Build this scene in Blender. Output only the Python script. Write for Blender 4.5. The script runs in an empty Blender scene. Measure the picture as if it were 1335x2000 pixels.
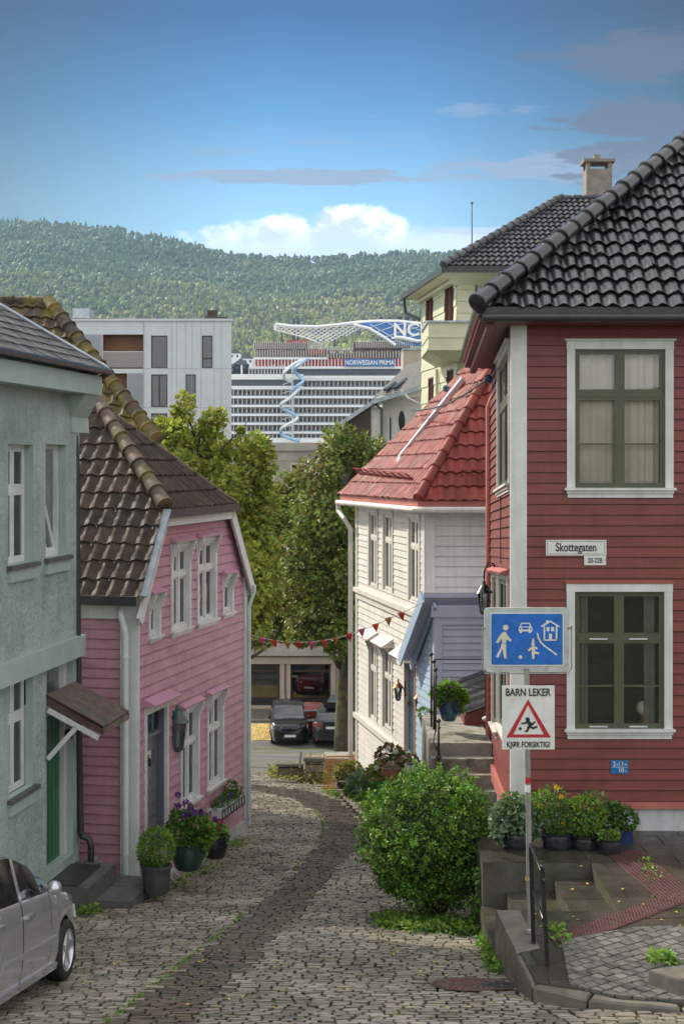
import bpy, math, random
from math import radians, sin, cos, tan, pi, sqrt, atan2
from mathutils import Vector, Matrix, noise
random.seed(7)
S = bpy.context.scene
F = 3000.0; CX = 667.5; H = 900.0        # focal length in photo pixels, optical axis column, eye-level row
# ------------------------------------------------------------------ camera
cam = bpy.data.cameras.new('camera'); camo = bpy.data.objects.new('camera', cam)
S.collection.objects.link(camo); S.camera = camo
camo.location = (0, 0, 0); camo.rotation_euler = (pi/2, 0, 0)
cam.sensor_fit = 'HORIZONTAL'; cam.sensor_width = 36; cam.lens = F/1335*36
cam.shift_y = -(1000-H)/1335.0
cam.clip_start = .5; cam.clip_end = 30000
# ------------------------------------------------------------------ light
SUN_AZ = atan2(-.75, .66); SUN_EL = radians(38)
sdir = Vector((sin(SUN_AZ)*cos(SUN_EL), cos(SUN_AZ)*cos(SUN_EL), sin(SUN_EL)))
sl = bpy.data.lights.new('sun', 'SUN'); sl.energy = 2.6; sl.angle = radians(2.5); sl.color = (1, .92, .78)
so = bpy.data.objects.new('sun', sl); S.collection.objects.link(so)
so.rotation_euler = (-sdir).to_track_quat('-Z', 'Y').to_euler()
S.view_settings.view_transform = 'Standard'; S.view_settings.look = 'None'
S.view_settings.exposure = 1.3; S.view_settings.gamma = 1

W = bpy.data.worlds.new('World'); S.world = W; W.use_nodes = True
nt = W.node_tree; N_ = nt.nodes; L_ = nt.links; N_.clear()
def wn(t, **k):
    n = N_.new(t)
    for a, v in k.items(): setattr(n, a, v)
    return n
def wmath(op, a, b=None, c=None):
    n = wn('ShaderNodeMath', operation=op)
    for i, v in enumerate((a, b, c)):
        if v is None: continue
        if isinstance(v, (int, float)): n.inputs[i].default_value = v
        else: L_.new(v, n.inputs[i])
    return n.outputs[0]
def wmix(f, a, b, mode='MIX'):
    n = wn('ShaderNodeMix', data_type='RGBA', blend_type=mode)
    for s, v in ((n.inputs[0], f), (n.inputs[6], a), (n.inputs[7], b)):
        if isinstance(v, (int, float)): s.default_value = v
        elif isinstance(v, tuple): s.default_value = (*v, 1)
        else: L_.new(v, s)
    return n.outputs[2]
def wramp(x, pts):
    n = wn('ShaderNodeValToRGB'); L_.new(x, n.inputs[0]); e = n.color_ramp.elements
    while len(e) < len(pts): e.new(.5)
    for q, (p, c) in zip(e, pts): q.position = p; q.color = (*c, 1) if isinstance(c, tuple) else (c, c, c, 1)
    return n.outputs[0]
tc = wn('ShaderNodeTexCoord'); sep = wn('ShaderNodeSeparateXYZ'); L_.new(tc.outputs['Generated'], sep.inputs[0])
sx, sy, sz = sep.outputs
hor = wmath('SQRT', wmath('ADD', wmath('MULTIPLY', sx, sx), wmath('MULTIPLY', sy, sy)))
el = wmath('DIVIDE', sz, wmath('MAXIMUM', hor, .02))            # tangent of the elevation
az = wmath('ARCTAN2', sx, sy)                                   # azimuth, 0 = down the street
sky = wn('ShaderNodeTexSky', sky_type='NISHITA'); sky.sun_disc = False; sky.sun_elevation = SUN_EL; sky.sun_rotation = SUN_AZ
sky.air_density = 1.0; sky.dust_density = .6; sky.ozone_density = 2.0
# clearness: the sky deepens with height
tint = wramp(wmath('DIVIDE', el, .5), [(0, (.66, .78, .84)), (.18, (.74, .86, .86)), (.32, (.44, .63, .71)), (.46, (.10, .32, .48)), (.58, (.008, .13, .28)), (1, (.03, .16, .38))])
azd = wmath('MULTIPLY', wmath('ABSOLUTE', az), 1.0)
side = wramp(wmath('DIVIDE', azd, .5), [(0, 1.0), (.10, 1.0), (.28, .66), (.46, .34), (1, .36)])
skyc = wmix(1.0, wmix(1.0, sky.outputs[0], tint, 'MULTIPLY'), side, 'MULTIPLY')
# clouds in direction space
cmb = wn('ShaderNodeCombineXYZ'); L_.new(wmath('MULTIPLY', az, 1.0), cmb.inputs[0]); L_.new(wmath('MULTIPLY', el, 1.0), cmb.inputs[2])
def wnoise(scale, det, rough, stretch=(1, 1, 1), off=(0, 0, 0)):
    m = wn('ShaderNodeMapping'); m.inputs['Scale'].default_value = stretch; m.inputs['Location'].default_value = off
    L_.new(cmb.outputs[0], m.inputs[0])
    n = wn('ShaderNodeTexNoise'); n.inputs['Scale'].default_value = scale; n.inputs['Detail'].default_value = det; n.inputs['Roughness'].default_value = rough
    L_.new(m.outputs[0], n.inputs['Vector']); return n.outputs['Fac']
def smooth(x, a, b):
    n = wn('ShaderNodeMapRange', interpolation_type='SMOOTHSTEP')
    L_.new(x, n.inputs[0]); n.inputs[1].default_value = a; n.inputs[2].default_value = b; return n.outputs[0]
def blob(ca, ce, ra, re):      # 1 at the centre of a cloud bank falling to 0
    a = wmath('DIVIDE', wmath('SUBTRACT', az, ca), ra); e = wmath('DIVIDE', wmath('SUBTRACT', el, ce), re)
    r = wmath('SQRT', wmath('ADD', wmath('MULTIPLY', a, a), wmath('MULTIPLY', e, e)))
    return wmath('SUBTRACT', 1.0, r)
AZ = lambda px: math.atan((px-CX)/F); EL = lambda py: (H-py)/F
# high streaks
n1 = wnoise(26, 5, .6, (1, 1, 5), (3.1, 0, .4))
def streak(px, py, rx, ry, gain, col, dens, lo=.0, hi=.35):
    global skyc
    m = smooth(wmath('ADD', wmath('MULTIPLY', blob(AZ(px), EL(py), rx/F, ry/F), gain), wmath('MULTIPLY', wmath('SUBTRACT', n1, .5), 3.2)), lo, hi)
    skyc = wmix(wmath('MULTIPLY', m, dens), skyc, col)
gr = (1.5, 1.95, 2.9); pu = (.5, .58, 1.0)
streak(590, 345, 260, 20, 1.3, gr, .95); streak(420, 295, 90, 10, .7, gr, .4); streak(640, 290, 120, 22, .3, gr, .5, .1, .6)
streak(830, 345, 70, 20, .6, gr, .45); streak(430, 250, 60, 6, .6, gr, .35); streak(1090, 330, 200, 32, 1.2, gr, .85); streak(1250, 320, 180, 44, 1.1, pu, .8)
streak(1240, 245, 180, 38, 1.5, pu, .85); streak(950, 218, 170, 20, .5, gr, .5, .1, .6); streak(1270, 125, 210, 60, 1.3, pu, .7, 0, .6)
# cumulus bank behind the hill
n2 = wnoise(30, 8, .55, (1, 1, 1.3), (7.4, 0, 2.2)); n3 = wnoise(34, 6, .55, (1, 1, 1.5), (7.42, 0, 2.186))
def cumul(px, py, rx, ry, amp=2.2, lo=.0, hi=.22):
    return smooth(wmath('ADD', blob(AZ(px), EL(py), rx/F, ry/F), wmath('MULTIPLY', wmath('SUBTRACT', n2, .5), amp)), lo, hi)
m1 = cumul(560, 505, 250, 84, .9); m2 = cumul(690, 460, 110, 66, .9); m3 = cumul(880, 480, 200, 44, 1.3, 0, .5)
mm = wmath('MAXIMUM', m1, m2)
lum = wramp(smooth(wmath('SUBTRACT', n2, n3), -.1, .12), [(0, (3.6, 4.2, 5.4)), (.55, (5.6, 6.1, 6.7)), (1, (7.2, 7.3, 7.3))])
lum = wmix(smooth(el, EL(420), EL(505)), lum, (3.6, 4.6, 6.0))
skyc = wmix(wmath('MULTIPLY', m3, .7), skyc, (4.6, 5.2, 6.2)); skyc = wmix(wmath('MULTIPLY', mm, .95), skyc, lum)
skyc = wmix(wmath('MULTIPLY', smooth(wmath('ADD', blob(AZ(950), EL(452), 170/F, 9/F), wmath('MULTIPLY', wmath('SUBTRACT', n1, .5), 2.0)), 0, .4), .8), skyc, (3.1, 3.7, 5.3))
# the overcast half of the sky behind and above the camera, which gives the soft street light
back = wmath('MAXIMUM', smooth(el, .5, 1.3), smooth(wmath('ABSOLUTE', az), .5, 1.3))
skyc = wmix(wmath('MULTIPLY', back, .85), skyc, wmix(smooth(wnoise(3, 4, .5), .35, .65), (5.8, 6.1, 6.3), (9.4, 9.3, 9.0)))
bg = wn('ShaderNodeBackground'); L_.new(skyc, bg.inputs[0]); bg.inputs[1].default_value = .085
wo = wn('ShaderNodeOutputWorld'); L_.new(bg.outputs[0], wo.inputs[0])

# ------------------------------------------------------------------ materials
MATS = {}
def mat(name, col, rough=.6, var=.15, vs=3.0, bump=0.0, bs=40.0, metal=0.0, island=0.0, col2=None, c2s=1.5, c2lo=.5, c2hi=.62, spec=.5, stretch=None, trans=0.0, hue=0.0, coat=0.0, drip=0.0):
    m = bpy.data.materials.new(name); m.use_nodes = True; t = m.node_tree; b = t.nodes['Principled BSDF']; k = t.links
    b.inputs['Roughness'].default_value = rough; b.inputs['Metallic'].default_value = metal
    b.inputs['Specular IOR Level'].default_value = spec; b.inputs['Coat Weight'].default_value = coat
    co = t.nodes.new('ShaderNodeTexCoord'); v = co.outputs['Object']
    if stretch:
        mp = t.nodes.new('ShaderNodeMapping'); mp.inputs['Scale'].default_value = stretch; k.new(v, mp.inputs[0]); v = mp.outputs[0]
    def nz(scale, det=5, rg=.6):
        n = t.nodes.new('ShaderNodeTexNoise'); n.inputs['Scale'].default_value = scale; n.inputs['Detail'].default_value = det; n.inputs['Roughness'].default_value = rg
        k.new(v, n.inputs['Vector']); return n.outputs['Fac']
    def mr(x, a, bb, c, d):
        n = t.nodes.new('ShaderNodeMapRange'); k.new(x, n.inputs[0])
        for i, q in enumerate((a, bb, c, d)): n.inputs[i+1].default_value = q
        return n.outputs[0]
    def mx(f, a, bb, mode='MIX'):
        n = t.nodes.new('ShaderNodeMix'); n.data_type = 'RGBA'; n.blend_type = mode
        for s, q in ((n.inputs[0], f), (n.inputs[6], a), (n.inputs[7], bb)):
            if isinstance(q, (int, float)): s.default_value = q
            elif isinstance(q, tuple): s.default_value = (*q, 1)
            else: k.new(q, s)
        return n.outputs[2]
    c = tuple(col)
    if col2 is not None: c = mx(mr(nz(c2s, 7, .65), c2lo, c2hi, 0, 1), c, tuple(col2))
    if var:
        g = t.nodes.new('ShaderNodeCombineColor'); q = mr(nz(vs), .3, .7, 1-var, 1+var)
        for i in range(3): k.new(q, g.inputs[i])
        c = mx(1.0, c, g.outputs[0], 'MULTIPLY')
    if drip:
        mp2 = t.nodes.new('ShaderNodeMapping'); mp2.inputs['Scale'].default_value = (7, 7, .55); k.new(co.outputs['Object'], mp2.inputs[0]); n9 = t.nodes.new('ShaderNodeTexNoise'); n9.inputs['Scale'].default_value = 1; n9.inputs['Detail'].default_value = 6; n9.inputs['Roughness'].default_value = .7; k.new(mp2.outputs[0], n9.inputs['Vector'])
        g9 = t.nodes.new('ShaderNodeCombineColor')
        for i_, w9 in enumerate((1, 1.05, 1.2)): k.new(mr(n9.outputs['Fac'], .46, .68, 1, 1-drip*w9), g9.inputs[i_])
        c = mx(1.0, c, g9.outputs[0], 'MULTIPLY')
    if island or hue:
        ge = t.nodes.new('ShaderNodeNewGeometry'); hs = t.nodes.new('ShaderNodeHueSaturation')
        r = ge.outputs['Random Per Island']; k.new(mr(r, 0, 1, 1-island, 1+island), hs.inputs['Value'])
        if hue:
            w = t.nodes.new('ShaderNodeTexWhiteNoise'); w.noise_dimensions = '1D'; k.new(r, w.inputs['W'])
            k.new(mr(w.outputs['Value'], 0, 1, .5-hue, .5+hue), hs.inputs['Hue'])
        if isinstance(c, tuple): hs.inputs['Color'].default_value = (*c, 1)
        else: k.new(c, hs.inputs['Color'])
        c = hs.outputs[0]
    if isinstance(c, tuple): b.inputs['Base Color'].default_value = (*c, 1)
    else: k.new(c, b.inputs['Base Color'])
    if rough and var: k.new(mr(nz(vs*2.3), .3, .7, max(.02, rough*(1-var)), min(1, rough*(1+var))), b.inputs['Roughness'])
    if bump:
        bn = t.nodes.new('ShaderNodeBump'); bn.inputs['Strength'].default_value = 1; bn.inputs['Distance'].default_value = bump
        k.new(nz(bs), bn.inputs['Height']); k.new(bn.outputs[0], b.inputs['Normal'])
    if trans:
        o = t.nodes['Material Output']; tr = t.nodes.new('ShaderNodeBsdfTranslucent'); ms = t.nodes.new('ShaderNodeMixShader'); ms.inputs[0].default_value = trans
        if isinstance(c, tuple): tr.inputs[0].default_value = (*c, 1)
        else: k.new(c, tr.inputs[0])
        k.new(b.outputs[0], ms.inputs[1]); k.new(tr.outputs[0], ms.inputs[2]); k.new(ms.outputs[0], o.inputs[0])
    MATS[name] = m; return m
def glassmat(name, tint=(.8, .85, .85), refl=.14, rough=.02, wav=.004):
    m = bpy.data.materials.new(name); m.use_nodes = True; t = m.node_tree; k = t.links; t.nodes.remove(t.nodes['Principled BSDF'])
    o = t.nodes['Material Output']; tr = t.nodes.new('ShaderNodeBsdfTransparent'); tr.inputs[0].default_value = (*tint, 1)
    gl = t.nodes.new('ShaderNodeBsdfGlossy'); gl.inputs['Roughness'].default_value = rough; gl.inputs[0].default_value = (.95, .97, 1, 1)
    fr = t.nodes.new('ShaderNodeFresnel'); fr.inputs[0].default_value = 1.5
    ad = t.nodes.new('ShaderNodeMath'); ad.operation = 'ADD'; ad.use_clamp = True; k.new(fr.outputs[0], ad.inputs[0]); ad.inputs[1].default_value = refl
    co = t.nodes.new('ShaderNodeTexCoord'); n = t.nodes.new('ShaderNodeTexNoise'); n.inputs['Scale'].default_value = 2.2; k.new(co.outputs['Object'], n.inputs['Vector'])
    bn = t.nodes.new('ShaderNodeBump'); bn.inputs['Distance'].default_value = wav*4; k.new(n.outputs['Fac'], bn.inputs['Height']); k.new(bn.outputs[0], gl.inputs['Normal']); n.inputs['Scale'].default_value = .8; n.inputs['Detail'].default_value = 0; bn.inputs['Distance'].default_value = wav
    ms = t.nodes.new('ShaderNodeMixShader'); k.new(ad.outputs[0], ms.inputs[0]); k.new(tr.outputs[0], ms.inputs[1]); k.new(gl.outputs[0], ms.inputs[2]); k.new(ms.outputs[0], o.inputs[0])
    MATS[name] = m; return m

# ------------------------------------------------------------------ object helpers
Z = Vector((0, 0, 1))
def P(px, py, Y): return Vector(((px-CX)/F*Y, Y, (H-py)/F*Y))
def XX(px, Y): return (px-CX)/F*Y
def ZZ(py, Y): return (H-py)/F*Y
def plane3(a, b, c):
    n = (Vector(b)-Vector(a)).cross(Vector(c)-Vector(a)).normalized(); return (Vector(a), n)
def hit(px, py, pl):
    d = Vector(((px-CX)/F, 1, (H-py)/F)); return d*(pl[0].dot(pl[1])/d.dot(pl[1]))
def setp(o, label=None, cat=None, group=None, kind=None):
    if label: o['label'] = label
    if cat: o['category'] = cat
    if group: o['group'] = group
    if kind: o['kind'] = kind
    return o
def thing(name, label, cat, loc=(0, 0, 0), group=None):
    o = bpy.data.objects.new(name, None); S.collection.objects.link(o); o.location = loc; o.empty_display_size = .3
    return setp(o, label, cat, group)
def worg(o):
    v = Vector((0, 0, 0))
    while o is not None: v += o.location; o = o.parent
    return v
class MB:
    def __init__(s): s.v = []; s.f = []
    def add(s, vs, fs):
        b = len(s.v); s.v += [tuple(x) for x in vs]; s.f += [tuple(b+i for i in q) for q in fs]; return s
    def quad(s, *p): return s.add(p, [tuple(range(len(p)))])
    def hexa(s, p): # 8 pts: bottom 4 (ccw), top 4
        return s.add(p, [(0, 3, 2, 1), (4, 5, 6, 7), (0, 1, 5, 4), (1, 2, 6, 5), (2, 3, 7, 6), (3, 0, 4, 7)])
    def box(s, x0, x1, y0, y1, z0, z1):
        return s.hexa([(x0, y0, z0), (x1, y0, z0), (x1, y1, z0), (x0, y1, z0), (x0, y0, z1), (x1, y0, z1), (x1, y1, z1), (x0, y1, z1)])
    def beam(s, a, b, w, h, up=Z):
        a = Vector(a); b = Vector(b); d = (b-a).normalized(); r = d.cross(up)
        if r.length < 1e-4: r = d.cross(Vector((0, 1, 0)))
        r.normalize(); u = r.cross(d); r = r*w/2; u = u*h/2
        return s.hexa([a-r-u, a+r-u, b+r-u, b-r-u, a-r+u, a+r+u, b+r+u, b-r+u])
    def tube(s, pts, r, n=8, cap=True):
        pts = [Vector(p) for p in pts]; m = len(pts); rs = r if isinstance(r, (list, tuple)) else [r]*m
        base = len(s.v); ref = None
        for i, p in enumerate(pts):
            d = (pts[min(i+1, m-1)]-pts[max(i-1, 0)])
            if d.length < 1e-9: d = Vector((0, 0, 1))
            d.normalize()
            if ref is None: ref = d.cross(Z) if abs(d.z) < .95 else d.cross(Vector((1, 0, 0)))
            ref = (ref-d*ref.dot(d)); ref.normalize(); bi = d.cross(ref)
            for k in range(n):
                a = 2*pi*k/n; s.v.append(tuple(p+ref*(rs[i]*cos(a))+bi*(rs[i]*sin(a))))
        for i in range(m-1):
            for k in range(n):
                a = base+i*n+k; b = base+i*n+(k+1) % n; s.f.append((a, b, b+n, a+n))
        if cap: s.f.append(tuple(base+k for k in range(n))[::-1]); s.f.append(tuple(base+(m-1)*n+k for k in range(n)))
        return s
    def lathe(s, c, prof, n=20, axis=Z, cap=True):
        c = Vector(c); axis = Vector(axis).normalized()
        r0 = axis.cross(Vector((0, 1, 0))) if abs(axis.y) < .9 else axis.cross(Vector((1, 0, 0)))
        r0.normalize(); r1 = axis.cross(r0); base = len(s.v)
        for (r, h) in prof:
            for k in range(n):
                a = 2*pi*k/n; s.v.append(tuple(c+axis*h+r0*(r*cos(a))+r1*(r*sin(a))))
        for i in range(len(prof)-1):
            for k in range(n):
                a = base+i*n+k; b = base+i*n+(k+1) % n; s.f.append((a, b, b+n, a+n))
        if cap: s.f.append(tuple(base+k for k in range(n))[::-1]); s.f.append(tuple(base+(len(prof)-1)*n+k for k in range(n)))
        return s
    def prism(s, poly, ext):
        ext = Vector(ext); n = len(poly); a = [Vector(p) for p in poly]
        return s.add(a+[p+ext for p in a], [tuple(range(n))[::-1], tuple(range(n, 2*n))]+[(i, (i+1) % n, (i+1) % n+n, i+n) for i in range(n)])
    def sphere(s, c, r, n=10, sc=(1, 1, 1)):
        c = Vector(c); pr = []
        b = len(s.v)
        for i in range(n+1):
            t = pi*i/n
            for k in range(n*2):
                a = pi*k/n; s.v.append((c.x+r*sc[0]*sin(t)*cos(a), c.y+r*sc[1]*sin(t)*sin(a), c.z+r*sc[2]*cos(t)))
        for i in range(n):
            for k in range(n*2):
                a = b+i*n*2+k; d = b+i*n*2+(k+1) % (n*2); s.f.append((a, a+n*2, d+n*2, d))
        return s
    def build(s, name, m, parent=None, smooth=False, auto=None, **kw):
        me = bpy.data.meshes.new(name); o = bpy.data.objects.new(name, me); S.collection.objects.link(o)
        if parent is not None:
            w = worg(parent); o.parent = parent
            me.from_pydata([(x-w.x, y-w.y, z-w.z) for x, y, z in s.v], [], s.f)
        else:
            # origin at the mesh's own base centre
            xs = [v[0] for v in s.v]; ys = [v[1] for v in s.v]; zs = [v[2] for v in s.v]
            c = ((min(xs)+max(xs))/2, (min(ys)+max(ys))/2, min(zs)); o.location = c
            me.from_pydata([(x-c[0], y-c[1], z-c[2]) for x, y, z in s.v], [], s.f)
        me.materials.append(MATS[m] if isinstance(m, str) else m); me.update()
        if smooth: me.shade_smooth()
        if auto:
            me.shade_smooth()
            if hasattr(me, 'set_sharp_from_angle'): me.set_sharp_from_angle(angle=radians(auto))
        return setp(o, **kw)
def textmesh(body, size, m, parent, origin, U, V, name='lettering', align='CENTER', ext=.002, xs=1.0, bold=0.0):
    c = bpy.data.curves.new('t', 'FONT'); c.body = body; c.size = size; c.align_x = align; c.align_y = 'CENTER'; c.extrude = ext; c.offset = bold
    o = bpy.data.objects.new('t', c); S.collection.objects.link(o)
    me = bpy.data.meshes.new_from_object(o.evaluated_get(bpy.context.evaluated_depsgraph_get()))
    bpy.data.objects.remove(o); bpy.data.curves.remove(c)
    U = Vector(U).normalized(); V = Vector(V).normalized(); N = U.cross(V); w = worg(parent) if parent else Vector()
    for v in me.vertices:
        q = Vector(origin)+U*(v.co.x*xs)+V*v.co.y+N*v.co.z-w; v.co = q
    me.materials.clear(); me.materials.append(MATS[m]); me.name = name
    n = bpy.data.objects.new(name, me); S.collection.objects.link(n); n.parent = parent; return n

# ------------------------------------------------------------------ walls
class Wall:
    """vertical wall from A to B, left to right seen from outside; u along, n outward"""
    def __init__(s, A, B, shear=0.0):
        s.A = Vector((A[0], A[1], 0)); s.B = Vector((B[0], B[1], 0)); s.U = (s.B-s.A).normalized(); s.N = Vector((s.U.y, -s.U.x, 0)); s.L = (s.B-s.A).length; s.sh = shear
    def p(s, u, z, n=0.0):
        q = s.A+s.U*u+s.N*n; q.z = z+s.sh*(u-s.L); return q
    def u(s, px, n=0.0):
        k = (px-CX)/F; A = s.A+s.N*n; return (k*A.y-A.x)/(s.U.x-k*s.U.y)
    def z(s, px, py, n=0.0):
        uu = s.u(px, n); Y = s.A.y+s.U.y*uu+s.N.y*n; return (H-py)/F*Y-s.sh*(uu-s.L)
    def rect(s, x0, x1, xm, yt, yb):
        return s.u(x0), s.u(x1), s.z(xm, yb), s.z(xm, yt)
    def box(s, mb, u0, u1, z0, z1, n0, n1):
        return mb.hexa([s.p(u0, z0, n1), s.p(u1, z0, n1), s.p(u1, z0, n0), s.p(u0, z0, n0), s.p(u0, z1, n1), s.p(u1, z1, n1), s.p(u1, z1, n0), s.p(u0, z1, n0)])
    def quad(s, mb, u0, u1, z0, z1, n): return mb.quad(s.p(u0, z0, n), s.p(u1, z0, n), s.p(u1, z1, n), s.p(u0, z1, n))
def subtract(iv, holes):
    for a, b in holes:
        o = []
        for x, y in iv:
            if b <= x or a >= y: o.append((x, y)); continue
            if a > x: o.append((x, a))
            if b < y: o.append((b, y))
        iv = o
    return iv
def siding(w, z0, z1, ufun, holes=(), pitch=.14, lap=.02, flat=False, name='wall', m='x', parent=None, back=True):
    """lapped boards; ufun(z) -> (u0,u1); holes [(u0,u1,z0,z1)]"""
    mb = MB(); z = z0; cuts = sorted(set([h[2] for h in holes]+[h[3] for h in holes]))
    while z < z1-1e-4:
        zt = min(z+pitch, z1); bp = [z]+[c for c in cuts if z+1e-4 < c < zt-1e-4]+[zt]
        if not flat:
            ua = ufun(z); g = min(.012, zt-z)
            for x, y in subtract([ua], [(h[0], h[1]) for h in holes if h[2] < z+g/2 < h[3]]):
                mb.quad(w.p(x, z, -.012), w.p(y, z, -.012), w.p(y, z+g, -.012), w.p(x, z+g, -.012)); mb.quad(w.p(x, z, 0), w.p(y, z, 0), w.p(y, z, -.012), w.p(x, z, -.012)); mb.quad(w.p(x, z+g, -.012), w.p(y, z+g, -.012), w.p(y, z+g, lap), w.p(x, z+g, lap))
        for a, b in zip(bp[:-1], bp[1:]):
            if a == z and not flat: a = min(z+.012, b-1e-4)
            na = 0 if flat else lap*(1-(a-z)/pitch); nb = 0 if flat else lap*(1-(b-z)/pitch)
            ua, ub = ufun(a), ufun(b); mid = (a+b)/2
            lo = min(ua[0], ub[0]); hi = max(ua[1], ub[1])
            hs = [(h[0], h[1]) for h in holes if h[2] < mid < h[3]]
            for x, y in subtract([(lo, hi)], hs):
                xa, ya = max(x, ua[0]), min(y, ua[1]); xb, yb = max(x, ub[0]), min(y, ub[1])
                if ya < xa: xa = ya = (xa+ya)/2
                if yb < xb: xb = yb = (xb+yb)/2
                # split long boards at random joints so the wall is not one ruled sheet
                cutx = [0, 1]
                if not flat and ya-xa > 1.6 and random.random() < .55: cutx = [0, random.uniform(.2, .8), 1]
                for c0, c1 in zip(cutx[:-1], cutx[1:]):
                    e0 = .002 if c0 > 0 else 0; L0 = lambda p_, q_, t_: p_+(q_-p_)*t_; dn = random.uniform(0, .002)
                    mb.quad(w.p(L0(xa, ya, c0)+e0, a, na+dn), w.p(L0(xa, ya, c1)-e0, a, na+dn), w.p(L0(xb, yb, c1)-e0, b, nb), w.p(L0(xb, yb, c0)+e0, b, nb))
        z = zt
    return mb.build(name, m, parent)
def window(w, root, u0, u1, z0, z1, fm='white_trim', cm=None, cas=.1, cols=2, splits=(.66,), rec=.05, fw=.05, casing=True, sill=True, hood=None, hoodm=None, room='dark_room', curtain=None, curtm='curtain', bars=(), glass='glass', depth=.7, name='window', label=None, sillm=None, brackets=False, sashw=.04):
    cm = cm or fm; T = MB()
    B = lambda a, b, c, d, n0=-rec-.04, n1=-.004: w.box(T, a, b, c, d, n0, n1)
    B(u0, u0+fw, z0, z1); B(u1-fw, u1, z0, z1); B(u0+fw, u1-fw, z0, z0+fw); B(u0+fw, u1-fw, z1-fw, z1)
    zs = [z0+fw]+[z0+(z1-z0)*s for s in splits]+[z1-fw]
    for s in zs[1:-1]: w.box(T, u0+fw, u1-fw, s-.035, s+.035, -rec-.03, -.008)
    us = [u0+fw+(u1-u0-2*fw)*i/cols for i in range(cols+1)]
    for i in range(1, cols): w.box(T, us[i]-.03, us[i]+.03, z0+fw, z1-fw, -rec-.03, -.012)
    for i in range(cols):         # sash rails round every light
        for j in range(len(zs)-1):
            a, b = us[i]+(.03 if i else 0), us[i+1]-(.03 if i < cols-1 else 0); c, d = zs[j]+(.035 if j else 0), zs[j+1]-(.035 if j < len(zs)-2 else 0); q = sashw
            for (e, f, g, h) in ((a, a+q, c, d), (b-q, b, c, d), (a+q, b-q, c, c+q), (a+q, b-q, d-q, d)): w.box(T, e, f, g, h, -rec-.02, -rec+.015)
            for bb in bars:
                if bb[0] == j: zz = c+(d-c)*bb[1]; w.box(T, a+q, b-q, zz-.012, zz+.012, -rec-.015, -rec+.01)
    win = T.build(name, fm, root)
    if label: win['label'] = label
    w.quad(MB(), 0, 1, 0, 1, 0)
    g = MB(); w.quad(g, u0+fw*.5, u1-fw*.5, z0+fw*.5, z1-fw*.5, -rec-.002); g.build('pane', glass, win)
    r = MB(); d = depth; n0 = -rec-.045; e = .002
    p = w.p; r.quad(p(u0+e, z0+e, -d), p(u1-e, z0+e, -d), p(u1-e, z1-e, -d), p(u0+e, z1-e, -d))
    r.quad(p(u0+e, z0+e, n0), p(u0+e, z0+e, -d), p(u0+e, z1-e, -d), p(u0+e, z1-e, n0)); r.quad(p(u1-e, z0+e, n0), p(u1-e, z1-e, n0), p(u1-e, z1-e, -d), p(u1-e, z0+e, -d))
    r.quad(p(u0+e, z0+e, n0), p(u1-e, z0+e, n0), p(u1-e, z0+e, -d), p(u0+e, z0+e, -d)); r.quad(p(u0+e, z1-e, n0), p(u0+e, z1-e, -d), p(u1-e, z1-e, -d), p(u1-e, z1-e, n0))
    r.build('room_interior', room, win)
    if curtain:
        for (a, b, c, dd) in curtain:       # fractions of the opening
            cmb_ = MB(); k = 26; A = [u0+(u1-u0)*(a+(b-a)*i/k) for i in range(k+1)]; off = lambda i: -rec-.13+.018*sin(i*1.9+a*7)+.01*sin(i*.7)
            zl, zh = z0+(z1-z0)*c, z0+(z1-z0)*dd
            for i in range(k): cmb_.quad(p(A[i], zl, off(i)), p(A[i+1], zl, off(i+1)), p(A[i+1], zh, off(i+1)), p(A[i], zh, off(i)))
            cmb_.build('curtain', curtm, win, smooth=True)
    if casing:
        c = MB(); w.box(c, u0-cas, u0, z0-.0, z1, -.002, .034); w.box(c, u1, u1+cas, z0, z1, -.002, .034); w.box(c, u0-cas-.004, u1+cas+.004, z1, z1+cas, -.002, .038)
        if brackets:
            for ub in (u0-cas*.6, u1+cas*.2):
                for q in range(4): w.box(c, ub, ub+cas*.4, z1+cas-.30+q*.075, z1+cas-.30+q*.075+.073, .036, .05+.028*q)
        c.build('casing', cm, win)
    if sill:
        c = MB(); w.box(c, u0-cas-.03, u1+cas+.03, z0-.035, z0-.001, -.002, .085); w.box(c, u0-cas+.01, u1+cas-.01, z0-.035-cas*.9, z0-.037, -.002, .034); w.box(c, u0-cas-.005, u1+cas+.005, z0-.075, z0-.038, .034, .055)
        c.build('sill', sillm or cm, win)
    if hood:
        zt = z1+cas; h, pr, ex = hood; c = MB(); a, b = u0-cas-ex, u1+cas+ex
        c.hexa([p(a, zt+.002, pr), p(b, zt+.002, pr), p(b, zt+.002, -.002), p(a, zt+.002, -.002), p(a, zt+.028, pr+.01), p(b, zt+.028, pr+.01), p(b, zt+h, -.002), p(a, zt+h, -.002)])
        c.build('hood', hoodm or cm, win)
    return win
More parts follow.
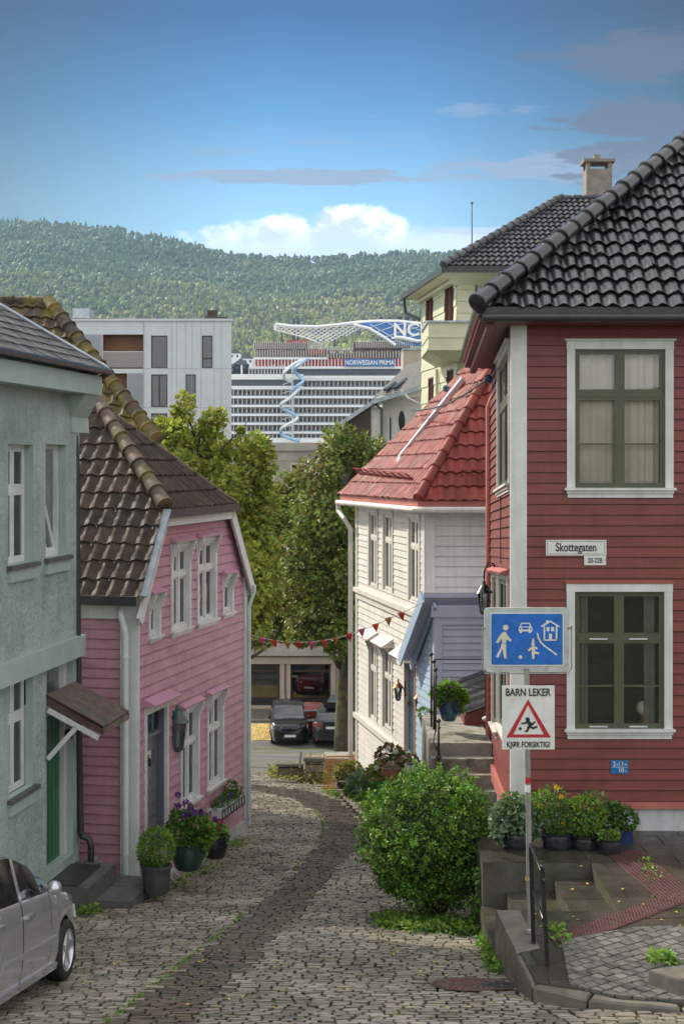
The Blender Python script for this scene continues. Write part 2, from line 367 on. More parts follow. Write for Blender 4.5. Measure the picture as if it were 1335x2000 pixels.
# ------------------------------------------------------------------ tiled roofs
def tile_roof(name, m, parent, O, U, V, poly, tw=.24, th=.33, amp=.035, lift=.035, K=7, s_start=0, prof=None, jit=.004, thick=.02):
    """O eave origin, U along the eave, V up the slope; poly in (u,s) convex"""
    O = Vector(O); U = Vector(U).normalized(); V = Vector(V); V = (V-U*V.dot(U)).normalized(); Nn = U.cross(V).normalized(); mb = MB()
    def ur(s):
        xs = []
        for i in range(len(poly)):
            (a, b), (c, d) = poly[i], poly[(i+1) % len(poly)]
            if (b-s)*(d-s) <= 0 and abs(b-d) > 1e-9: xs.append(a+(c-a)*(s-b)/(d-b))
            elif abs(b-s) < 1e-9: xs.append(a)
        return (min(xs), max(xs)) if len(xs) >= 2 else None
    smin = min(p[1] for p in poly); smax = max(p[1] for p in poly); umin = min(p[0] for p in poly); umax = max(p[0] for p in poly)
    prof = prof or (lambda f: .5+.5*cos(2*pi*f)*(1-.25*cos(2*pi*f)))
    s = smin; r = 0
    while s < smax-.02:
        s1 = min(s+th, smax); ra = ur(s+1e-5); rb = ur(s1-1e-5)
        if ra and rb:
            n = int(math.ceil((umax-umin)/tw))
            for c in range(n):
                a = umin+c*tw; b = a+tw; dz = random.uniform(-jit, jit); ds = random.uniform(-jit, jit)*2
                la, lb = max(a, ra[0]), min(b, ra[1]); ha, hb = max(a, rb[0]), min(b, rb[1])
                if lb-la < .004 and hb-ha < .004: continue
                if lb < la: la = lb = min(max((la+lb)/2, ra[0]), ra[1])
                if hb < ha: ha = hb = min(max((ha+hb)/2, rb[0]), rb[1])
                vs = []
                for k in range(K+1):
                    f = k/K; ul = la+(lb-la)*f; hgt = amp*prof((ul-a)/tw); base = O+U*ul+V*(s-.02+ds)
                    vs.append(base+Nn*(hgt+lift+dz-thick))
                    vs.append(base+Nn*(hgt+lift+dz))
                    uh = ha+(hb-ha)*f; vs.append(O+U*uh+V*s1+Nn*(amp*prof((uh-a)/tw)+dz*.3+.004))
                fs = []
                for k in range(K):
                    q = k*3; fs += [(q, q+3, q+4, q+1), (q+1, q+4, q+5, q+2)]
                mb.add(vs, fs)
        s = s1
    return mb.build(name, m, parent, auto=50)
def ridge(name, m, parent, A, B, r=.11, L=.36, collar=True):
    A = Vector(A); B = Vector(B); d = (B-A); n = max(1, int(round(d.length/L))); d = d/n; mb = MB(); ax = d.normalized()
    for i in range(n):
        a = A+d*i; l = d.length; e = random.uniform(-.006, .006)
        pr = [(r*1.08, -.01), (r*1.1, .0), (r*1.1, l*.1), (r*1.0, l*.13), (r*.9, l*1.02)]
        if collar: pr = [(r*1.08, -.02), (r*1.22, -.005), (r*1.22, l*.07), (r*1.08, l*.1), (r*.94, l*1.02)]
        mb.lathe(a+Vector((0, 0, e)), pr, 14, ax)
    return mb.build(name, m, parent, auto=45)
# ------------------------------------------------------------------ foliage
def rvec():
    while 1:
        v = Vector((random.uniform(-1, 1), random.uniform(-1, 1), random.uniform(-1, 1)))
        if .02 < v.length < 1: return v
def leaf(mb, c, d, n, L, w):
    """one folded leaf: base c, direction d, normal n"""
    d = d.normalized(); s = d.cross(n)
    if s.length < 1e-4: return
    s.normalize(); n = s.cross(d); b = len(mb.v); t = c+d*L; m_ = c+d*(L*.45)-n*(L*.04); dr = n*(-L*.12)
    mb.v += [tuple(c), tuple(m_+s*w+n*(w*.35)), tuple(t+dr), tuple(m_-s*w+n*(w*.35))]
    mb.f += [(b, b+1, b+2), (b, b+2, b+3)]
def leafcloud(mb, c, rad, n, L, w=.35, out=.6, up=.4, shell=.5, lj=.35):
    c = Vector(c); rad = Vector(rad) if not isinstance(rad, (int, float)) else Vector((rad,)*3)
    for _ in range(n):
        v = rvec(); r = v.length; v = v.normalized(); q = shell+(1-shell)*r**.5 if random.random() < .8 else r
        p = c+Vector((v.x*rad.x, v.y*rad.y, v.z*rad.z))*q
        d = v*out+rvec()*.7; nn = (v*.5+Z*up+rvec()*.55); l = L*random.uniform(1-lj, 1+lj)
        leaf(mb, p, d, nn, l, l*w)
# ================================================================== materials used throughout
mat('mortar', (.075, .066, .048), .8, .4, 5, .01, 60, col2=(.06, .09, .02), c2s=2.5, c2lo=.42, c2hi=.6)
mat('sett', (.25, .215, .172), .3, .3, 1.6, .003, 90, island=.32, hue=.012, col2=(.14, .122, .095), c2s=.7, c2lo=.4, c2hi=.65)
mat('brick_strip', (.085, .062, .046), .34, .3, 2, .003, 90, island=.35, hue=.015)
mat('granite', (.135, .12, .10), .45, .3, 6, .003, 140, col2=(.14, .14, .09), c2s=2.2, c2lo=.48, c2hi=.65)
mat('sett_granite', (.125, .12, .11), .4, .25, 6, .004, 120, island=.28)
mat('slab', (.045, .038, .03), .33, .35, 2.0, .002, 120, island=.2, col2=(.035, .04, .022), c2s=3, c2lo=.5, c2hi=.62)
mat('tactile', (.07, .026, .024), .4, .3, 6, .001, 100, island=.12)
mat('asphalt', (.13, .13, .12), .45, .25, .5, .003, 60)
mat('yellow_paving', (.42, .30, .10), .5, .3, 2, .003, 60, island=.2)
mat('soil', (.05, .042, .025), .9, .4, 6, .02, 40, col2=(.03, .06, .01), c2s=4, c2lo=.4, c2hi=.6)
mat('concrete', (.30, .28, .24), .6, .3, 2.5, .004, 60, col2=(.09, .09, .06), c2s=2.4, c2lo=.45, c2hi=.62)
mat('concrete_wet', (.085, .08, .066), .4, .4, 2.5, .004, 60, col2=(.05, .055, .03), c2s=2.4, c2lo=.42, c2hi=.6)
mat('weed', (.14, .26, .03), .55, .2, 8, island=.4, hue=.03, trans=.3)
mat('hedge_leaf', (.095, .20, .022), .7, .35, 3.0, island=.55, hue=.03, trans=.25)
mat('white_trim', (.62, .63, .62), .42, .1, 3, .0012, 60, drip=.14)
mat('water', (.03, .05, .06), .08, .1, .05, .05, .6)
# ================================================================== terrain
GP = [(-60, 5.0), (-4, -2.7), (4, -3.9), (14, -5.13), (16.4, -5.55), (23.5, -6.58), (29, -7.05), (33, -7.42), (36, -7.62), (42, -8.55), (50, -9.8), (58, -11.1), (63, -12.0), (64.5, -12.15), (95, -12.4), (160, -20), (260, -27), (400, -29)]
def G(y):
    if y <= GP[0][0]: return GP[0][1]
    for (a, b), (c, d) in zip(GP[:-1], GP[1:]):
        if y <= c: return b+(d-b)*(y-a)/(c-a)
    return GP[-1][1]
def hitG(px, py, dz=0):
    k = (H-py)/F; lo, hi = 8.0, 75.0
    for _ in range(50):
        m = (lo+hi)/2
        if k*m < G(m)+dz: hi = m
        else: lo = m
    return Vector((XX(px, lo), lo, G(lo)+dz))
mb = MB(); ys = [-60, -40, -20, -8, 0]+[4+.5*i for i in range(112)]+[60+4*i for i in range(50)]+[260, 300, 330, 400]; xs = [-160, -60, -25, -12, -6, -3, 0, 3, 6, 12, 25, 60, 160]
for y in ys:
    for x in xs: mb.v.append((x, y, G(y)-.04))
n = len(xs)
for j in range(len(ys)-1):
    for i in range(n-1): a = j*n+i; mb.f.append((a, a+1, a+1+n, a+n))
mb.build('ground', 'mortar', None, smooth=True, kind='structure')
MB().quad((-6000, 290, -26.5), (6000, 290, -26.5), (9000, 12000, -26.5), (-9000, 12000, -26.5)).build('water', 'water', None, kind='structure')
def inpoly(x, y, P_):
    c = False; j = len(P_)-1
    for i in range(len(P_)):
        xi, yi = P_[i]; xj, yj = P_[j]
        if (yi > y) != (yj > y) and x < (xj-xi)*(y-yi)/(yj-yi)+xi: c = not c
        j = i
    return c
BL = [(60, 2120), (205, 2000), (300, 1925), (440, 1815), (560, 1712), (622, 1650), (633, 1612), (616, 1584), (575, 1562), (520, 1549), (470, 1541)]
BR = [(470, 1532), (530, 1536), (600, 1544), (650, 1560), (688, 1585), (701, 1612), (695, 1650), (655, 1700), (560, 1800), (460, 1903), (360, 2000), (240, 2120)]
BAND = [tuple(hitG(*p)[:2]) for p in BL+BR]
ST, BRK = MB(), MB()
def sett(mb, x0, x1, y0, y1, z0f, dz, b=.014):
    dz += .022*noise.noise(Vector((x0*.8, y0*.8, 4)))+.010*noise.noise(Vector((x0*2.5, y0*2.5, 9))); tx, ty = random.uniform(-.009, .009), random.uniform(-.009, .009); x0 += random.uniform(0, .008); x1 -= random.uniform(0, .008)
    j = lambda: random.uniform(-.006, .006)
    q = [(x0+j(), y0+j()), (x1+j(), y0+j()), (x1+j(), y1+j()), (x0+j(), y1+j())]; cx, cy = (x0+x1)/2, (y0+y1)/2
    q = [(a_, (y0 if i_ < 2 else y1)+(b_-(y0 if i_ < 2 else y1))*.35) for i_, (a_, b_) in enumerate(q)]; o = [(x, y, z0f(y)-.03) for x, y in q]; m_ = [(x, y, z0f(y)+dz-.008+tx*(x-cx)*6+ty*(y-cy)*6) for x, y in q]
    t = [(x+(cx-x)*b*2/(x1-x0)*1.2, y+(cy-y)*b*2/(y1-y0), z0f(y)+dz+tx*(x-cx)*6+ty*(y-cy)*6) for x, y in q]
    mb.add(o+m_+t, [(8, 9, 10, 11), (4, 5, 9, 8), (5, 6, 10, 9), (6, 7, 11, 10), (7, 4, 8, 11), (0, 1, 5, 4), (1, 2, 6, 5), (3, 0, 4, 7)])
y = 12.6
while y < 44:
    dp = .118 if y < 38 else .2
    xl = -6.2 if y < 23 else (-4.3 if y < 29 else (-9 if y > 33 else -4.3)); xr = 5.0 if y < 14.9 else (1.95 if y < 22 else 1.9)
    x = xl+random.uniform(0, .2)
    def zf(yy): return G(yy)
    bow = .05*sin(y*.6)
    while x < xr:
        band = inpoly(x+.06, y+dp/2, BAND)
        if band:
            k = 2 if y < 38 else 1; wd = random.uniform(.16, .26)
            for q in range(k):
                sett(BRK, x, x+wd-.016, y+dp*q/k+.007, y+dp*(q+1)/k-.009, zf, random.uniform(-.006, .004)-.004, .008)
        else:
            wd = random.uniform(.12, .23)
            sett(ST, x, x+wd-.016, y+.008, y+dp-.010, zf, random.uniform(-.007, .007))
        x += wd
    y += dp
ST.build('cobbled_road', 'sett', None, kind='structure'); BRK.build('brick_road_strip', 'brick_strip', None, kind='structure')
# parking place beyond the bend: asphalt, yellow paving, kerb and pavement in front of the shop
mb = MB(); yy = [44+.5*i for i in range(60)]
for a, b in zip(yy[:-1], yy[1:]): mb.quad((-30, a, G(a)-.006), (14, a, G(a)-.006), (14, b, G(b)-.006), (-30, b, G(b)-.006))
mb.build('parking_road', 'asphalt', None, kind='structure')
mb = MB()
for i in range(14):
    for j in range(26):
        x = -5.0+j*.16; y = 66.8+i*.16*2; mb.box(x, x+.15, y, y+.30, -12.20, G(y)+.012)
mb.build('yellow_pavement', 'yellow_paving', None, kind='structure')
mb = MB(); mb.box(-30, 14, 71.6, 75, -12.6, -12.1); mb.build('far_pavement', 'granite', None, kind='structure')
# ================================================================== raised pavement at the red house
TP = lambda y: -5.16+.034*(y-14.6)
TPL = plane3((0, 14.6, TP(14.6)), (1, 14.6, TP(14.6)), (0, 20, TP(20)))
def hT(px, py): return hit(px, py, TPL)
def clip(poly, conv):
    out = list(poly)
    for i in range(len(conv)):
        a, b = conv[i], conv[(i+1) % len(conv)]; ins = lambda p: (b[0]-a[0])*(p[1]-a[1])-(b[1]-a[1])*(p[0]-a[0]) >= 0
        inp, out = out, []
        for j in range(len(inp)):
            p, q = inp[j-1], inp[j]
            if ins(p) != ins(q):
                d1 = (b[0]-a[0])*(p[1]-a[1])-(b[1]-a[1])*(p[0]-a[0]); d2 = (b[0]-a[0])*(q[1]-a[1])-(b[1]-a[1])*(q[0]-a[0]); t = d1/(d1-d2)
                out.append((p[0]+(q[0]-p[0])*t, p[1]+(q[1]-p[1])*t))
            if ins(q): out.append(q)
        if not out: return []
    return out
def paving(mb, conv, lx, ly, ang, zf, gap=.008, h=.012, jz=.003, stag=.5, jx=0.0):
    ca, sa = cos(ang), sin(ang); cx = sum(p[0] for p in conv)/len(conv); cy = sum(p[1] for p in conv)/len(conv); R = 8
    nx, ny = int(R/lx), int(R/ly)
    for j in range(-ny, ny):
        for i in range(-nx, nx):
            ox = (i+(stag if j % 2 else 0))*lx; oy = j*ly; J = lambda: random.uniform(-jx, jx)
            q = [(ox+gap/2+J(), oy+gap/2+J()), (ox+lx-gap/2+J(), oy+gap/2+J()), (ox+lx-gap/2+J(), oy+ly-gap/2+J()), (ox+gap/2+J(), oy+ly-gap/2+J())]
            q = clip([(cx+a*ca-b*sa, cy+a*sa+b*ca) for a, b in q], conv)
            if len(q) < 3: continue
            dz = random.uniform(-jz, jz); n = len(q); mx_, my_ = sum(p[0] for p in q)/n, sum(p[1] for p in q)/n; e = .94 if lx < .2 else .985
            mb.add([(a, b, zf(b)-.01) for a, b in q]+[(mx_+(a-mx_)*e, my_+(b-my_)*e, zf(b)+h+dz) for a, b in q], [tuple(range(n, 2*n))]+[(k, (k+1) % n, (k+1) % n+n, k+n) for k in range(n)])
a = (1.76, 16.55); b_ = (1.80, 15.9); c = (1.86, 15.05); d = (2.35, 14.72); e = (3.2, 14.5); f = (5.5, 14.3)
KO = [(1.72, 17.25), a, b_, c, d, e, f, (9, 14.2)]                    # outer kerb line
bound = KO+[(9, 17.25)]
pv = MB()
def block(conv, zf, zb=-7.2):
    n = len(conv); pv.add([(x, y, zb) for x, y in conv]+[(x, y, zf(y)) for x, y in conv], [tuple(range(n, 2*n))]+[(i, (i+1) % n, (i+1) % n+n, i+n) for i in range(n)])
Pa = [(1.78, 17.25), (1.82, 16.5), (1.9, 15.1), (3.2, 14.58), (9, 14.3), (9, 17.25)]; Pb = [(3.1, 17.25), (9, 17.25), (9, 20.9), (3.1, 20.9)]; Pc = [(1.75, 19.1), (3.1, 19.1), (3.1, 20.9), (1.75, 20.9)]
for q in (Pa, Pb, Pc): block(q, TP)
pv.build('pavement_base', 'concrete_wet', None, kind='structure')
sl_ = MB(); granA = [tuple(hT(*p)[:2]) for p in ((1095, 1842), (1112, 1928), (1200, 1950), (1420, 1965), (1420, 1812), (1250, 1815))]
granA = granA if sum((granA[i-1][0]*granA[i][1]-granA[i][0]*granA[i-1][1]) for i in range(len(granA))) > 0 else granA[::-1]
for q, an in ((Pa, .1), (Pb, .03), (Pc, .03)): paving(sl_, q, .62, .42, an, TP)
sl_.build('slab_pavement', 'slab', None, kind='structure')
gs = MB(); paving(gs, granA, .135, .125, .62, lambda y: TP(y)+.010, .014, .022, .006, .5, .006); gs.build('granite_pavement', 'sett_granite', None, kind='structure')
gb = MB(); n = len(granA); gb.add([(x, y, TP(y)+.017) for x, y in granA], [tuple(range(n))]); gb.build('granite_pavement_bed', 'soil', None, kind='structure')
# kerb stones
kb = MB(); inn = [(2.0, 17.25), (2.03, 16.6), (2.07, 16.05), (2.2, 15.35), (2.5, 15.03), (3.25, 14.80), (5.5, 14.62), (9, 14.52)]
for i in range(len(KO)-1):
    (x0, y0), (x1, y1), (x2, y2), (x3, y3) = KO[i], KO[i+1], inn[i+1], inn[i]; g = .012; lo = .0 if i < 2 else -.035
    m_ = lambda p, q, t: (p[0]+(q[0]-p[0])*t, p[1]+(q[1]-p[1])*t); L_k = sqrt((x1-x0)**2+(y1-y0)**2); t = g/L_k
    nseg = max(1, round(L_k/1.0))
    for k in range(nseg):
        a0, a1 = k/nseg+t, (k+1)/nseg-t; q = [m_(KO[i], KO[i+1], a0), m_(KO[i], KO[i+1], a1), m_(inn[i], inn[i+1], a1), m_(inn[i], inn[i+1], a0)]
        cxk = sum(p[0] for p in q)/4; cyk = sum(p[1] for p in q)/4; z = lambda y: TP(y)+.03+lo
        kb.add([(x, y, -6.5) for x, y in q]+[(x, y, z(y)-.025) for x, y in q]+[(x+(cxk-x)*.06, y+(cyk-y)*.06, z(y)) for x, y in q], [(8, 9, 10, 11)]+[(j+o, (j+1) % 4+o, (j+1) % 4+4+o, j+4+o) for j in range(4) for o in (0, 4)])
kb.build('kerb', 'granite', None, kind='structure')
# sunken steps beside the pot ledge
sp = MB()
for x0, x1, z in ((2.62, 3.1, -5.2), (2.03, 2.62, -5.38), (1.72, 2.03, -5.55)): sp.box(x0, x1, 17.25, 19.1, -7.2, z)
sp.build('sunken_path_steps', 'concrete_wet', None, kind='structure')
mb = MB(); sg = MB()
for x0, x1, z in ((2.62, 3.1, -5.2), (2.03, 2.62, -5.38), (1.72, 2.03, -5.55)): paving(sg, [(x0, 17.27), (x1, 17.27), (x1, 19.08), (x0, 19.08)], .48, .6, 0, lambda y, z=z: z, .01)
sg.build('sunken_path_slabs', 'slab', None, kind='structure')
# tactile paving: one band across the kerb, one leading to the house
tb = MB()
def tact(p0, p1, wd, nb):
    A, B = hT(*p0), hT(*p1); d = (B-A); L = d.length; d.normalize(); r = d.cross(Z).normalized(); up = Z*1
    n = int(L/.3)
    for i in range(n):
        for j in range(nb):
            w = wd/nb; a0 = A+d*(L*i/n+.004)+r*(w*j+.004-wd/2); a1 = A+d*(L*(i+1)/n-.004)+r*(w*j+.004-wd/2); q = r*(w-.008); o = Z*.020
            tb.add([a0, a1, a1+q, a0+q, a0+o, a1+o, a1+q+o, a0+q+o], [(4, 5, 6, 7), (0, 1, 5, 4), (1, 2, 6, 5), (2, 3, 7, 6), (3, 0, 4, 7)][::1])
            for e in range(6):
                for f_ in range(max(2, int(w/.05))):
                    c = A+d*(L*i/n+.025+e*(L/n-.01)/6)+r*(w*j-wd/2+.025+f_*.05)+Z*.0205; tb.lathe(c, [(.016, 0), (.011, .007)], 6)
tact((1090, 1843), (1400, 1728), .34, 1); tact((1215, 1665), (1330, 1760), .5, 2)
tb.build('tactile_pavement', 'tactile', None, kind='structure')
# ================================================================== left-hand houses
mat('pink_paint', (.48, .25, .31), .5, .1, 1.6, .0015, 30, island=.05, stretch=(1, 1, 5), col2=(.39, .18, .24), c2s=1.5, c2lo=.5, c2hi=.7, drip=.16)
mat('pink_hood', (.48, .25, .34), .45, .1, 3)
mat('grey_door', (.13, .13, .17), .4, .1, 2)
mat('dark_room', (.035, .035, .035), .8, .3, 2)
mat('curtain', (.55, .54, .50), .8, .1, 6, trans=.3)
mat('brown_tile', (.046, .027, .019), .9, .35, 3, .003, 60, island=.3, hue=.01, col2=(.026, .018, .014), c2s=1.2, c2lo=.5, c2hi=.68)
mat('brown_ridge', (.10, .06, .04), .6, .35, 5, .004, 60, island=.2, col2=(.11, .10, .02), c2s=3, c2lo=.52, c2hi=.62)
mat('moss_tile', (.042, .027, .02), .85, .4, 4, .008, 30, island=.3, col2=(.115, .085, .01), c2s=1.4, c2lo=.42, c2hi=.58)
mat('green_render', (.36, .44, .41), .75, .14, 1.2, .045, 11, col2=(.25, .32, .295), c2s=1.0, c2lo=.45, c2hi=.65, drip=.14)
mat('green_smooth', (.34, .43, .39), .6, .1, 2, .003, 30)
mat('slate', (.085, .085, .08), .7, .35, 4, .003, 60, island=.4)
mat('dark_metal', (.03, .033, .036), .4, .2, 4)
mat('black_paint', (.012, .012, .014), .28, .15, 5)
mat('green_door', (.02, .13, .05), .4, .15, 2)
mat('rust_sheet', (.10, .05, .045), .45, .4, 5, .003, 30, col2=(.04, .05, .02), c2s=4)
mat('white_pipe', (.55, .60, .62), .35, .12, 3)
mat('whitewash', (.50, .52, .54), .7, .2, 3, .006, 30, drip=.3)
mat('brass', (.5, .32, .12), .35, .2, 5, metal=1)
mat('steel', (.5, .5, .5), .3, .1, 5, metal=1)
mat('verdigris', (.035, .10, .085), .4, .4, 8, col2=(.10, .05, .05), c2s=6)
mat('flash', (.34, .38, .42), .45, .3, 4)
glassmat('glass', (.7, .75, .75), .07, .015); glassmat('glass_clear', (.95, .96, .95), .03, .012); glassmat('glass_dark', (.35, .4, .42), .10, .02); glassmat('glass_far', (.3, .33, .36), .05, .03)
# ---------------------------------------------------------------- pink house
A = (XX(267, 23.5), 23.5); B = (XX(478, 29.06), 29.06)
pk = thing('pink_house', 'pink clapboard house with white window trim and a brown tiled half-hipped roof', 'house', (A[0], A[1], G(23.5)))
PF = Wall(A, B); sd = PF.N*-1
PS = Wall((A[0]+sd.x*7, A[1]+sd.y*7), A)
zE = -2.2; uL, zL = PF.u(325), PF.z(325, 1018); uR, zR = PF.u(457), PF.z(457, 1002); zT = (zL+zR)/2; Lp = PF.L
def uf(z):
    if z <= zE: return (0, Lp)
    t = min(1, (z-zE)/(zT-zE)); return (uL*t, Lp+(uR-Lp)*t)
WN = [  # x0,x1,xm,ytop,ybot, splits, cas, brackets
    (335, 367, 351, 1068, 1228, (.66,), .085, True), (386, 418, 402, 1057, 1212, (.66,), .085, True),
    (291, 308, 299, 1168, 1242, (), .07, False), (435, 451, 443, 1128, 1196, (), .07, False),
    (353, 384, 368, 1386, 1566, (.64,), .08, True), (405, 432, 418, 1360, 1532, (.64,), .08, True)]
holes = []; zb = -7.15
rects = [PF.rect(*w[:5]) for w in WN]; dr = PF.rect(284, 323, 303, 1388, 1665)
holes = [r for r in rects]+[dr]
siding(PF, G(23.5)+.12-.35, zT+.05, uf, holes, .165, .022, name='wall', m='pink_paint', parent=pk)
for w, r in zip(WN, rects):
    cu = [(.02, .30, 0, 1), (.70, .98, 0, 1)] if w[0] in (335, 353, 405) else [(.0, .2, 0, 1), (.35, .62, .25, 1), (.8, 1, 0, 1)]
    window(PF, pk, *r, fm='white_trim', cols=2 if w[7] else 1, splits=w[5], cas=w[6], hood=(.09, .12, .04), hoodm='pink_hood', brackets=True, curtain=cu, glass='glass', rec=.05)
# plinth that deepens downhill, skirting boards, corner boards
mb = MB(); q = [(0, -6.55), (Lp, -6.86)]
p = PF.p; mb.hexa([p(-.0, -7.6, .06), p(Lp+.03, -7.6, .06), p(Lp+.03, -7.6, -.1), p(-.0, -7.6, -.1), p(0, -6.60, .05), p(Lp+.03, -6.78, .05), p(Lp+.03, -6.78, -.1), p(0, -6.60, -.1)])
mb.build('plinth', 'whitewash', pk)
mb = MB(); PF.box(mb, Lp-.13, Lp+.02, -6.76, -2.2, -.05, .045); mb.build('corner_board', 'white_trim', pk); mb = MB(); PS.box(mb, PS.L-.25, PS.L+.01, -6.6, -2.2, -.02, .045); PF.box(mb, -.01, .05, -6.6, -2.2, -.02, .03)
mb.build('corner_board', 'white_trim', pk)
siding(PS, -6.95, -1.9, lambda z: (0, PS.L-.25), (), .15, .02, name='wall', m='pink_paint', parent=pk)
mb = MB(); PS.box(mb, 0, PS.L+.05, -2.42, -2.18, -.02, .07); mb.build('frieze_board', 'white_trim', pk)
mb = MB(); uB = PF.B-PF.N*7; mb.quad((PF.B.x, PF.B.y, -8), (uB.x, uB.y, -8), (uB.x, uB.y, -1.0), (PF.B.x, PF.B.y, -1.6)); mb.build('rear_wall', 'pink_paint', pk)
# door
T = MB(); u0, u1, z0, z1 = dr
PF.box(T, u0, u1, z0, z1, -.16, -.11)
for k in range(5): PF.box(T, u0+.16, u1-.16, z0+.15+k*.2, z0+.28+k*.2, -.109, -.095)
PF.box(T, u0, u1, z1-.42, z1-.36, -.109, -.05); PF.box(T, u0, u0+.05, z0, z1, -.109, -.02); PF.box(T, u1-.05, u1, z0, z1, -.109, -.02)
do = T.build('door', 'grey_door', pk)
T = MB(); PF.box(T, u0+.06, u1-.06, z1-.34, z1-.05, -.108, -.10); PF.quad(T, u0+.25, u1-.25, z0+1.35, z0+1.6, -.107); T.build('pane', 'glass_dark', do)
T = MB(); PF.box(T, u0+.14, u0+.19, z0+.95, z0+1.13, -.11, -.07); PF.box(T, u0+.1, u0+.25, z0+1.05, z0+1.08, -.08, -.05); PF.box(T, u0+.1, u0+.18, z0+1.3, z0+1.36, -.11, -.06); T.build('handle', 'steel', do)
T = MB(); c = .08; PF.box(T, u0-c, u0, z0, z1, -.12, .034); PF.box(T, u1, u1+c, z0, z1, -.12, .034); PF.box(T, u0-c, u1+c, z1, z1+c+.06, -.12, .038); T.build('door_frame', 'white_trim', do)
T = MB(); zt = z1+c+.06; T.hexa([p(u0-.14, zt+.002, .22), p(u1+.14, zt+.002, .22), p(u1+.14, zt+.002, 0), p(u0-.14, zt+.002, 0), p(u0-.14, zt+.03, .23), p(u1+.14, zt+.03, .23), p(u1+.14, zt+.13, 0), p(u0-.14, zt+.13, 0)]); T.build('hood', 'pink_hood', do)
# roof
ov = .15; e0 = PF.p(-.22, -2.08, ov); e1 = Vector(PF.p(PF.u(322, ov), PF.z(322, 998, ov), ov)); f1 = Vector(PF.p(PF.u(457, ov), PF.z(457, 984, ov), ov)); f1.z = e1.z
f0 = PF.p(Lp+.22, -2.42, ov)
R = PF.N.copy(); plM = plane3(e0, e1, e1-R); apx = hit(190, 792, plM)
Vm = (e1-e0)-R*(e1-e0).dot(R); Vn = Vm.normalized(); O = e0-R*8
def uv(pt, O, U, V): d = Vector(pt)-O; return (d.dot(U), d.dot(V))
poly = [(0, 0), uv(e0, O, R, Vn), uv(e1, O, R, Vn), uv(apx, O, R, Vn), (0, uv(apx, O, R, Vn)[1])]
rf = tile_roof('roof', 'brown_tile', pk, O, R, Vn, poly, .235, .34, .045, .035, 8, jit=.009)
U2 = (f1-e1).normalized(); d = apx-e1; V2 = (d-U2*d.dot(U2)).normalized(); apx2 = e1+U2*d.dot(U2)+V2*d.dot(V2)
tile_roof('roof', 'brown_tile', pk, e1, U2, V2, [(0, 0), ((f1-e1).length, 0), uv(apx, e1, U2, V2)], .13, .37, .05, .045, 6)
mb = MB(); bk = apx-R*8; mb.quad(f0, f0-R*8, bk, apx); mb.quad(f0, apx, f1); mb.quad(e0-R*8, e0, e1, apx, bk); mb.build('roof_lining', 'white_trim', rf)
ridge('ridge_tiles', 'brown_ridge', pk, e1+Vector((0, 0, .1)), apx+Vector((0, 0, .08)), .12, .36)
ridge('ridge_tiles', 'brown_ridge', pk, f1+Vector((0, 0, .02)), apx+Vector((0, 0, .03)), .06, .36)
ridge('ridge_tiles', 'brown_ridge', pk, apx+Vector((0, 0, .08)), bk+Vector((0, 0, .08)), .12, .36)
# barge boards, soffits and the bitumen gutter of the half hip
mb = MB(); NN = PF.N
def bb(a, b, w=.2, t=.045, dz=-.02):
    a = Vector(a); b = Vector(b); d = (b-a).normalized(); up = NN.cross(d).normalized(); up = up if up.z > 0 else -up; a = a+Z*dz; b = b+Z*dz
    mb.hexa([a-up*w, b-up*w, b-up*w-NN*t, a-up*w-NN*t, a, b, b-NN*t, a-NN*t])
a0 = PF.p(-.30, -2.36, ov); bb(a0, e1+Z*-.06); bb(e1+Z*-.06, f1+Z*-.06, .17); bb(f1+Z*-.06, f0)
mb.build('barge_board', 'white_trim', pk)
mb = MB(); w_ = PF.p
mb.quad(f1-Z*.12, f0-Z*.12, w_(Lp, f0.z-.12, 0)+NN*.0, w_(uR, zT+.02, 0)); mb.quad(e1-Z*.12, a0-Z*.1, w_(0, zE, 0), w_(uL, zT+.02, 0)); mb.quad(e1-Z*.12, f1-Z*.12, w_(uR, zT+.02, 0), w_(uL, zT+.02, 0))
mb.build('soffit', 'white_trim', pk)
mb = MB(); g0 = e1+NN*.02-Z*.05; g1 = f1+NN*.02-Z*.05; mb.beam(g0, g1+U2*.12, .1, .14); mb.build('gutter', 'dark_metal', pk)
mb = MB(); mb.beam(PF.p(-.30, -2.12, ov-.02), PF.p(-.30, -2.12, -7), .12, .14); mb.build('gutter', 'dark_metal', pk)
# verge strip of lead along the near slope
mb = MB(); mb.beam(e0+NN*.02+Z*.02, e1+NN*.02+Z*.02, .04, .16, NN); mb.build('verge_flashing', 'flash', pk)
mb = MB(); xk, yk = XX(247, 23.42), 23.38; pp = [(XX(236, 23.4), yk+.1, -2.2), (XX(236, 23.3), yk-.06, -2.35), (xk, yk-.08, -2.6), (xk, yk-.08, -6.45), (xk+.05, yk-.2, -6.55)]
mb.tube(pp, .05, 10)
for z in (-3.0, -3.9, -5.0, -6.0): mb.lathe((xk, yk-.08, z), [(.058, 0), (.058, .04)], 12)
mb.build('downpipe', 'white_pipe', pk, smooth=False, auto=40)
mb = MB(); q = PF.p(Lp+.02, -2.35, .18); mb.tube([q, q-Z*.12, PF.p(Lp+.02, -2.75, .08), PF.p(Lp+.02, -6.9, .08)], .035, 8); mb.build('downpipe', 'white_pipe', pk, auto=40)
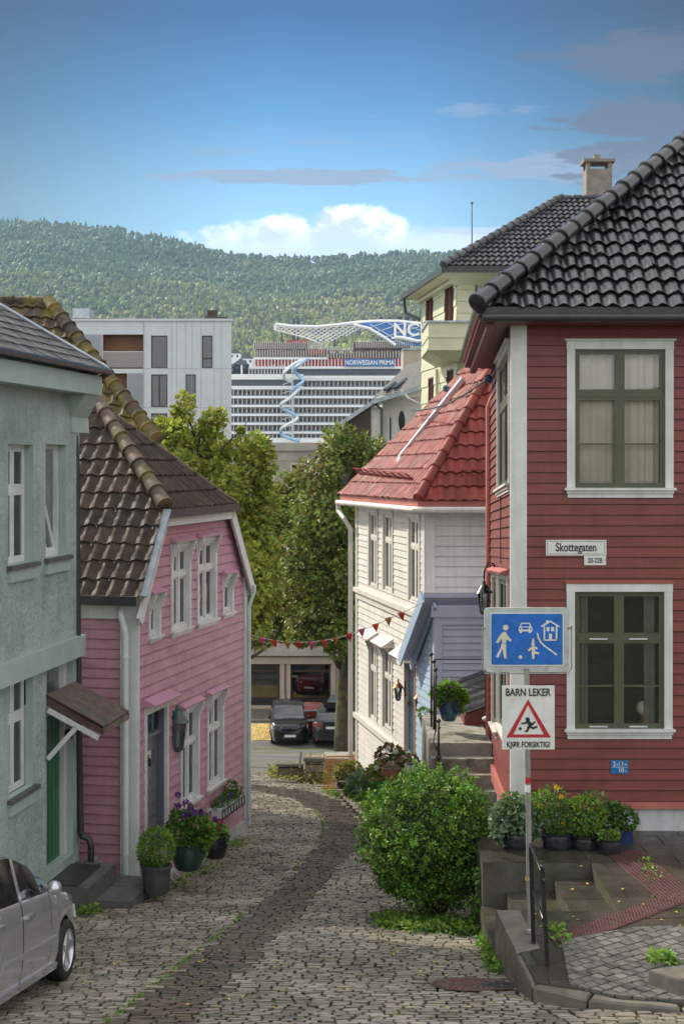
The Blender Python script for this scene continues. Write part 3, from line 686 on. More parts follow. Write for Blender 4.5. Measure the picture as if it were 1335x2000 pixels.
# ---------------------------------------------------------------- green rendered house
gB = (XX(155, 22.9), 22.9); dG = Vector((.1408, 1, 0)).normalized(); gA = (gB[0]-dG.x*11, gB[1]-dG.y*11)
gr_ = thing('green_house', 'pale green rendered house with a slate roof and dark green front door', 'house', (gA[0], gA[1], G(12)))
GF = Wall(gA, gB); Lg = GF.L
r1 = GF.rect(16, 65, 40, 868, 1101); r2 = GF.rect(89, 129, 109, 868, 1087); r3 = GF.rect(17, 64, 40, 1316, 1548); r4 = GF.rect(91, 143, 115, 1285, 1690)
r5 = (r1[0]-2.2, r1[1]-2.2, r1[2], r1[3]); r6 = (r3[0]-2.2, r3[1]-2.2, r3[2], r3[3])
siding(GF, -7.0, 1.35, lambda z: (0, Lg), [r1, r2, r3, r4, r5, r6], .9, 0, True, 'wall', 'green_render', gr_)
for r, d_ in ((r1, .14), (r2, .14), (r3, .1), (r4, .17), (r5, .14), (r6, .1)):
    mb = MB(); a, b, c, d = r; q = GF.p; mb.quad(q(b, c, 0), q(b, c, -d_), q(b, d, -d_), q(b, d, 0)); mb.quad(q(a, c, 0), q(a, d, 0), q(a, d, -d_), q(a, c, -d_)); mb.quad(q(a, d, 0), q(b, d, 0), q(b, d, -d_), q(a, d, -d_)); mb.quad(q(a, c, 0), q(a, c, -d_), q(b, c, -d_), q(b, c, 0))
    mb.build('window_reveal', 'green_smooth', gr_)
GW = Wall((gA[0]-GF.N.x*.12, gA[1]-GF.N.y*.12), (gB[0]-GF.N.x*.12, gB[1]-GF.N.y*.12))
for r in (r1, r3, r5, r6):
    window(GW, gr_, r[0]+.003, r[1]-.003, r[2]+.003, r[3]-.003, casing=False, sill=False, splits=(.62,), cols=2, curtain=[(.0, .28, 0, 1), (.72, 1, 0, 1)], glass='glass', rec=.02)
# the tilted window: fixed frame plus a sash leaning inwards at the top
a, b, c, d = r2; T = MB(); GW.box(T, a, a+.06, c, d, -.06, .0); GW.box(T, b-.06, b, c, d, -.06, .0); GW.box(T, a+.06, b-.06, c, c+.06, -.06, 0); GW.box(T, a+.06, b-.06, d-.06, d, -.06, 0)
wn_ = T.build('window', 'white_trim', gr_, label='tilted open white window')
T = MB(); q = lambda u, t, n=0: GW.p(u, c+.06+(d-c-.12)*t, -.03+n-.33*t)
for (ua, ub, ta, tb_) in ((a+.07, a+.13, 0, 1), (b-.13, b-.07, 0, 1), (a+.13, b-.13, 0, .04), (a+.13, b-.13, .96, 1), (a+.13, b-.13, .62, .66), ((a+b)/2-.02, (a+b)/2+.02, .04, .96)):
    T.hexa([q(ua, ta, .02), q(ub, ta, .02), q(ub, ta, -.02), q(ua, ta, -.02), q(ua, tb_, .02), q(ub, tb_, .02), q(ub, tb_, -.02), q(ua, tb_, -.02)])
T.build('sash', 'white_trim', wn_); T = MB(); T.quad(q(a+.1, .02), q(b-.1, .02), q(b-.1, .98), q(a+.1, .98)); T.build('pane', 'glass', wn_)
T = MB(); GW.box(T, a, b, c, d, -.5, -.48); GW.box(T, b-.02, b+.3, c, d, -.5, -.07); T.build('room_interior', 'curtain', wn_)
for r in (r1, r2, r5, r3): mb = MB(); GF.box(mb, r[0]-.06, r[1]+.1, r[2]-.06, r[2]-.004, -.13, .08); mb.build('window_sill', 'slate', gr_)
mb = MB()
for r in (r1, r2, r5, r3): GF.box(mb, r[0]-.02, r[1]+.06, r[2]-.22, r[2]-.062, -.01, .045)
zb0, zb1 = GF.z(0, 1342), GF.z(0, 1296); GF.box(mb, 0, Lg+.02, zb0, zb1, -.01, .09)
GF.box(mb, 0, Lg+.01, -7, -6.25, -.01, .10)
mb.build('band_moulding', 'green_smooth', gr_)
# door and transom
a, b, c, d = r4; GD = GF; T = MB(); zd = GF.z(105, 1402); GF.box(T, a, b-.12, c, zd, -.22, -.17)
for k in range(6): GF.box(T, a+.02+k*(b-a-.16)/6, a+(k+1)*(b-a-.16)/6, c+.03, zd-.03, -.169, -.158)
dd = T.build('door', 'green_door', gr_); T = MB(); GF.box(T, b-.12, b-.001, c, d, -.22, -.10); GF.box(T, a, b-.12, zd, zd+.12, -.22, -.12); GF.box(T, a, b-.12, d-.06, d, -.22, -.12); T.build('door_frame', 'white_trim', dd)
T = MB(); GF.quad(T, a, b-.12, zd+.12, d-.06, -.18); T.build('pane', 'glass_dark', dd); T = MB(); GF.box(T, a, b, zd+.1, d, -.6, -.58); T.build('room_interior', 'dark_room', dd)
T = MB(); GF.box(T, a+.04, a+.1, c+.98, c+1.02, -.158, -.11); T.build('handle', 'brass', dd)
T = MB(); GF.box(T, b-.1, b+.02, GF.z(122, 1452), GF.z(122, 1436), -.09, .0); T.build('door_lamp', 'black_paint', gr_)
# return wall round the corner, eaves with their return, slate roof
mb = MB(); cb = Vector((gB[0], gB[1], 0)); gl = cb-GF.N*8; mb.quad((cb.x, cb.y, -7.2), (gl.x, gl.y, -7.2), (gl.x, gl.y, 1.35), (cb.x, cb.y, 1.35)); mb.build('side_wall', 'green_render', gr_)
zr = 1.38; mb = MB(); GF.box(mb, -.2, Lg+.16, .98, 1.26, .0, .30);
u2 = Lg+.0
q = GF.p; mb.hexa([q(Lg-.45, .63, .01), q(Lg+.36, .63, .01), q(Lg+.36, .63, -.6), q(Lg-.45, .63, -.6), q(Lg-.55, 1.0, .28), q(Lg+.16, 1.0, .28), q(Lg+.16, 1.0, -.6), q(Lg-.55, 1.0, -.6)])
mb.hexa([q(Lg-.42, .42, .02), q(Lg+.42, .42, .02), q(Lg+.42, .42, -.6), q(Lg-.42, .42, -.6), q(Lg-.42, .64, .02), q(Lg+.38, .64, .02), q(Lg+.38, .64, -.6), q(Lg-.42, .64, -.6)])
mb.build('eaves', 'green_smooth', gr_)
E0 = GF.p(-.3, zr, .36); Ug = GF.U; pit = radians(37); Vg = (-GF.N*cos(pit)+Z*sin(pit)); E1 = GF.p(Lg+.25, zr, .36)
plS = (E0, Ug.cross(Vg).normalized()); tp = hit(0, 598, plS); tp2 = E1+(tp-E1)*2.4; pl = [(0, 0), uv(E1, E0, Ug, Vg), uv(tp2, E0, Ug, Vg), (0, uv(tp2, E0, Ug, Vg)[1])]
rf = tile_roof('roof', 'slate', gr_, E0, Ug, Vg, pl, .24, .2, .0, .02, 1, prof=lambda f: 0, thick=.012)
mb = MB(); mb.beam(E1+Z*.03, tp2+Z*.03, .16, .02, plS[1]); mb.build('verge_flashing', 'flash', gr_)
mb = MB(); mb.quad(E1, tp2, tp2-GF.N*3+Z*-2.0, E1-GF.N*2.5-Z*1.2); mb.build('roof_lining', 'dark_metal', rf)
mb = MB(); mb.tube([E0+GF.N*.04-Z*.04, E1+GF.N*.04-Z*.05], .045, 8); mb.build('gutter', 'dark_metal', gr_)
# downpipe (black) with its elbow and boot
mb = MB(); X1, Y1 = XX(150, 23.0), 23.0
mb.tube([E1+GF.N*.02-Z*.05, (XX(160, 22.9), 22.95, 1.05), (XX(168, 23.0), 23.0, .75)], .045, 8)
mb.build('downpipe', 'dark_metal', gr_, auto=40)
mb = MB(); x_ = lambda px, Y=23.05: XX(px, Y); x_ = lambda px, Y=22.82: XX(px, Y); mb.tube([(x_(147), 22.8, .38), (x_(150), 22.8, .1), (x_(152), 22.8, -2), (x_(155), 22.8, -4.2), (x_(158), 22.8, -5.5), (x_(162), 22.8, -5.58), (x_(174), 22.8, -5.62), (x_(178), 22.8, -5.72), (x_(178), 22.8, -5.95)], [.045]*3+[.05]*6, 10)
for z in (-.4, -2.8, -4.6): mb.lathe((x_(152)-.0, 22.8, z), [(.055, 0), (.055, .05)], 10)
mb.build('downpipe', 'dark_metal', gr_, auto=40)
mb = MB(); mb.box(x_(163), x_(186), 22.85, 23.15, -6.5, -5.96); mb.build('drain_boot', 'concrete', gr_)
# canopy over the door
cn = thing('door_canopy', 'small rusty corrugated canopy on white wooden struts over the green door', 'canopy', GF.p(a, GF.z(92, 1360), 0))
zc = GF.z(92, 1358); zo = zc-.42; A0, A1 = a-.03, b+.08; T = MB(); k = 40
for i in range(k):
    f0_, f1_ = i/k, (i+1)/k; h0, h1 = .022*cos(i*pi), .022*cos((i+1)*pi); ua, ub = A0+(A1-A0)*f0_, A0+(A1-A0)*f1_
    T.quad(GF.p(ua, zc+h0, .0), GF.p(ua, zo+h0, .82), GF.p(ub, zo+h1, .82), GF.p(ub, zc+h1, .0))
T.build('roof_sheet', 'rust_sheet', cn)
T = MB(); q = GF.p
for u in (A0+.02, A1-.04): T.hexa([q(u, zc-.14, 0), q(u+.04, zc-.14, 0), q(u+.04, zo-.10, .8), q(u, zo-.10, .8), q(u, zc-.02, 0), q(u+.04, zc-.02, 0), q(u+.04, zo-.02, .8), q(u, zo-.02, .8)])
T.hexa([q(A0, zo-.10, .80), q(A1, zo-.10, .80), q(A1, zo-.10, .83), q(A0, zo-.10, .83), q(A0, zo-.015, .80), q(A1, zo-.015, .80), q(A1, zo-.015, .83), q(A0, zo-.015, .83)])
T.build('canopy_frame', 'rust_sheet', cn)
for s_a, s_b in ((q(A0, zc-.2, .03), q(A0, zo-.15, .76)), (q(A0, zc-.88, .03), q(A0, zc-.43, .44)), (q(A1, zc-.2, .03), q(A1, zo-.15, .76))): T = MB(); T.beam(s_a, s_b, .05, .065); T.build('strut', 'white_trim', cn)
# door steps
T = MB(); GF.box(T, a-.05, b+.1, -6.9, -5.93, .0, .62); s1 = T.build('door_step', 'slate', gr_); T = MB(); GF.box(T, a+.3, b+.45, -6.9, -6.2, .62, 1.12); GF.box(T, b+.1, b+.45, -6.9, -6.2, .0, .619); T.build('door_step', 'slate', gr_)
T = MB(); GF.box(T, a+.0, b-.1, -5.928, -5.905, -.1, .45); T.build('doormat', 'dark_metal', None, label='dark doormat lying on the slate step of the green door', cat='doormat')
# ---------------------------------------------------------------- house with the mossy roof, behind
ms = thing('mossy_roofed_house', 'house behind with a brown tiled hipped roof overgrown with yellow moss', 'house', (-8, 33, G(33)))
r_a = P(92, 590, 34); r_b = P(305, 862, 31.0); r_l = P(-140, 586, 34); Vd = Vector((0, -1, 0)); plQ = plane3(r_a, r_l, r_b)
Um = (r_a-r_l).normalized(); nm = plQ[1] if plQ[1].z > 0 else -plQ[1]; Vm2 = nm.cross(Um); Vm2 = Vm2 if Vm2.z > 0 else -Vm2; Om = r_b-Um*8
rf = tile_roof('roof', 'moss_tile', ms, Om, Um, Vm2, [(0, 0), uv(r_b, Om, Um, Vm2), uv(r_a, Om, Um, Vm2), (uv(r_l, Om, Um, Vm2))], .25, .34, .05, .05, 6, jit=.01)
ridge('ridge_tiles', 'moss_tile', ms, r_b+Z*.05, r_a+Z*.05, .15, .37); ridge('ridge_tiles', 'moss_tile', ms, r_a, r_l, .12, .37)
mb = MB(); bb_ = r_a+Vector((3.4, 3.2, -3.2)); mb.quad(r_b, (r_b.x-1.35, 35.4, r_b.z), r_a); mb.quad(r_a, (r_b.x-1.35, 35.4, r_b.z), (r_l.x, 35.4, r_b.z), r_l); mb.build('roof_lining', 'moss_tile', rf)
mb = MB(); mb.box(r_l.x, r_b.x-1.5, r_b.y+.3, 35.3, -9, r_b.z-.05); mb.build('wall', 'whitewash', ms)
# ================================================================== right-hand houses
mat('red_paint', (.165, .032, .028), .5, .14, 1.3, .0015, 30, island=.07, stretch=(1, 1, 6), col2=(.20, .042, .036), c2s=1.1, c2lo=.45, c2hi=.7, drip=.22)
mat('red_light', (.42, .13, .11), .55, .12, 3)
mat('dark_red', (.15, .045, .038), .5, .15, 3)
mat('window_green', (.075, .085, .045), .4, .12, 3, .001, 80)
mat('black_tile', (.013, .011, .013), .2, .45, 3, .003, 50, island=.6, spec=.6, coat=.25)
mat('grey_tile', (.05, .05, .053), .32, .3, 3, .002, 50, island=.35)
mat('red_tile', (.21, .035, .028), .6, .2, 3, .002, 50, island=.25, spec=.3)
mat('roller_blind', (.66, .61, .52), .8, .12, 1.5)
mat('offwhite_paint', (.60, .57, .53), .5, .1, 2, .001, 30, island=.03, drip=.14)
mat('cream_paint', (.50, .50, .35), .55, .08, 1)
mat('blue_paint', (.34, .45, .58), .5, .08, 2)
mat('lilac_paint', (.46, .47, .62), .5, .08, 2)
mat('navy_door', (.02, .06, .11), .4, .15, 2)
mat('wood', (.26, .11, .04), .5, .3, 4, stretch=(1, 1, .2))
mat('maroon_frame', (.14, .06, .045), .45, .1, 2)
mat('iron', (.035, .032, .03), .45, .3, 8)
mat('zinc', (.55, .58, .62), .32, .12, 3, metal=.6)
mat('blue_glaze', (.02, .06, .11), .12, .4, 8, col2=(.04, .14, .2), c2s=9)
mat('lamp_glow', (.7, .68, .6), .3, .05, 3)
mat('copper', (.35, .14, .09), .4, .2, 6, metal=.7)
mat('chimney_render', (.22, .19, .17), .8, .25, 3, .004, 30)
# ---------------------------------------------------------------- red house
rd = thing('red_house', 'dark red clapboard house with green sash windows and black glazed roof tiles', 'house', (2.27, 20.5, -6.5))
cA = (XX(1000, 20.5), 20.5); RF = Wall(cA, (cA[0]+7.5, 20.5)); far = (XX(957, 25.9), 25.9); RS = Wall(far, cA, .055)
up = RF.rect(1121.8, 1298, 1200, 682, 952.5); lo = RF.rect(1121.3, 1296, 1200, 1155.5, 1423.5)
zT = RF.z(1100, 632); zB = RF.z(1100, 1566)
siding(RF, zB, zT, lambda z: (.19, 7.5), [up, lo], .1415, .018, name='wall', m='red_paint', parent=rd)
sh = RS.rect(974, 996, 985, 700, 950); s1 = RS.rect(963.5, 972, 968, 1128, 1420); s2 = RS.rect(976, 993, 985, 1132, 1430)
siding(RS, zB-.1, zT+.05, lambda z: (0, RS.L-.04), [sh, s1, s2], .145, .02, name='wall', m='red_paint', parent=rd)
siding(RS, -7.2, zB-.10, lambda z: (0, RS.L), [], 2, 0, True, 'plinth', 'whitewash', rd)
mb = MB(); RF.box(mb, -.0, 7.5, -7.0, zB-.03, -.3, -.015); mb.build('plinth', 'whitewash', rd)
mb = MB(); RF.box(mb, .19, 7.5, zB-.09, zB-.0, -.02, .05); mb.build('base_board', 'red_light', rd)
mb = MB(); RS.box(mb, 0, RS.L-.02, zB-.30, zB-.10, -.02, .07); mb.build('base_board', 'red_light', rd)
mb = MB(); RF.box(mb, -.025, .19, zB-.30, zT+.02, -.02, .03); RS.box(mb, RS.L-.09, RS.L-.0, zB-.3, zT, -.02, .028); mb.build('corner_board', 'white_trim', rd)
mb = MB(); RF.box(mb, -.1, 7.5, zT-.02, zT+.18, -.05, .05); mb.build('frieze_board', 'dark_red', rd)
w1 = window(RF, rd, *up, fm='window_green', cm='white_trim', cas=.108, cols=2, splits=(.672,), rec=.03, fw=.03, sashw=.036, bars=((0, .47),), curtain=[(.04, .96, 0.02, .98)], curtm='roller_blind', hood=(.035, .06, .03), hoodm='white_trim', glass='glass_clear')
w2 = window(RF, rd, *lo, fm='window_green', cm='white_trim', cas=.108, cols=2, splits=(.66,), rec=.03, fw=.03, sashw=.036, bars=((0, .47),), curtain=[(.06, .17, 0.02, .98), (.80, .93, .02, .98)], hood=(.04, .05, .02), hoodm='red_light', glass='glass_clear', depth=1.2)
for u, z in ((lo[0]+.32, lo[2]+.02), (lo[0]+.85, lo[2]+.02), (lo[0]+.32, lo[2]+1.19), (lo[0]+.85, lo[2]+1.19)):
    T = MB(); RF.box(T, u-.12, u+.12, z, z+.018, .0, .012); T.build('window_stay', 'white_trim', w2)
gl_ = RF.p(RF.u(1265), ZZ(1385, 20.7), -.28); T = MB(); T.sphere(gl_, .105, 10); lt = thing('table_lamp', 'white globe table lamp on a wooden foot behind the lower green window', 'lamp', (gl_.x, gl_.y, gl_.z-.2))
T.build('globe', 'lamp_glow', lt, smooth=True); T = MB(); T.lathe((gl_.x, gl_.y, gl_.z-.2), [(.06, 0), (.05, .02), (.045, .11)], 16); T.build('lamp_foot', 'wood', lt)
for r in (sh, s1, s2):
    window(RS, rd, *r, fm='window_green', cm='offwhite_paint', cas=.09, cols=2, splits=(.66,), rec=.02, fw=.04, hood=(.03, .07, .01) if r is sh else (.08, .13, .02), hoodm='white_trim' if r is sh else 'red_light', curtain=[(0, .2, 0, 1)], glass='glass')
# roof
pit = radians(39.5); E = Vector((XX(940, 20.05), 20.05, ZZ(602, 20.05))); t = 5.0; sl = t/cos(pit)
Vf = Vector((0, cos(pit), sin(pit)))
rf = tile_roof('roof', 'black_tile', rd, E, (1, 0, 0), Vf, [(0, 0), (8, 0), (8, sl), (t, sl)], .215, .315, .055, .045, 10, jit=.008)
Us = RS.U.copy(); ls = 5.5; Ef = E-Us*ls; Ef.z -= .27; Ud = (E-Ef).normalized(); Vs = Vector((cos(pit), .03, sin(pit)))
tile_roof('roof', 'black_tile', rd, Ef, Ud, Vs, [(0, 0), (ls, 0), (ls-4.2, 5.6), (0, 5.6)], .215, .315, .055, .045, 8, jit=.003)
top = E+Vector((t, t, t*tan(pit))); ridge('ridge_tiles', 'black_tile', rd, E+Vector((-.06, -.06, .06)), top+Z*.09, .115, .35)
mb = MB(); mb.quad(E, E+Vector((8, 0, 0)), (E.x+8, top.y, top.z), top); mb.quad(Ef, E, top, (top.x, Ef.y, top.z)); mb.quad(top, (E.x+8, top.y, top.z), (E.x+8, 27, E.z-.3), (top.x, 27, E.z-.3)); mb.build('roof_lining', 'dark_metal', rf)
mb = MB(); mb.box(E.x+.02, E.x+8, E.y-.02, E.y+.03, E.z-.16, E.z+.02); mb.build('fascia', 'dark_metal', rd)
mb = MB(); mb.tube([(E.x, E.y-.04, E.z-.12), (E.x+8, E.y-.04, E.z-.12)], .055, 10); mb.build('gutter', 'dark_metal', rd, auto=50)
mb = MB()
for i in range(18):
    f = (i+.5)/18; c = Ef+(E-Ef)*f+Vector((-.03, 0, -.02)); mb.lathe(c-Ud*.13, [(.075, 0), (.085, .02), (.06, .26)], 10, Ud)
mb.build('verge_tiles', 'black_tile', rd, auto=45)
mb = MB(); zs = E.z-.17; mb.quad((E.x+.02, E.y, zs), (E.x+8, E.y, zs), (E.x+8, 20.5, zs-.02), (cA[0], 20.5, zs-.02)); mb.quad((E.x+.02, E.y, zs), (cA[0], 20.5, zs-.02), (far[0], far[1], zs-.27), (Ef.x-.02, Ef.y, zs-.27)); mb.quad((E.x-.02, E.y, zs+.02), (E.x-.02, E.y, zs+.16), (Ef.x-.02, Ef.y, zs-.11), (Ef.x-.02, Ef.y, zs-.27))
mb.build('soffit', 'dark_red', rd)
mb = MB(); mb.beam(Ef+Vector((.12, 0, -.22)), E+Vector((.12, .12, -.22)), .10, .1); mb.build('eaves_moulding', 'dark_red', rd)
xd, yd = XX(957, 25.75)-.03, 25.75; mb = MB(); mb.tube([(xd+.1, yd, 1.15), (xd, yd, .9), (xd, yd, -4.9)], .05, 10); mb.build('downpipe', 'red_light', rd, auto=40)
mb = MB(); cu = RS.u(977, .03); mb.tube([RS.p(cu, RS.z(977, 972), .03), RS.p(cu, RS.z(977, 1100), .03)], .008, 5); mb.build('cable', 'dark_metal', rd)
# ---------------------------------------------------------------- white house
wh = thing('white_house', 'white clapboard house with a shiny red tiled roof and a navy blue front door', 'house', (1.5, 29.4, -7.6))
YN = 29.44; wA = (XX(696, 36), 36); wB = (XX(831, YN), YN); WS = Wall(wA, wB); WFr = Wall(wB, (wB[0]+5, YN))
wr = [WS.rect(722, 737, 729, 1001, 1145), WS.rect(750, 766.5, 758, 1005, 1153), WS.rect(800, 819, 810, 1013, 1174), WS.rect(722, 736, 729, 1255, 1406), WS.rect(749, 765.5, 757, 1269, 1424)]
wd = WS.rect(789, 813.5, 800, 1291, 1475); zTop = -.95
siding(WS, -7.3, zTop, lambda z: (0, WS.L), wr+[wd], .14, .018, name='wall', m='offwhite_paint', parent=wh)
siding(WFr, -7.3, zTop, lambda z: (.18, 5), [], .195, .018, name='wall', m='offwhite_paint', parent=wh)
for i, r in enumerate(wr):
    window(WS, wh, *r, fm='offwhite_paint', cas=.1, cols=2, splits=(.66,), rec=.03, fw=.04, sill=False, hood=None if i < 3 else (.2, .26, .05), brackets=i > 2, curtain=[(0, .22, 0, 1), (.4, .6, 0, 1), (.8, 1, 0, 1)], glass='glass', sashw=.03)
mb = MB(); WS.box(mb, -.03, WS.L+.04, -3.05, -2.95, 0, .09); WS.box(mb, 0, WS.L, -3.2, -3.05, 0, .04); mb.build('band_moulding', 'offwhite_paint', wh)
mb = MB(); WS.box(mb, -.03, wd[0]-.15, -5.99, -5.88, 0, .09); mb.build('band_moulding', 'offwhite_paint', wh)
mb = MB(); WS.box(mb, -.02, .2, -7.4, zTop, -.02, .035); mb.build('corner_board', 'offwhite_paint', wh)
mb = MB(); WS.box(mb, WS.L-.17, WS.L+.02, -7.4, zTop, -.02, .035); WFr.box(mb, .0, .18, -7.4, zTop, -.02, .035); mb.build('corner_board', 'offwhite_paint', wh)
mb = MB(); WS.box(mb, -.05, WS.L+.05, zTop-.02, zTop+.14, 0, .10); mb.build('frieze_board', 'offwhite_paint', wh); mb = MB(); WFr.box(mb, -.05, 5, zTop-.12, zTop+.02, -.02, .07); mb.build('frieze_board', 'offwhite_paint', wh)
a, b, c, d = wd; T = MB(); WS.box(T, a+.06, b-.06, c, d-.06, -.12, -.08); 
for k in range(4): WS.box(T, a+.16, b-.16, c+.15+k*.45, c+.5+k*.45, -.079, -.068)
do = T.build('door', 'navy_door', wh); T = MB(); WS.box(T, a, a+.06, c, d, -.12, .02); WS.box(T, a, b, d-.06, d, -.12, .02); T.build('door_frame', 'offwhite_paint', do); T = MB(); WS.box(T, b-.06, b+.1, c-.1, d, -.12, .045); T.build('door_jamb', 'wood', do)
T = MB(); WS.box(T, a+.12, a+.17, c+.95, c+1.0, -.08, -.03); T.build('handle', 'brass', do)
T = MB(); q = WS.p; T.hexa([q(a-.15, d+.05, .28), q(b+.12, d+.05, .28), q(b+.12, d+.05, 0), q(a-.15, d+.05, 0), q(a-.15, d+.08, .3), q(b+.12, d+.08, .3), q(b+.12, d+.3, 0), q(a-.15, d+.3, 0)]); T.build('hood', 'offwhite_paint', do)
# roof: side slope (down to the street), front slope (towards the camera)
rA = P(665, 967, 36.4); rE = P(817, 978, 29.15); rH = P(955, 733, 31.2); plW = plane3(rA, rE, rH)
Uw = (rE-rA).normalized(); nw = plW[1] if plW[1].z > 0 else -plW[1]; Vw = nw.cross(Uw); Vw = Vw if Vw.z > 0 else -Vw
rV = hit(932, 700, plW); rV2 = rA+(rV-rA)*1.3; rH2 = rE+(rH-rE)*1.35
pl = [(0, 0), uv(rE, rA, Uw, Vw), uv(rH2, rA, Uw, Vw), uv(rV2, rA, Uw, Vw)]
rf = tile_roof('roof', 'red_tile', wh, rA, Uw, Vw, pl, .235, .37, .075, .045, 7)
plF = plane3(rE, rE+Vector((1, 0, 0)), rH); nf = plF[1] if plF[1].z > 0 else -plF[1]; Vf2 = nf.cross(Vector((1, 0, 0))); Vf2 = Vf2 if Vf2.z > 0 else -Vf2
pu = uv(rH2, rE, (1, 0, 0) and Vector((1, 0, 0)), Vf2); tile_roof('roof', 'red_tile', wh, rE, (1, 0, 0), Vf2, [(0, 0), (4.5, 0), (4.5, pu[1]), pu], .215, .34, .05, .04, 9)
ridge('ridge_tiles', 'red_tile', wh, rE+Z*.06, rH2+Z*.08, .10, .42); ridge('ridge_tiles', 'red_tile', wh, rA+Z*.03, rV2+Z*.03, .05, .37, False)
mb = MB(); mb.quad(rA, rE, rH2, rV2); mb.quad(rE, rE+Vector((4.5, 0, 0)), rH2+Vector((4, 0, 0)), rH2); mb.quad(rA, rV2, (rV2.x+2, 38, rA.z)); mb.build('roof_lining', 'dark_metal', rf)
mb = MB(); mb.beam(rA-Z*.07, rE-Z*.07, .03, .14); mb.beam(rE-Z*.07, rE+Vector((4.5, 0, -.07)), .03, .14); mb.build('fascia', 'red_light', wh)
mb = MB(); n_ = WS.N*.06-Z*.17; mb.tube([rA+n_-Uw*.1, rE+n_+Vector((-.0, -.02, 0)), rE+Vector((.15, -.1, -.17)), rE+Vector((4.5, -.1, -.17))], .06, 10); mb.build('gutter', 'offwhite_paint', wh, auto=50)
mb = MB(); mb.quad(rA-Z*.13, rE-Z*.13, WS.p(WS.L, zTop+.05, 0), WS.p(0, zTop+.05, 0)); mb.quad(rE-Z*.13, rE+Vector((4.5, 0, -.13)), WFr.p(5, zTop+.02, 0), WFr.p(0, zTop+.02, 0)); mb.build('soffit', 'offwhite_paint', wh)
g0 = rA+n_; mb = MB(); mb.tube([g0, g0-Z*.2, WS.p(-.1, -1.35, .28), WS.p(-.12, -1.6, .12), WS.p(-.12, -7.6, .12)], .055, 10); mb.build('downpipe', 'offwhite_paint', wh, auto=40)
# roof furniture: white flue along the slope, snow guard
n8 = nw; f0 = hit(788, 893, plW)+n8*.06; f1 = hit(914, 747, plW)+n8*.14; mb = MB(); mb.beam(f0, f1, .2, .1, n8); mb.build('roof_flue', 'zinc', wh)
mb = MB(); mb.beam(f0-(f1-f0).normalized()*.28-n8*.02, f0+n8*.02, .42, .03, n8); mb.build('flashing', 'flash', wh)
mb = MB(); ga, gb_ = hit(706, 928, plW), hit(812, 941, plW); gv = (gb_-ga)
for k in (0, 1, 2): mb.beam(ga+n8*(.1+.07*k)+Z*.02, gb_+n8*(.1+.07*k)+Z*.02, .02, .02)
for i in range(9): p0 = ga+gv*i/8; mb.beam(p0, p0+n8*.28, .02, .03, gv)
mb.build('snow_guard', 'red_tile', wh)
mb = MB(); ga = Vector((XX(900, 29.5), 29.42, -.28)); 
for k in (0, 1): mb.beam(ga+Vector((0, -.08, .10*k)), ga+Vector((1.0, -.08, .10*k)), .02, .02)
for i in range(5): mb.beam(ga+Vector((i*.2, .1, -.05)), ga+Vector((i*.2, -.1, .13)), .02, .02)
mb.build('snow_guard', 'red_tile', wh)
# wall lanterns by the door
def lantern(name, label, c, s=1.0, body='black_paint', capm='copper', group=None, wall=None, gooseneck=False):
    t = thing(name, label, 'lantern', (c.x, c.y, c.z-.2*s), group); m = MB()
    m.lathe(c-Z*.2*s, [(.025*s, 0), (.05*s, .02*s), (.055*s, .04*s)], 6); m.lathe(c+Z*.075*s, [(.085*s, 0), (.09*s, .012*s)], 6)
    for k in range(6):
        a = k*pi/3+.1; m.beam(c+Vector((cos(a)*.052*s, sin(a)*.052*s, -.16*s)), c+Vector((cos(a)*.082*s, sin(a)*.082*s, .08*s)), .008*s, .008*s)
    m.build('lantern_frame', body, t)
    m = MB(); m.lathe(c+Z*.087*s, [(.115*s, -.01*s), (.10*s, .01*s), (.055*s, .07*s), (.045*s, .085*s), (.02*s, .10*s), (.018*s, .13*s), (.004*s, .16*s)], 12); m.build('lantern_cap', capm, t, auto=40)
    m = MB(); m.lathe(c-Z*.155*s, [(.048*s, 0), (.076*s, .23*s)], 6); m.build('pane', 'glass', t)
    m = MB(); m.lathe(c-Z*.15*s, [(.018*s, 0), (.02*s, .1*s), (.012*s, .14*s)], 8); m.build('bulb', 'lamp_glow', t)
    if wall is not None:
        m = MB(); w_ = Vector(wall); d = w_-c
        if gooseneck: pts = [c+Z*.25*s, c+Z*.34*s, c+d*.35+Z*.42*s, c+d*.8+Z*.34*s, w_+Z*.2*s, w_-Z*.1*s]
        else: pts = [w_+Z*.0*s, c+d*.4+Z*.13*s, c+Z*.2*s]
        m.tube(pts, .012*s, 6); m.beam(w_-Z*.12*s, w_+Z*.2*s, .05*s, .02*s, d); m.build('bracket', body, t)
    return t
c = WS.p(WS.u(777, .14), WS.z(777, 1350, .14), .14); lantern('wall_lantern', 'copper capped lantern on the white wall left of the navy door', c, 1.0, wall=WS.p(WS.u(777, .14), c.z, .0))
c = WS.p(WS.u(818, .14), WS.z(818, 1372, .14), .14); lantern('wall_lantern', 'copper capped lantern on the white wall right of the navy door', c, 1.0, wall=WS.p(WS.u(818, .14), c.z, .0))
w0 = RS.p(RS.u(968), RS.z(968, 1150), 0); lantern('wall_lantern', 'black gooseneck lantern on the side wall of the red house', P(945, 1170, w0.y+.0), 1.25, capm='black_paint', wall=w0, gooseneck=True)
c = P(347, 1427, 25.2); lantern('wall_lantern', 'large green copper lantern beside the grey door of the pink house', c, 1.75, body='verdigris', capm='verdigris', wall=PF.p(PF.u(336), c.z, 0))
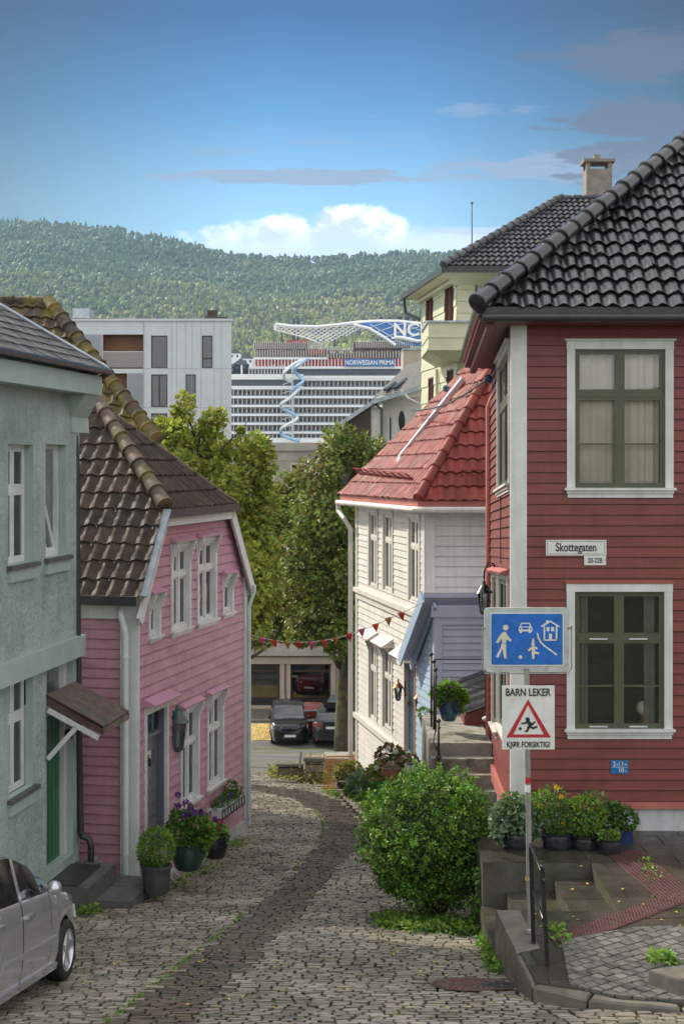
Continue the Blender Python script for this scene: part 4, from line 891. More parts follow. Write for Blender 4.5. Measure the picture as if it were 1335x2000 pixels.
# ---------------------------------------------------------------- blue annex
an = thing('blue_annex', 'small pale blue clapboard annex with a sloping roof against the white house', 'shed', (1.7, 28, -6.8))
aN = (XX(850, 28.0), 28.0); aF = (aN[0]-.28, 29.42); AS = Wall(aF, aN); AF = Wall(aN, (aN[0]+2.2, 28.0)); z0a = ZZ(1205, 28)
zn = ZZ(1165, 28)
siding(AF, -6.8, z0a, lambda z: (.12, 2.2), [], .118*1.05, .015, name='wall', m='lilac_paint', parent=an)
siding(AS, -7.4, zn-.1, lambda z: (min(AS.L-.02, max(0, (z+3.55)/1.15*AS.L)), AS.L), [], .14, .015, name='wall', m='blue_paint', parent=an)
mb = MB(); AF.box(mb, -.02, .12, -6.8, z0a, -.02, .03); AS.box(mb, AS.L-.11, AS.L+.0, -6.8, z0a, -.02, .03); mb.build('corner_board', 'lilac_paint', an)
mb = MB(); AF.box(mb, -.08, 2.2, z0a, z0a+.22, -.05, .06); AF.box(mb, 0, 2.2, z0a-.14, z0a-.002, -.02, .035); mb.build('fascia', 'lilac_paint', an)
T = MB(); k0 = AF.p(-.22, zn+.08, .12); k1 = AF.p(2.2, zn+.08, .12); k2 = AF.p(2.2, -3.75, -1.9); k3 = AF.p(-.58, -3.75, -1.45)
T.add([k0, k1, k2, k3, k0-Z*.09, k1-Z*.09, k2-Z*.09, k3-Z*.09], [(0, 1, 2, 3), (7, 6, 5, 4), (0, 4, 5, 1), (1, 5, 6, 2), (2, 6, 7, 3), (3, 7, 4, 0)]); T.build('roof', 'lilac_paint', an)
T = MB(); T.beam(k0+Vector((-.02, 0, -.08)), k3+Vector((-.02, 0, -.08)), .04, .24); T.beam(k0+Vector((.2, .02, -.22)), k3+Vector((.2, .02, -.22)), .04, .12); T.build('barge_board', 'blue_paint', an)
# cellar hatch beside it
ch = thing('cellar_hatch', 'low lean-to hatch with dark corrugated roof on a red base by the stair landing', 'hatch', P(930, 1405, 27.2))
T = MB(); n = 44; a0, a1, b0, b1 = P(892, 1334, 27.6), P(962, 1308, 27.6), P(906, 1394, 26.7), P(962, 1374, 26.7)
for i in range(n):
    f, g = i/n, (i+1)/n; hf = Vector((0, -.007, .007))*cos(i*pi*.9); hg = Vector((0, -.007, .007))*cos((i+1)*pi*.9)
    T.quad(a0+(b0-a0)*f+hf, a0+(b0-a0)*g+hg, a1+(b1-a1)*g+hg, a1+(b1-a1)*f+hf)
T.build('roof_sheet', 'grey_tile', ch); T = MB(); T.tube([a0, a1], .05, 8); T.build('gutter', 'dark_metal', ch); T = MB(); T.hexa([(b0.x, 26.72, -4.65), (b1.x, 26.72, -4.65), (b1.x, 27.6, -4.65), (b0.x, 27.6, -4.65), b0-Z*.03, b1-Z*.03, (a1.x, 27.6, a1.z-.06), (a0.x, 27.6, a0.z-.06)]); T.build('base', 'red_paint', ch)
# ---------------------------------------------------------------- concrete stair
st = thing('concrete_stairs', 'weathered concrete steps rising between the blue annex and the red house', 'stairs', (1.9, 24, -6.7))
xr = 2.44
for i in range(10):
    z = -4.6-.2*i; y0_ = 25.0-.3*i; y1_ = 27.8 if i == 0 else y0_+.3
    T = MB(); e = .02*random.random(); T.box(1.43+e, xr-(0 if i < 2 else .02), y0_+e, y1_-.002, -7.4, z); T.build('step' if i else 'landing', 'concrete', st)
T = MB(); T.box(1.36, 1.42, 21.9, 27.8, -7.4, -6.2); T.build('side_wall', 'concrete', st)
hr = thing('iron_handrail', 'wrought iron handrail with ball finials at the top of the concrete steps', 'handrail', (1.5, 25.2, -4.6))
for px, yt, yb, Y in ((842, 1278, 1420, 25.7), (847, 1292, 1425, 25.45), (850, 1308, 1430, 25.2), (856, 1408, 1492, 24.4)):
    T = MB(); a_ = P(px, yb, Y); b_2 = P(px, yt, Y); T.tube([a_, b_2], .018, 7); T.sphere(b_2, .036, 6); T.sphere(P(px+1, yt+14, Y), .026, 6); T.build('post', 'iron', hr, smooth=True)
T = MB(); T.tube([P(850, 1288, 25.5), P(948, 1288, 25.5)], .012, 6); T.tube([P(948, 1240, 25.5), P(948, 1390, 25.5)], .012, 6); T.tube([P(850, 1340, 25.5), P(948, 1345, 25.5)], .009, 6); T.build('rail', 'iron', hr)
T = MB(); T.tube([P(850, 1425, 25.2), P(846, 1450, 24.8), P(852, 1465, 24.5), P(856, 1450, 24.4)], .01, 6); T.sphere(P(856, 1480, 24.4), .045, 6); T.build('scroll', 'iron', hr, smooth=True)
T = MB(); T.sphere(P(952, 1404, 26.0), .1, 8, (1, .8, .5)); T.build('round_stone', 'whitewash', None, smooth=True, label='smooth pale stone lying on the stair landing', cat='stone')
# ---------------------------------------------------------------- pale yellow villa behind
vl = thing('yellow_villa', 'pale yellow rendered villa with corner balcony and grey hipped tile roof', 'house', (4, 52, -9))
cV = (XX(891.6, 52), 52); VF = Wall(cV, (cV[0]+9, 52)); VS = Wall((XX(823, 59), 59), cV)
zt = ZZ(545, 52); vh = [VS.rect(831, 846, 838, 581, 640), VS.rect(868, 886, 877, 553, 640), VS.rect(836, 847, 841, 737, 792), VS.rect(872, 886, 879, 721, 780)]
vf = [VF.rect(927, 1010, 960, 550, 640)]
siding(VS, -9, zt, lambda z: (0, VS.L), vh, .62, .03, name='wall', m='cream_paint', parent=vl); siding(VF, -9, zt, lambda z: (0, 9), vf, .40, .03, name='wall', m='cream_paint', parent=vl)
for r in vh: window(VS, vl, *r, fm='maroon_frame', casing=False, sill=False, splits=(), cols=2, rec=.15, curtain=[(0, .4, 0, 1), (.6, 1, 0, 1)], glass='glass_dark')
window(VF, vl, *vf[0], fm='maroon_frame', casing=False, sill=False, splits=(), cols=2, rec=.15, curtain=[(.05, .4, 0, 1), (.6, .8, 0, 1)], glass='glass')
T = MB(); x0b, x1b, y0b, y1b, z0b, z1b = XX(836, 50.5), 8.5, 50.5, 54.4, ZZ(684, 50.5), ZZ(630, 50.5)
T.box(x0b, x1b, y0b, y1b, z0b, z1b); bal = T.build('balcony', 'cream_paint', vl)
T = MB(); T.hexa([(x0b+.5, y0b+.5, z0b-.28), (x1b, y0b+.5, z0b-.28), (x1b, y1b+.6, z0b-.28), (x0b+.5, y1b+.6, z0b-.28), (x0b+.02, y0b+.02, z0b-.003), (x1b, y0b+.02, z0b-.003), (x1b, y1b+.3, z0b-.003), (x0b+.02, y1b+.3, z0b-.003)]); T.box(x0b-.04, x1b, y0b-.04, y1b, z0b+.0, z0b+.07); T.box(x0b-.03, x1b, y0b-.03, y1b, z0b+.42, z0b+.47); T.build('balcony_base', 'cream_paint', bal)
T = MB(); T.box(x0b-.06, x1b, y0b-.06, y1b, z1b+.002, z1b+.07); T.build('coping', 'flash', bal)
Ev = Vector((XX(865, 51), 51, ZZ(520, 51))); pv_ = radians(33.5); t = 4.6; sl = t/cos(pv_)
rf = tile_roof('roof', 'grey_tile', vl, Ev, (1, 0, 0), (0, cos(pv_), sin(pv_)), [(0, 0), (13, 0), (13, sl), (t, sl)], .21, .34, .06, .06, 5)
VU = VS.U; Evf = Ev-VU*9; mb = MB(); tp_ = Ev+Vector((t, t, t*tan(pv_)))
mb.quad(Evf, Ev, tp_, tp_+Vector((-1, 7, 0))); mb.quad(Ev, Ev+Vector((13, 0, 0)), (Ev.x+13, tp_.y, tp_.z), tp_); mb.quad(tp_, (Ev.x+13, tp_.y, tp_.z), (Ev.x+13, 61, Ev.z), (tp_.x-1, 63, Ev.z)); mb.build('roof_lining', 'grey_tile', rf)
ridge('ridge_tiles', 'grey_tile', vl, Ev+Z*.06, tp_+Z*.06, .13, .4); ridge('ridge_tiles', 'grey_tile', vl, tp_+Z*.02, tp_+Vector((7, 0, .02)), .11, .4)
mb = MB(); mb.box(Ev.x, Ev.x+13, Ev.y-.03, Ev.y+.04, Ev.z-.2, Ev.z+.02); mb.beam(Evf-Z*.1, Ev-Z*.1, .1, .2); mb.build('gutter', 'dark_metal', vl)
mb = MB(); zs = Ev.z-.16; mb.quad((Ev.x, Ev.y, zs), (Ev.x+13, Ev.y, zs), (Ev.x+13, 52, zt), (cV[0], 52, zt)); mb.quad((Ev.x, Ev.y, zs), (cV[0], 52, zt), VS.p(0, zt, 0), (Evf.x, Evf.y, zs)); mb.hexa([(cV[0]-.3, 51.7, zt-.02), (cV[0]+9, 51.7, zt-.02), (cV[0]+9, 52.1, zt-.25), (cV[0]-.05, 52.1, zt-.25), (cV[0]-.6, 51.3, zt+.2), (cV[0]+9, 51.3, zt+.2), (cV[0]+9, 52.1, zt+.1), (cV[0]-.05, 52.1, zt+.1)]); VS.box(mb, 0, VS.L, zt-.12, zt, 0, .2); mb.build('soffit', 'cream_paint', vl)
mb = MB(); q = VS.p(0, 0, .4); mb.tube([(Evf.x+.1, Evf.y-.6, Ev.z-.2), (Evf.x+.15, Evf.y-.6, Ev.z-.75), (VS.p(0, 0, .1).x, 58.8, Ev.z-1.05)], .06, 6); mb.build('downpipe', 'dark_metal', vl)
mb = MB(); mb.tube([VS.p(VS.u(858), 3.3, .1), VS.p(VS.u(858), -4, .1)], .06, 6); mb.build('downpipe', 'cream_paint', vl)
ck = thing('chimney', 'rendered grey chimney with an open slab cap on the villa roof', 'chimney', (XX(1166, 56), 56, 9.4)); x0, x1 = XX(1141, 56), XX(1191, 56)
T = MB(); T.box(x0, x1, 55.6, 56.4, 8.8, ZZ(333, 56)); 
for xa in (x0, x1-.14):
    for yc in (55.6, 56.26): T.box(xa, xa+.14, yc, yc+.14, ZZ(333, 56), ZZ(320, 56))
T.build('stack', 'chimney_render', ck); T = MB(); T.box(x0-.1, x1+.1, 55.5, 56.5, ZZ(320, 56), ZZ(314, 56)); T.build('cap', 'chimney_render', ck); T = MB(); T.box(XX(1159, 56), XX(1171, 56), 55.9, 56.1, ZZ(314, 56), ZZ(302, 56)); T.build('chimney_pot', 'chimney_render', ck)
an_ = thing('antenna', 'thin upright antenna rod behind the villa roof', 'antenna', P(921, 480, 57)); T = MB(); T.tube([P(921, 520, 57), P(921, 397, 57)], [.03, .015], 5); T.build('rod', 'dark_metal', an_); T = MB(); T.tube([P(921, 397, 57)-Z*.02, P(921, 397, 57)+Z*.05], .05, 6); T.build('tip', 'dark_metal', an_)
# power line running over the white roof with blue insulators
pw = thing('power_line', 'twisted overhead power line with blue insulators above the red tiled roof', 'cable', P(803, 802, 33)); T = MB(); a_, b_2 = P(803, 802, 34), P(962, 733, 25.3)
pts = [a_+(b_2-a_)*(i/14)-Z*(.25*sin(pi*i/14))+Z*.35*(i/14)*(1-i/14) for i in range(15)]; T.tube(pts, .017, 5)
T.tube([p+Vector((0, 0, .04*sin(i*2.2))) for i, p in enumerate(pts)], .01, 4); T.build('wire', 'iron', pw)
for p_ in (P(870, 759, 30.6), RS.p(RS.u(968), RS.z(968, 740), .12)): T = MB(); T.lathe(p_-Z*.06, [(.03, 0), (.06, .02), (.06, .1), (.03, .13)], 10); T.build('insulator', 'sign_blue' if 'sign_blue' in MATS else 'blue_glaze', pw)
# ================================================================== middle distance
mat('panel_white', (.50, .53, .56), .5, .06, 1)
mat('panel_grey', (.36, .38, .44), .5, .08, 1)
mat('cedar', (.22, .09, .035), .5, .25, 3, stretch=(.3, 1, 4))
mat('shop_stone', (.40, .33, .28), .6, .12, 1.5)
mat('far_concrete', (.33, .31, .28), .7, .2, 1, .003, 20)
mat('bronze', (.045, .03, .02), .4, .1, 2)
mat('shop_inside', (.16, .16, .11), .7, .5, .6, col2=(.30, .30, .22), c2s=.5, c2lo=.4, c2hi=.6)
mat('trunk', (.055, .045, .025), .85, .4, 6, .02, 14, col2=(.07, .08, .02), c2s=3)
mat('maple_leaf', (.30, .34, .05), .5, .3, .9, island=.4, hue=.035, trans=.35)
mat('maple_dark', (.18, .235, .045), .5, .35, .7, island=.45, hue=.04, trans=.3, col2=(.24, .18, .06), c2s=.6, c2lo=.5, c2hi=.68)
# ---------------------------------------------------------------- apartment block
ap = thing('apartment_block', 'modern white panelled apartment block with tall dark windows and cedar balconies', 'building', (-16, 112, -12))
YA = 112.; AW = Wall((XX(60, YA), YA), (XX(452, YA), YA)); LA = AW.L
R_ = lambda a, b, c, d: AW.rect(a, b, (a+b)/2, c, d)
wins = [R_(295, 327, 655, 719), R_(394, 415, 655, 719), R_(295, 327, 731, 795), R_(361.5, 382.5, 731, 795), R_(295, 327, 807, 870), R_(394, 415, 807, 870)]
recs = [R_(201, 280, 653, 720), R_(170, 248, 729, 795), R_(201, 280, 807, 870)]
zt = ZZ(626, YA); mb = MB()
siding(AW, -14, zt, lambda z: (0, LA), wins+recs, 1.42*2, .0, True, 'wall', 'panel_white', ap)
mb = MB(); B_ = Vector((XX(452, YA), YA, 0)); mb.quad((B_.x, YA, -14), (B_.x-1.4, YA+16, -14), (B_.x-1.4, YA+16, zt), (B_.x, YA, zt)); mb.quad((AW.A.x, YA, zt-.02), (B_.x, YA, zt-.02), (B_.x-1.4, YA+16, zt-.02), (AW.A.x, YA+16, zt-.02)); mb.build('roof', 'panel_white', ap)
mb = MB(); AW.box(mb, -.2, LA+.1, zt-.02, zt+.14, -1, .12); mb.build('coping', 'panel_white', ap)
mb = MB()
for px in (335, 345, 362, 375, 392, 418, 432): AW.box(mb, AW.u(px)-.02, AW.u(px)+.02, -12, zt-.05, 0, .012)
for py in (719.5, 796): AW.box(mb, AW.u(281), LA, AW.z(300, py)-.03, AW.z(300, py)+.03, 0, .014)
AW.box(mb, AW.u(280), AW.u(281), -12, zt, 0, .06); mb.build('panel_joint', 'panel_grey', ap)
for a, b, c, d in (R_(145, 200, 653, 720), R_(249, 279, 729, 805)):
    mb = MB(); n = 30
    for i in range(n): AW.box(mb, a+(b-a)*i/n, a+(b-a)*(i+.6)/n, c, d, 0, .06)
    mb.build('ribbed_panel', 'panel_grey', ap)
for r in wins: window(AW, ap, *r, fm='bronze', casing=False, sill=False, splits=() if r[1]-r[0] > 1 else (.3,), cols=2 if r[1]-r[0] > 1 and r is not wins[0] else 1, rec=.1, fw=.07, sashw=.02, glass='glass_far', curtain=[(.1, .4, 0, 1)] if r[3] < 7 else None)
for r in recs:
    T = MB(); a, b, c, d = r; q = AW.p; T.quad(q(a, c, -1.2), q(b, c, -1.2), q(b, d, -1.2), q(a, d, -1.2)); T.quad(q(a, c, 0), q(b, c, 0), q(b, c, -1.2), q(a, c, -1.2)); T.quad(q(a, d, 0), q(a, d, -1.2), q(b, d, -1.2), q(b, d, 0)); T.quad(q(a, c, 0), q(a, c, -1.2), q(a, d, -1.2), q(a, d, 0)); T.quad(q(b, c, 0), q(b, d, 0), q(b, d, -1.2), q(b, c, -1.2))
    for k in range(16): AW.box(T, a, b, c+(d-c)*k/16, c+(d-c)*(k+.8)/16, -1.2, -1.17)
    bl = T.build('balcony', 'cedar', ap); T = MB(); AW.box(T, a, b, c+(d-c)*.49, c+(d-c)*.51, -.06, .02); T.build('rail', 'panel_white', bl); T = MB(); AW.quad(T, a, b, c+.1, c+(d-c)*.49, -.02); T.build('pane', 'glass', bl)
T = MB(); T.box(XX(142, 114), XX(174, 114), 114, 116, zt, ZZ(602, 114)); T.build('roof_box', 'flash', ap); T = MB(); T.box(XX(136, 114), XX(218, 114), 114, 118, zt, ZZ(621, 114)); T.build('roof_plant', 'bronze', ap)
T = MB(); T.box(XX(401, 114), XX(424, 114), 114, 115, zt, ZZ(617, 114)); T.box(XX(425, 114), XX(442, 114), 114, 115, zt+.2, ZZ(618, 114)); T.build('roof_plant', 'bronze', ap)
for i in range(5):
    T = MB(); T.lathe((XX(406+i*4, 114.5), 114.5, ZZ(619, 114)), [(.1, 0), (.08, .5), (.12, .55)], 8); T.build('flue', 'bronze', ap)
T = MB(); T.sphere((XX(253, 114.5), 114.5, zt), .55, 8, (1, 1, .6)); T.build('roof_dome', 'panel_white', ap, smooth=True)
# ---------------------------------------------------------------- shop building
sb = thing('shop_building', 'low concrete building with wide shop windows behind the parked cars', 'building', (-1, 75, -12.3)); YS = 75.0
SW = Wall((XX(380, YS), YS), (XX(960, YS), YS)); R_ = lambda a, b, c, d: SW.rect(a, b, (a+b)/2, c, d)
sw = [R_(412, 546, 1297, 1378), R_(567, 645, 1297, 1378), R_(662, 740, 1297, 1378), R_(757, 850, 1297, 1378)]
uw = [R_(x, x+30, 905, 940) for x in (395, 440, 508, 569, 625, 680, 740)]
siding(SW, -12.4, ZZ(1255, YS), lambda z: (0, SW.L), sw, 9, 0, True, 'wall', 'shop_stone', sb)
mb = MB(); SW.box(mb, -.5, SW.L, ZZ(1279, YS), ZZ(1253, YS), -.5, .45); mb.build('canopy', 'far_concrete', sb); mb = MB(); SW.box(mb, 0, SW.L, ZZ(1296, YS), ZZ(1282, YS), 0, .2); mb.build('fascia', 'shop_stone', sb)
for px in (548, 560, 648, 745, 855):
    mb = MB(); SW.box(mb, SW.u(px), SW.u(px+7), -12.3, ZZ(1296, YS), .0, .16); mb.build('pilaster', 'shop_stone', sb)
mb = MB(); SW.box(mb, 0, SW.L, -12.3, ZZ(1381, YS), .0, .05); mb.build('shop_plinth', 'shop_stone', sb)
for r in sw:
    w_ = window(SW, sb, *r, fm='bronze', casing=False, sill=False, splits=(.83,), cols=1, rec=.05, fw=.06, sashw=.02, glass='glass_far', room='shop_inside', depth=3)
SU = Wall((XX(380, YS+1), YS+1), (XX(960, YS+1), YS+1))
siding(SU, -7.8, ZZ(866, YS), lambda z: (0, SU.L), uw, 1.3, .03, name='upper_wall', m='far_concrete', parent=sb)
mb = MB(); SU.box(mb, -.2, SU.L, ZZ(880, YS), ZZ(864, YS), -9, .14); mb.build('parapet', 'far_concrete', sb)
for r in uw: window(SU, sb, *r, fm='white_trim', casing=False, sill=False, splits=(.6,), cols=2, rec=.08, glass='glass', room='panel_white', depth=1)
# ---------------------------------------------------------------- grey-white gabled building
gw = thing('gabled_building', 'pale rendered building with a grey roof and white gutters beside the cruise ship', 'building', (3, 74, -11)); Yg = 74.
GWl = Wall((XX(746, Yg), Yg), (XX(900, Yg), Yg)); r = GWl.rect(757, 767, 762, 812, 864)
siding(GWl, -11, ZZ(775, Yg), lambda z: (0, GWl.L), [r], 9, 0, True, 'wall', 'offwhite_paint', gw); window(GWl, gw, *r, fm='white_trim', casing=True, cas=.06, sill=False, splits=(), cols=1, rec=.1, glass='glass_far')
T = MB(); c = P(784, 822, Yg-.02); T.add([c+Vector((.16*cos(i*pi/8), 0, .5*sin(i*pi/8))) for i in range(16)]+[c+Vector((.16*cos(i*pi/8), .3, .5*sin(i*pi/8))) for i in range(16)], [tuple(range(16))]+[(i, (i+1) % 16, (i+1) % 16+16, i+16) for i in range(16)]); T.build('oval_window', 'glass_dark', gw)
def slab(T, a, b, th=.25, dep=6): a = Vector(a); b = Vector(b); T.hexa([a-Z*th, b-Z*th, b-Z*th+Vector((0, dep, 0)), a-Z*th+Vector((0, dep, 0)), a, b, b+Vector((0, dep, 0)), a+Vector((0, dep, 0))])
T = MB(); slab(T, P(630, 846, 73), P(726, 782, 73), .22); slab(T, P(726, 781, 73), P(830, 750, 73), .2); T.build('eaves', 'flash', gw)
T = MB(); slab(T, P(632, 849, 73.2), P(662, 829, 73.2), 1.5, 5); T.build('gable_wall', 'shop_stone', gw); T = MB(); slab(T, P(662, 829, 73.4), P(724, 790, 73.4), 4, 5); T.build('gable_glazing', 'bronze', gw)
T = MB(); T.quad(P(726, 779, 73.2), P(832, 748, 73.2), P(832, 700, 78), P(795, 712, 78)); T.build('roof', 'slate', gw)
T = MB(); T.beam(P(752, 762, 73.5), P(795, 731, 77), .2, .1); T.beam(P(768, 758, 73.5), P(822, 722, 77), .2, .1); T.build('roof_rail', 'dark_metal', gw)
T = MB(); T.box(XX(724, 73.5), XX(746, 73.5), 73.5, 78, -11, ZZ(795, 73.5)); T.build('side_bay', 'offwhite_paint', gw); T = MB(); T.tube([P(790, 769, 73), P(797, 778, 73), P(822, 790, 73.6), P(822, 860, 73.6)], .07, 6); T.build('downpipe', 'white_trim', gw); T = MB(); T.tube([P(734, 790, 73.3), P(745, 800, 73.4), P(745, 870, 73.4)], .07, 6); T.build('downpipe', 'verdigris', gw)
bt = thing('beige_tower', 'plain beige lift tower between the cruise ship and the villa', 'tower', P(805, 860, 95)); T = MB(); T.box(XX(787, 95), XX(840, 95), 95, 99, -12, ZZ(683, 95)); T.build('wall', 'shop_stone', bt); T = MB(); T.box(XX(786, 95), XX(841, 95), 94.9, 99.1, ZZ(683, 95)+.002, ZZ(680, 95)); T.build('coping', 'flash', bt)
# ================================================================== trees
def tree(label, base, htop, clumps, m, nleaf, L=.17, tr=.2, lean=(0, 0), limbs=7, name='maple_tree', seed=1):
    random.seed(seed); t = thing(name, label, 'tree', base); T = MB(); b = Vector(base); tp = Vector((base[0]+lean[0], base[1]+lean[1], htop))
    pts = [b-Z*.3]+[b+(tp-b)*f+Vector((.08*sin(f*7+seed), .08*cos(f*5), 0)) for f in (.08, .2, .35, .5, .65, .8, .95)]
    T.tube(pts, [tr*1.5, tr*1.15, tr, tr*.9, tr*.72, tr*.5, tr*.33, tr*.12], 9)
    for (c, r) in clumps:
        c = Vector(c); f = max(.25, min(.85, (c.z-b.z)/(tp.z-b.z)-.15)); s = b+(tp-b)*f; mdl = (s+c)/2+Vector((0, 0, .25)); T.tube([s, mdl, c, c+(c-s)*.2], [tr*.38, tr*.22, tr*.1, .01], 5)
    T.build('trunk', 'trunk', t, smooth=True); K = MB(); vol = [max(r[0]*r[2], .05) for c, r in clumps]; tot = sum(vol)
    for (c, r), v in zip(clumps, vol):
        nsub = 9
        for _ in range(nsub):        # sub-clumps leave gaps and light and dark masses
            q = rvec(); q = q.normalized()*(.45+.6*random.random()); sc = Vector(c)+Vector((q.x*r[0], q.y*r[1], q.z*r[2]))*.95
            leafcloud(K, sc, (r[0]*.42, r[1]*.42, r[2]*.34), int(nleaf*v/tot/nsub*.78), L, .42, .8, .6, .55)
        leafcloud(K, c, Vector(r)*.95, int(nleaf*v/tot*.22), L, .42, .6, .5, .2)
    K.build('crown', m, t); return t
def PC(px, py, Y, rx, rz, ry=None): p = P(px, py, Y); k = Y/F; return (p, (rx*k, (ry or (rx+rz)/2)*k, rz*k))
yb = 51.0
tree('maple tree with yellow green leaves rising behind the pink house', (XX(425, 47), 47, G(47)), ZZ(800, 47),
     [PC(358, 800, 47, 20, 32), PC(330, 860, 46.5, 44, 42), PC(415, 830, 47, 26, 30), PC(400, 880, 47.5, 50, 50), PC(345, 920, 46, 50, 40), PC(440, 960, 46.5, 55, 50), PC(500, 900, 47, 42, 42), PC(505, 975, 47.5, 40, 50), PC(490, 1050, 47, 40, 55), PC(515, 1130, 47, 36, 50), PC(500, 1200, 47, 34, 45), PC(495, 1120, 46, 30, 60), PC(452, 1110, 47.5, 60, 90), PC(330, 845, 48, 30, 25), PC(470, 840, 47, 0.1, 0.1)],
     'maple_leaf', 17000, .17, .18, (-.6, 0), seed=3)
tree('tall dark green maple with its bare trunk beside the parked cars', (XX(679, 50.6), 50.6, G(50.6)), ZZ(900, 50.6),
     [PC(620, 930, 50, 45, 50), PC(665, 880, 50.5, 45, 45), PC(720, 890, 50.5, 45, 50), PC(640, 1000, 49.5, 70, 60), PC(700, 1010, 50.5, 60, 60), PC(600, 1090, 50, 70, 60), PC(660, 1110, 49.5, 70, 60), PC(700, 1120, 51, 50, 70), PC(640, 1200, 49.5, 65, 50), PC(590, 1180, 50.5, 55, 50), PC(668, 1262, 49.5, 32, 28), PC(600, 1235, 49.5, 40, 30), PC(690, 1275, 50.5, 24, 30), PC(705, 1200, 50.5, 40, 50)],
     'maple_dark', 16000, .17, .33, (-.35, 0), seed=5)
tree('bushy maple with reddish tips standing between the two other maples', (XX(448, 57), 57, G(57)), ZZ(980, 57),
     [PC(560, 960, 55.5, 55, 40), PC(600, 1000, 55, 60, 60), PC(530, 1040, 56, 60, 60), PC(560, 1110, 55, 80, 60), PC(520, 1180, 55.5, 60, 50), PC(600, 1190, 56, 60, 50), PC(545, 1215, 55, 60, 40), PC(490, 1235, 54, 40, 30), PC(610, 1235, 54, 45, 26)],
     'maple_dark', 13000, .18, .2, (1.6, 0), seed=8)
random.seed(11)
# ================================================================== cruise ship
mat('ship_white', (.85, .85, .83), .4, .05, .05)
mat('ship_cabin', (.62, .55, .46), .5, .1, .1)
mat('ship_dark', (.05, .06, .08), .25, .2, .2)
mat('ship_glass', (.10, .16, .22), .15, .2, .2)
mat('ship_red', (.38, .05, .06), .5, .15, .2)
mat('ship_blue', (.03, .16, .46), .35, .1, .2)
mat('ship_slide_blue', (.34, .54, .74), .3, .1, .2)
mat('ship_brown', (.10, .07, .055), .5, .3, .2)
sh_ = thing('cruise_ship', 'huge white cruise ship with rows of balconies, spiral slides and a blue lattice canopy', 'cruise ship', P(650, 860, 505)+Vector((0, 0, -5)))
YC = 500.; px = lambda p, Y=YC: XX(p, Y); pz = lambda p, Y=YC: ZZ(p, Y)
def sbox(name, m, x0, x1, yt, yb, Y=YC, d=10, par=sh_, up=0):
    T = MB(); T.box(px(x0, Y), px(x1, Y), Y, Y+d, pz(yb, Y), pz(yt, Y)); return T.build(name, m, par)
sbox('hull', 'ship_white', 380, 1000, 862, 1010, 499, 24)
sbox('superstructure', 'ship_cabin', 380, 1000, 733, 862, 503, 20)
rows = [(i, 743+17.35*i) for i in range(7)]
for i, y in rows:
    x0 = 380 if i else 592
    sbox('deck_edge', 'ship_white', x0, 1000, y-4.6, y+.0, 499.5, 4)
    T = MB(); T.box(px(x0), px(1000), YC-.3, YC-.2, pz(y+17.3), pz(y+11.0)); T.build('balcony_rail', 'ship_glass', sh_)
    T = MB(); x = x0
    while x < 1000:             # cabin doors in pairs
        for o in (1.5, 8.2): T.box(px(x+o), px(x+o+3.4), 502.8, 503.0, pz(y+14.8), pz(y+3.5))
        x += 16.9
    T.build('cabin_doors', 'ship_dark', sh_, kind='stuff')
    T = MB(); x = x0
    while x < 1000: T.box(px(x)-.08, px(x)+.08, 500, 503, pz(y+17), pz(y)); x += 8.45
    T.build('balcony_dividers', 'ship_white', sh_, kind='stuff')
sbox('deck_edge', 'ship_white', 380, 1000, 855, 862, 499.3, 4)
sbox('deck_edge', 'ship_white', 380, 592, 730.5, 741, 499.4, 4); sbox('window_band', 'ship_dark', 380, 592, 741, 753.5, 499.8, 3); sbox('deck_edge', 'ship_white', 380, 592, 753.5, 757, 499.4, 4)
sbox('window_band', 'ship_dark', 485, 1000, 720, 733.5, 499.9, 20); sbox('deck_edge', 'ship_white', 540, 1000, 733.5, 739, 499.3, 4)
sbox('deck_edge', 'ship_white', 485, 1000, 715.5, 720, 499.2, 20); sbox('promenade', 'ship_red', 497, 1000, 700, 715.5, 501, 18)
sbox('promenade', 'ship_brown', 500, 1000, 683, 699, 502, 18); sbox('deck_edge', 'ship_white', 495, 640, 697.5, 701.5, 499.6, 20); sbox('promenade', 'ship_brown', 495, 600, 669, 682, 502, 18); sbox('promenade', 'ship_brown', 690, 800, 668, 682, 502, 18)
sbox('red_canopy', 'ship_red', 603, 633, 682, 692, 500, 3); sbox('red_canopy', 'ship_red', 560, 602, 664, 671, 500, 6)
for nm, y0, y1, x0, x1, st in (('slat_fence', 667, 682, 495, 640, 4.2), ('slat_fence', 683, 698, 497, 640, 5.0), ('slat_fence', 678, 690, 640, 690, 4.2), ('slat_fence', 665, 679, 695, 805, 4.2), ('slat_fence', 686, 700, 640, 805, 5.5), ('promenade_posts', 701, 716, 497, 805, 6.5)):
    T = MB(); x = x0
    while x < x1: dz_ = random.uniform(-1, 1); T.box(px(x), px(x+1.5), 499.3, 499.6, pz(y1), pz(y0+dz_)); x += st
    T.build(nm, 'ship_white' if nm[0] == 'p' else 'offwhite_paint', sh_)
sbox('lower_deck_rail', 'ship_brown', 484, 560, 718, 733, 501, 3); 
T = MB()
for k in range(12): T.box(px(486+k*6), px(487.2+k*6), 499.2, 499.4, pz(734), pz(716-(k % 3)*2))
T.build('promenade_posts', 'ship_white', sh_)
bn = sbox('name_banner', 'ship_blue', 672, 770, 701, 715, 498.4, .3)
textmesh('NORWEGIAN PRIMA', 2.05, 'ship_white', bn, P(721, 708.3, 498.2), (1, 0, 0), Z, align='CENTER', ext=.03, xs=.84, bold=.03)
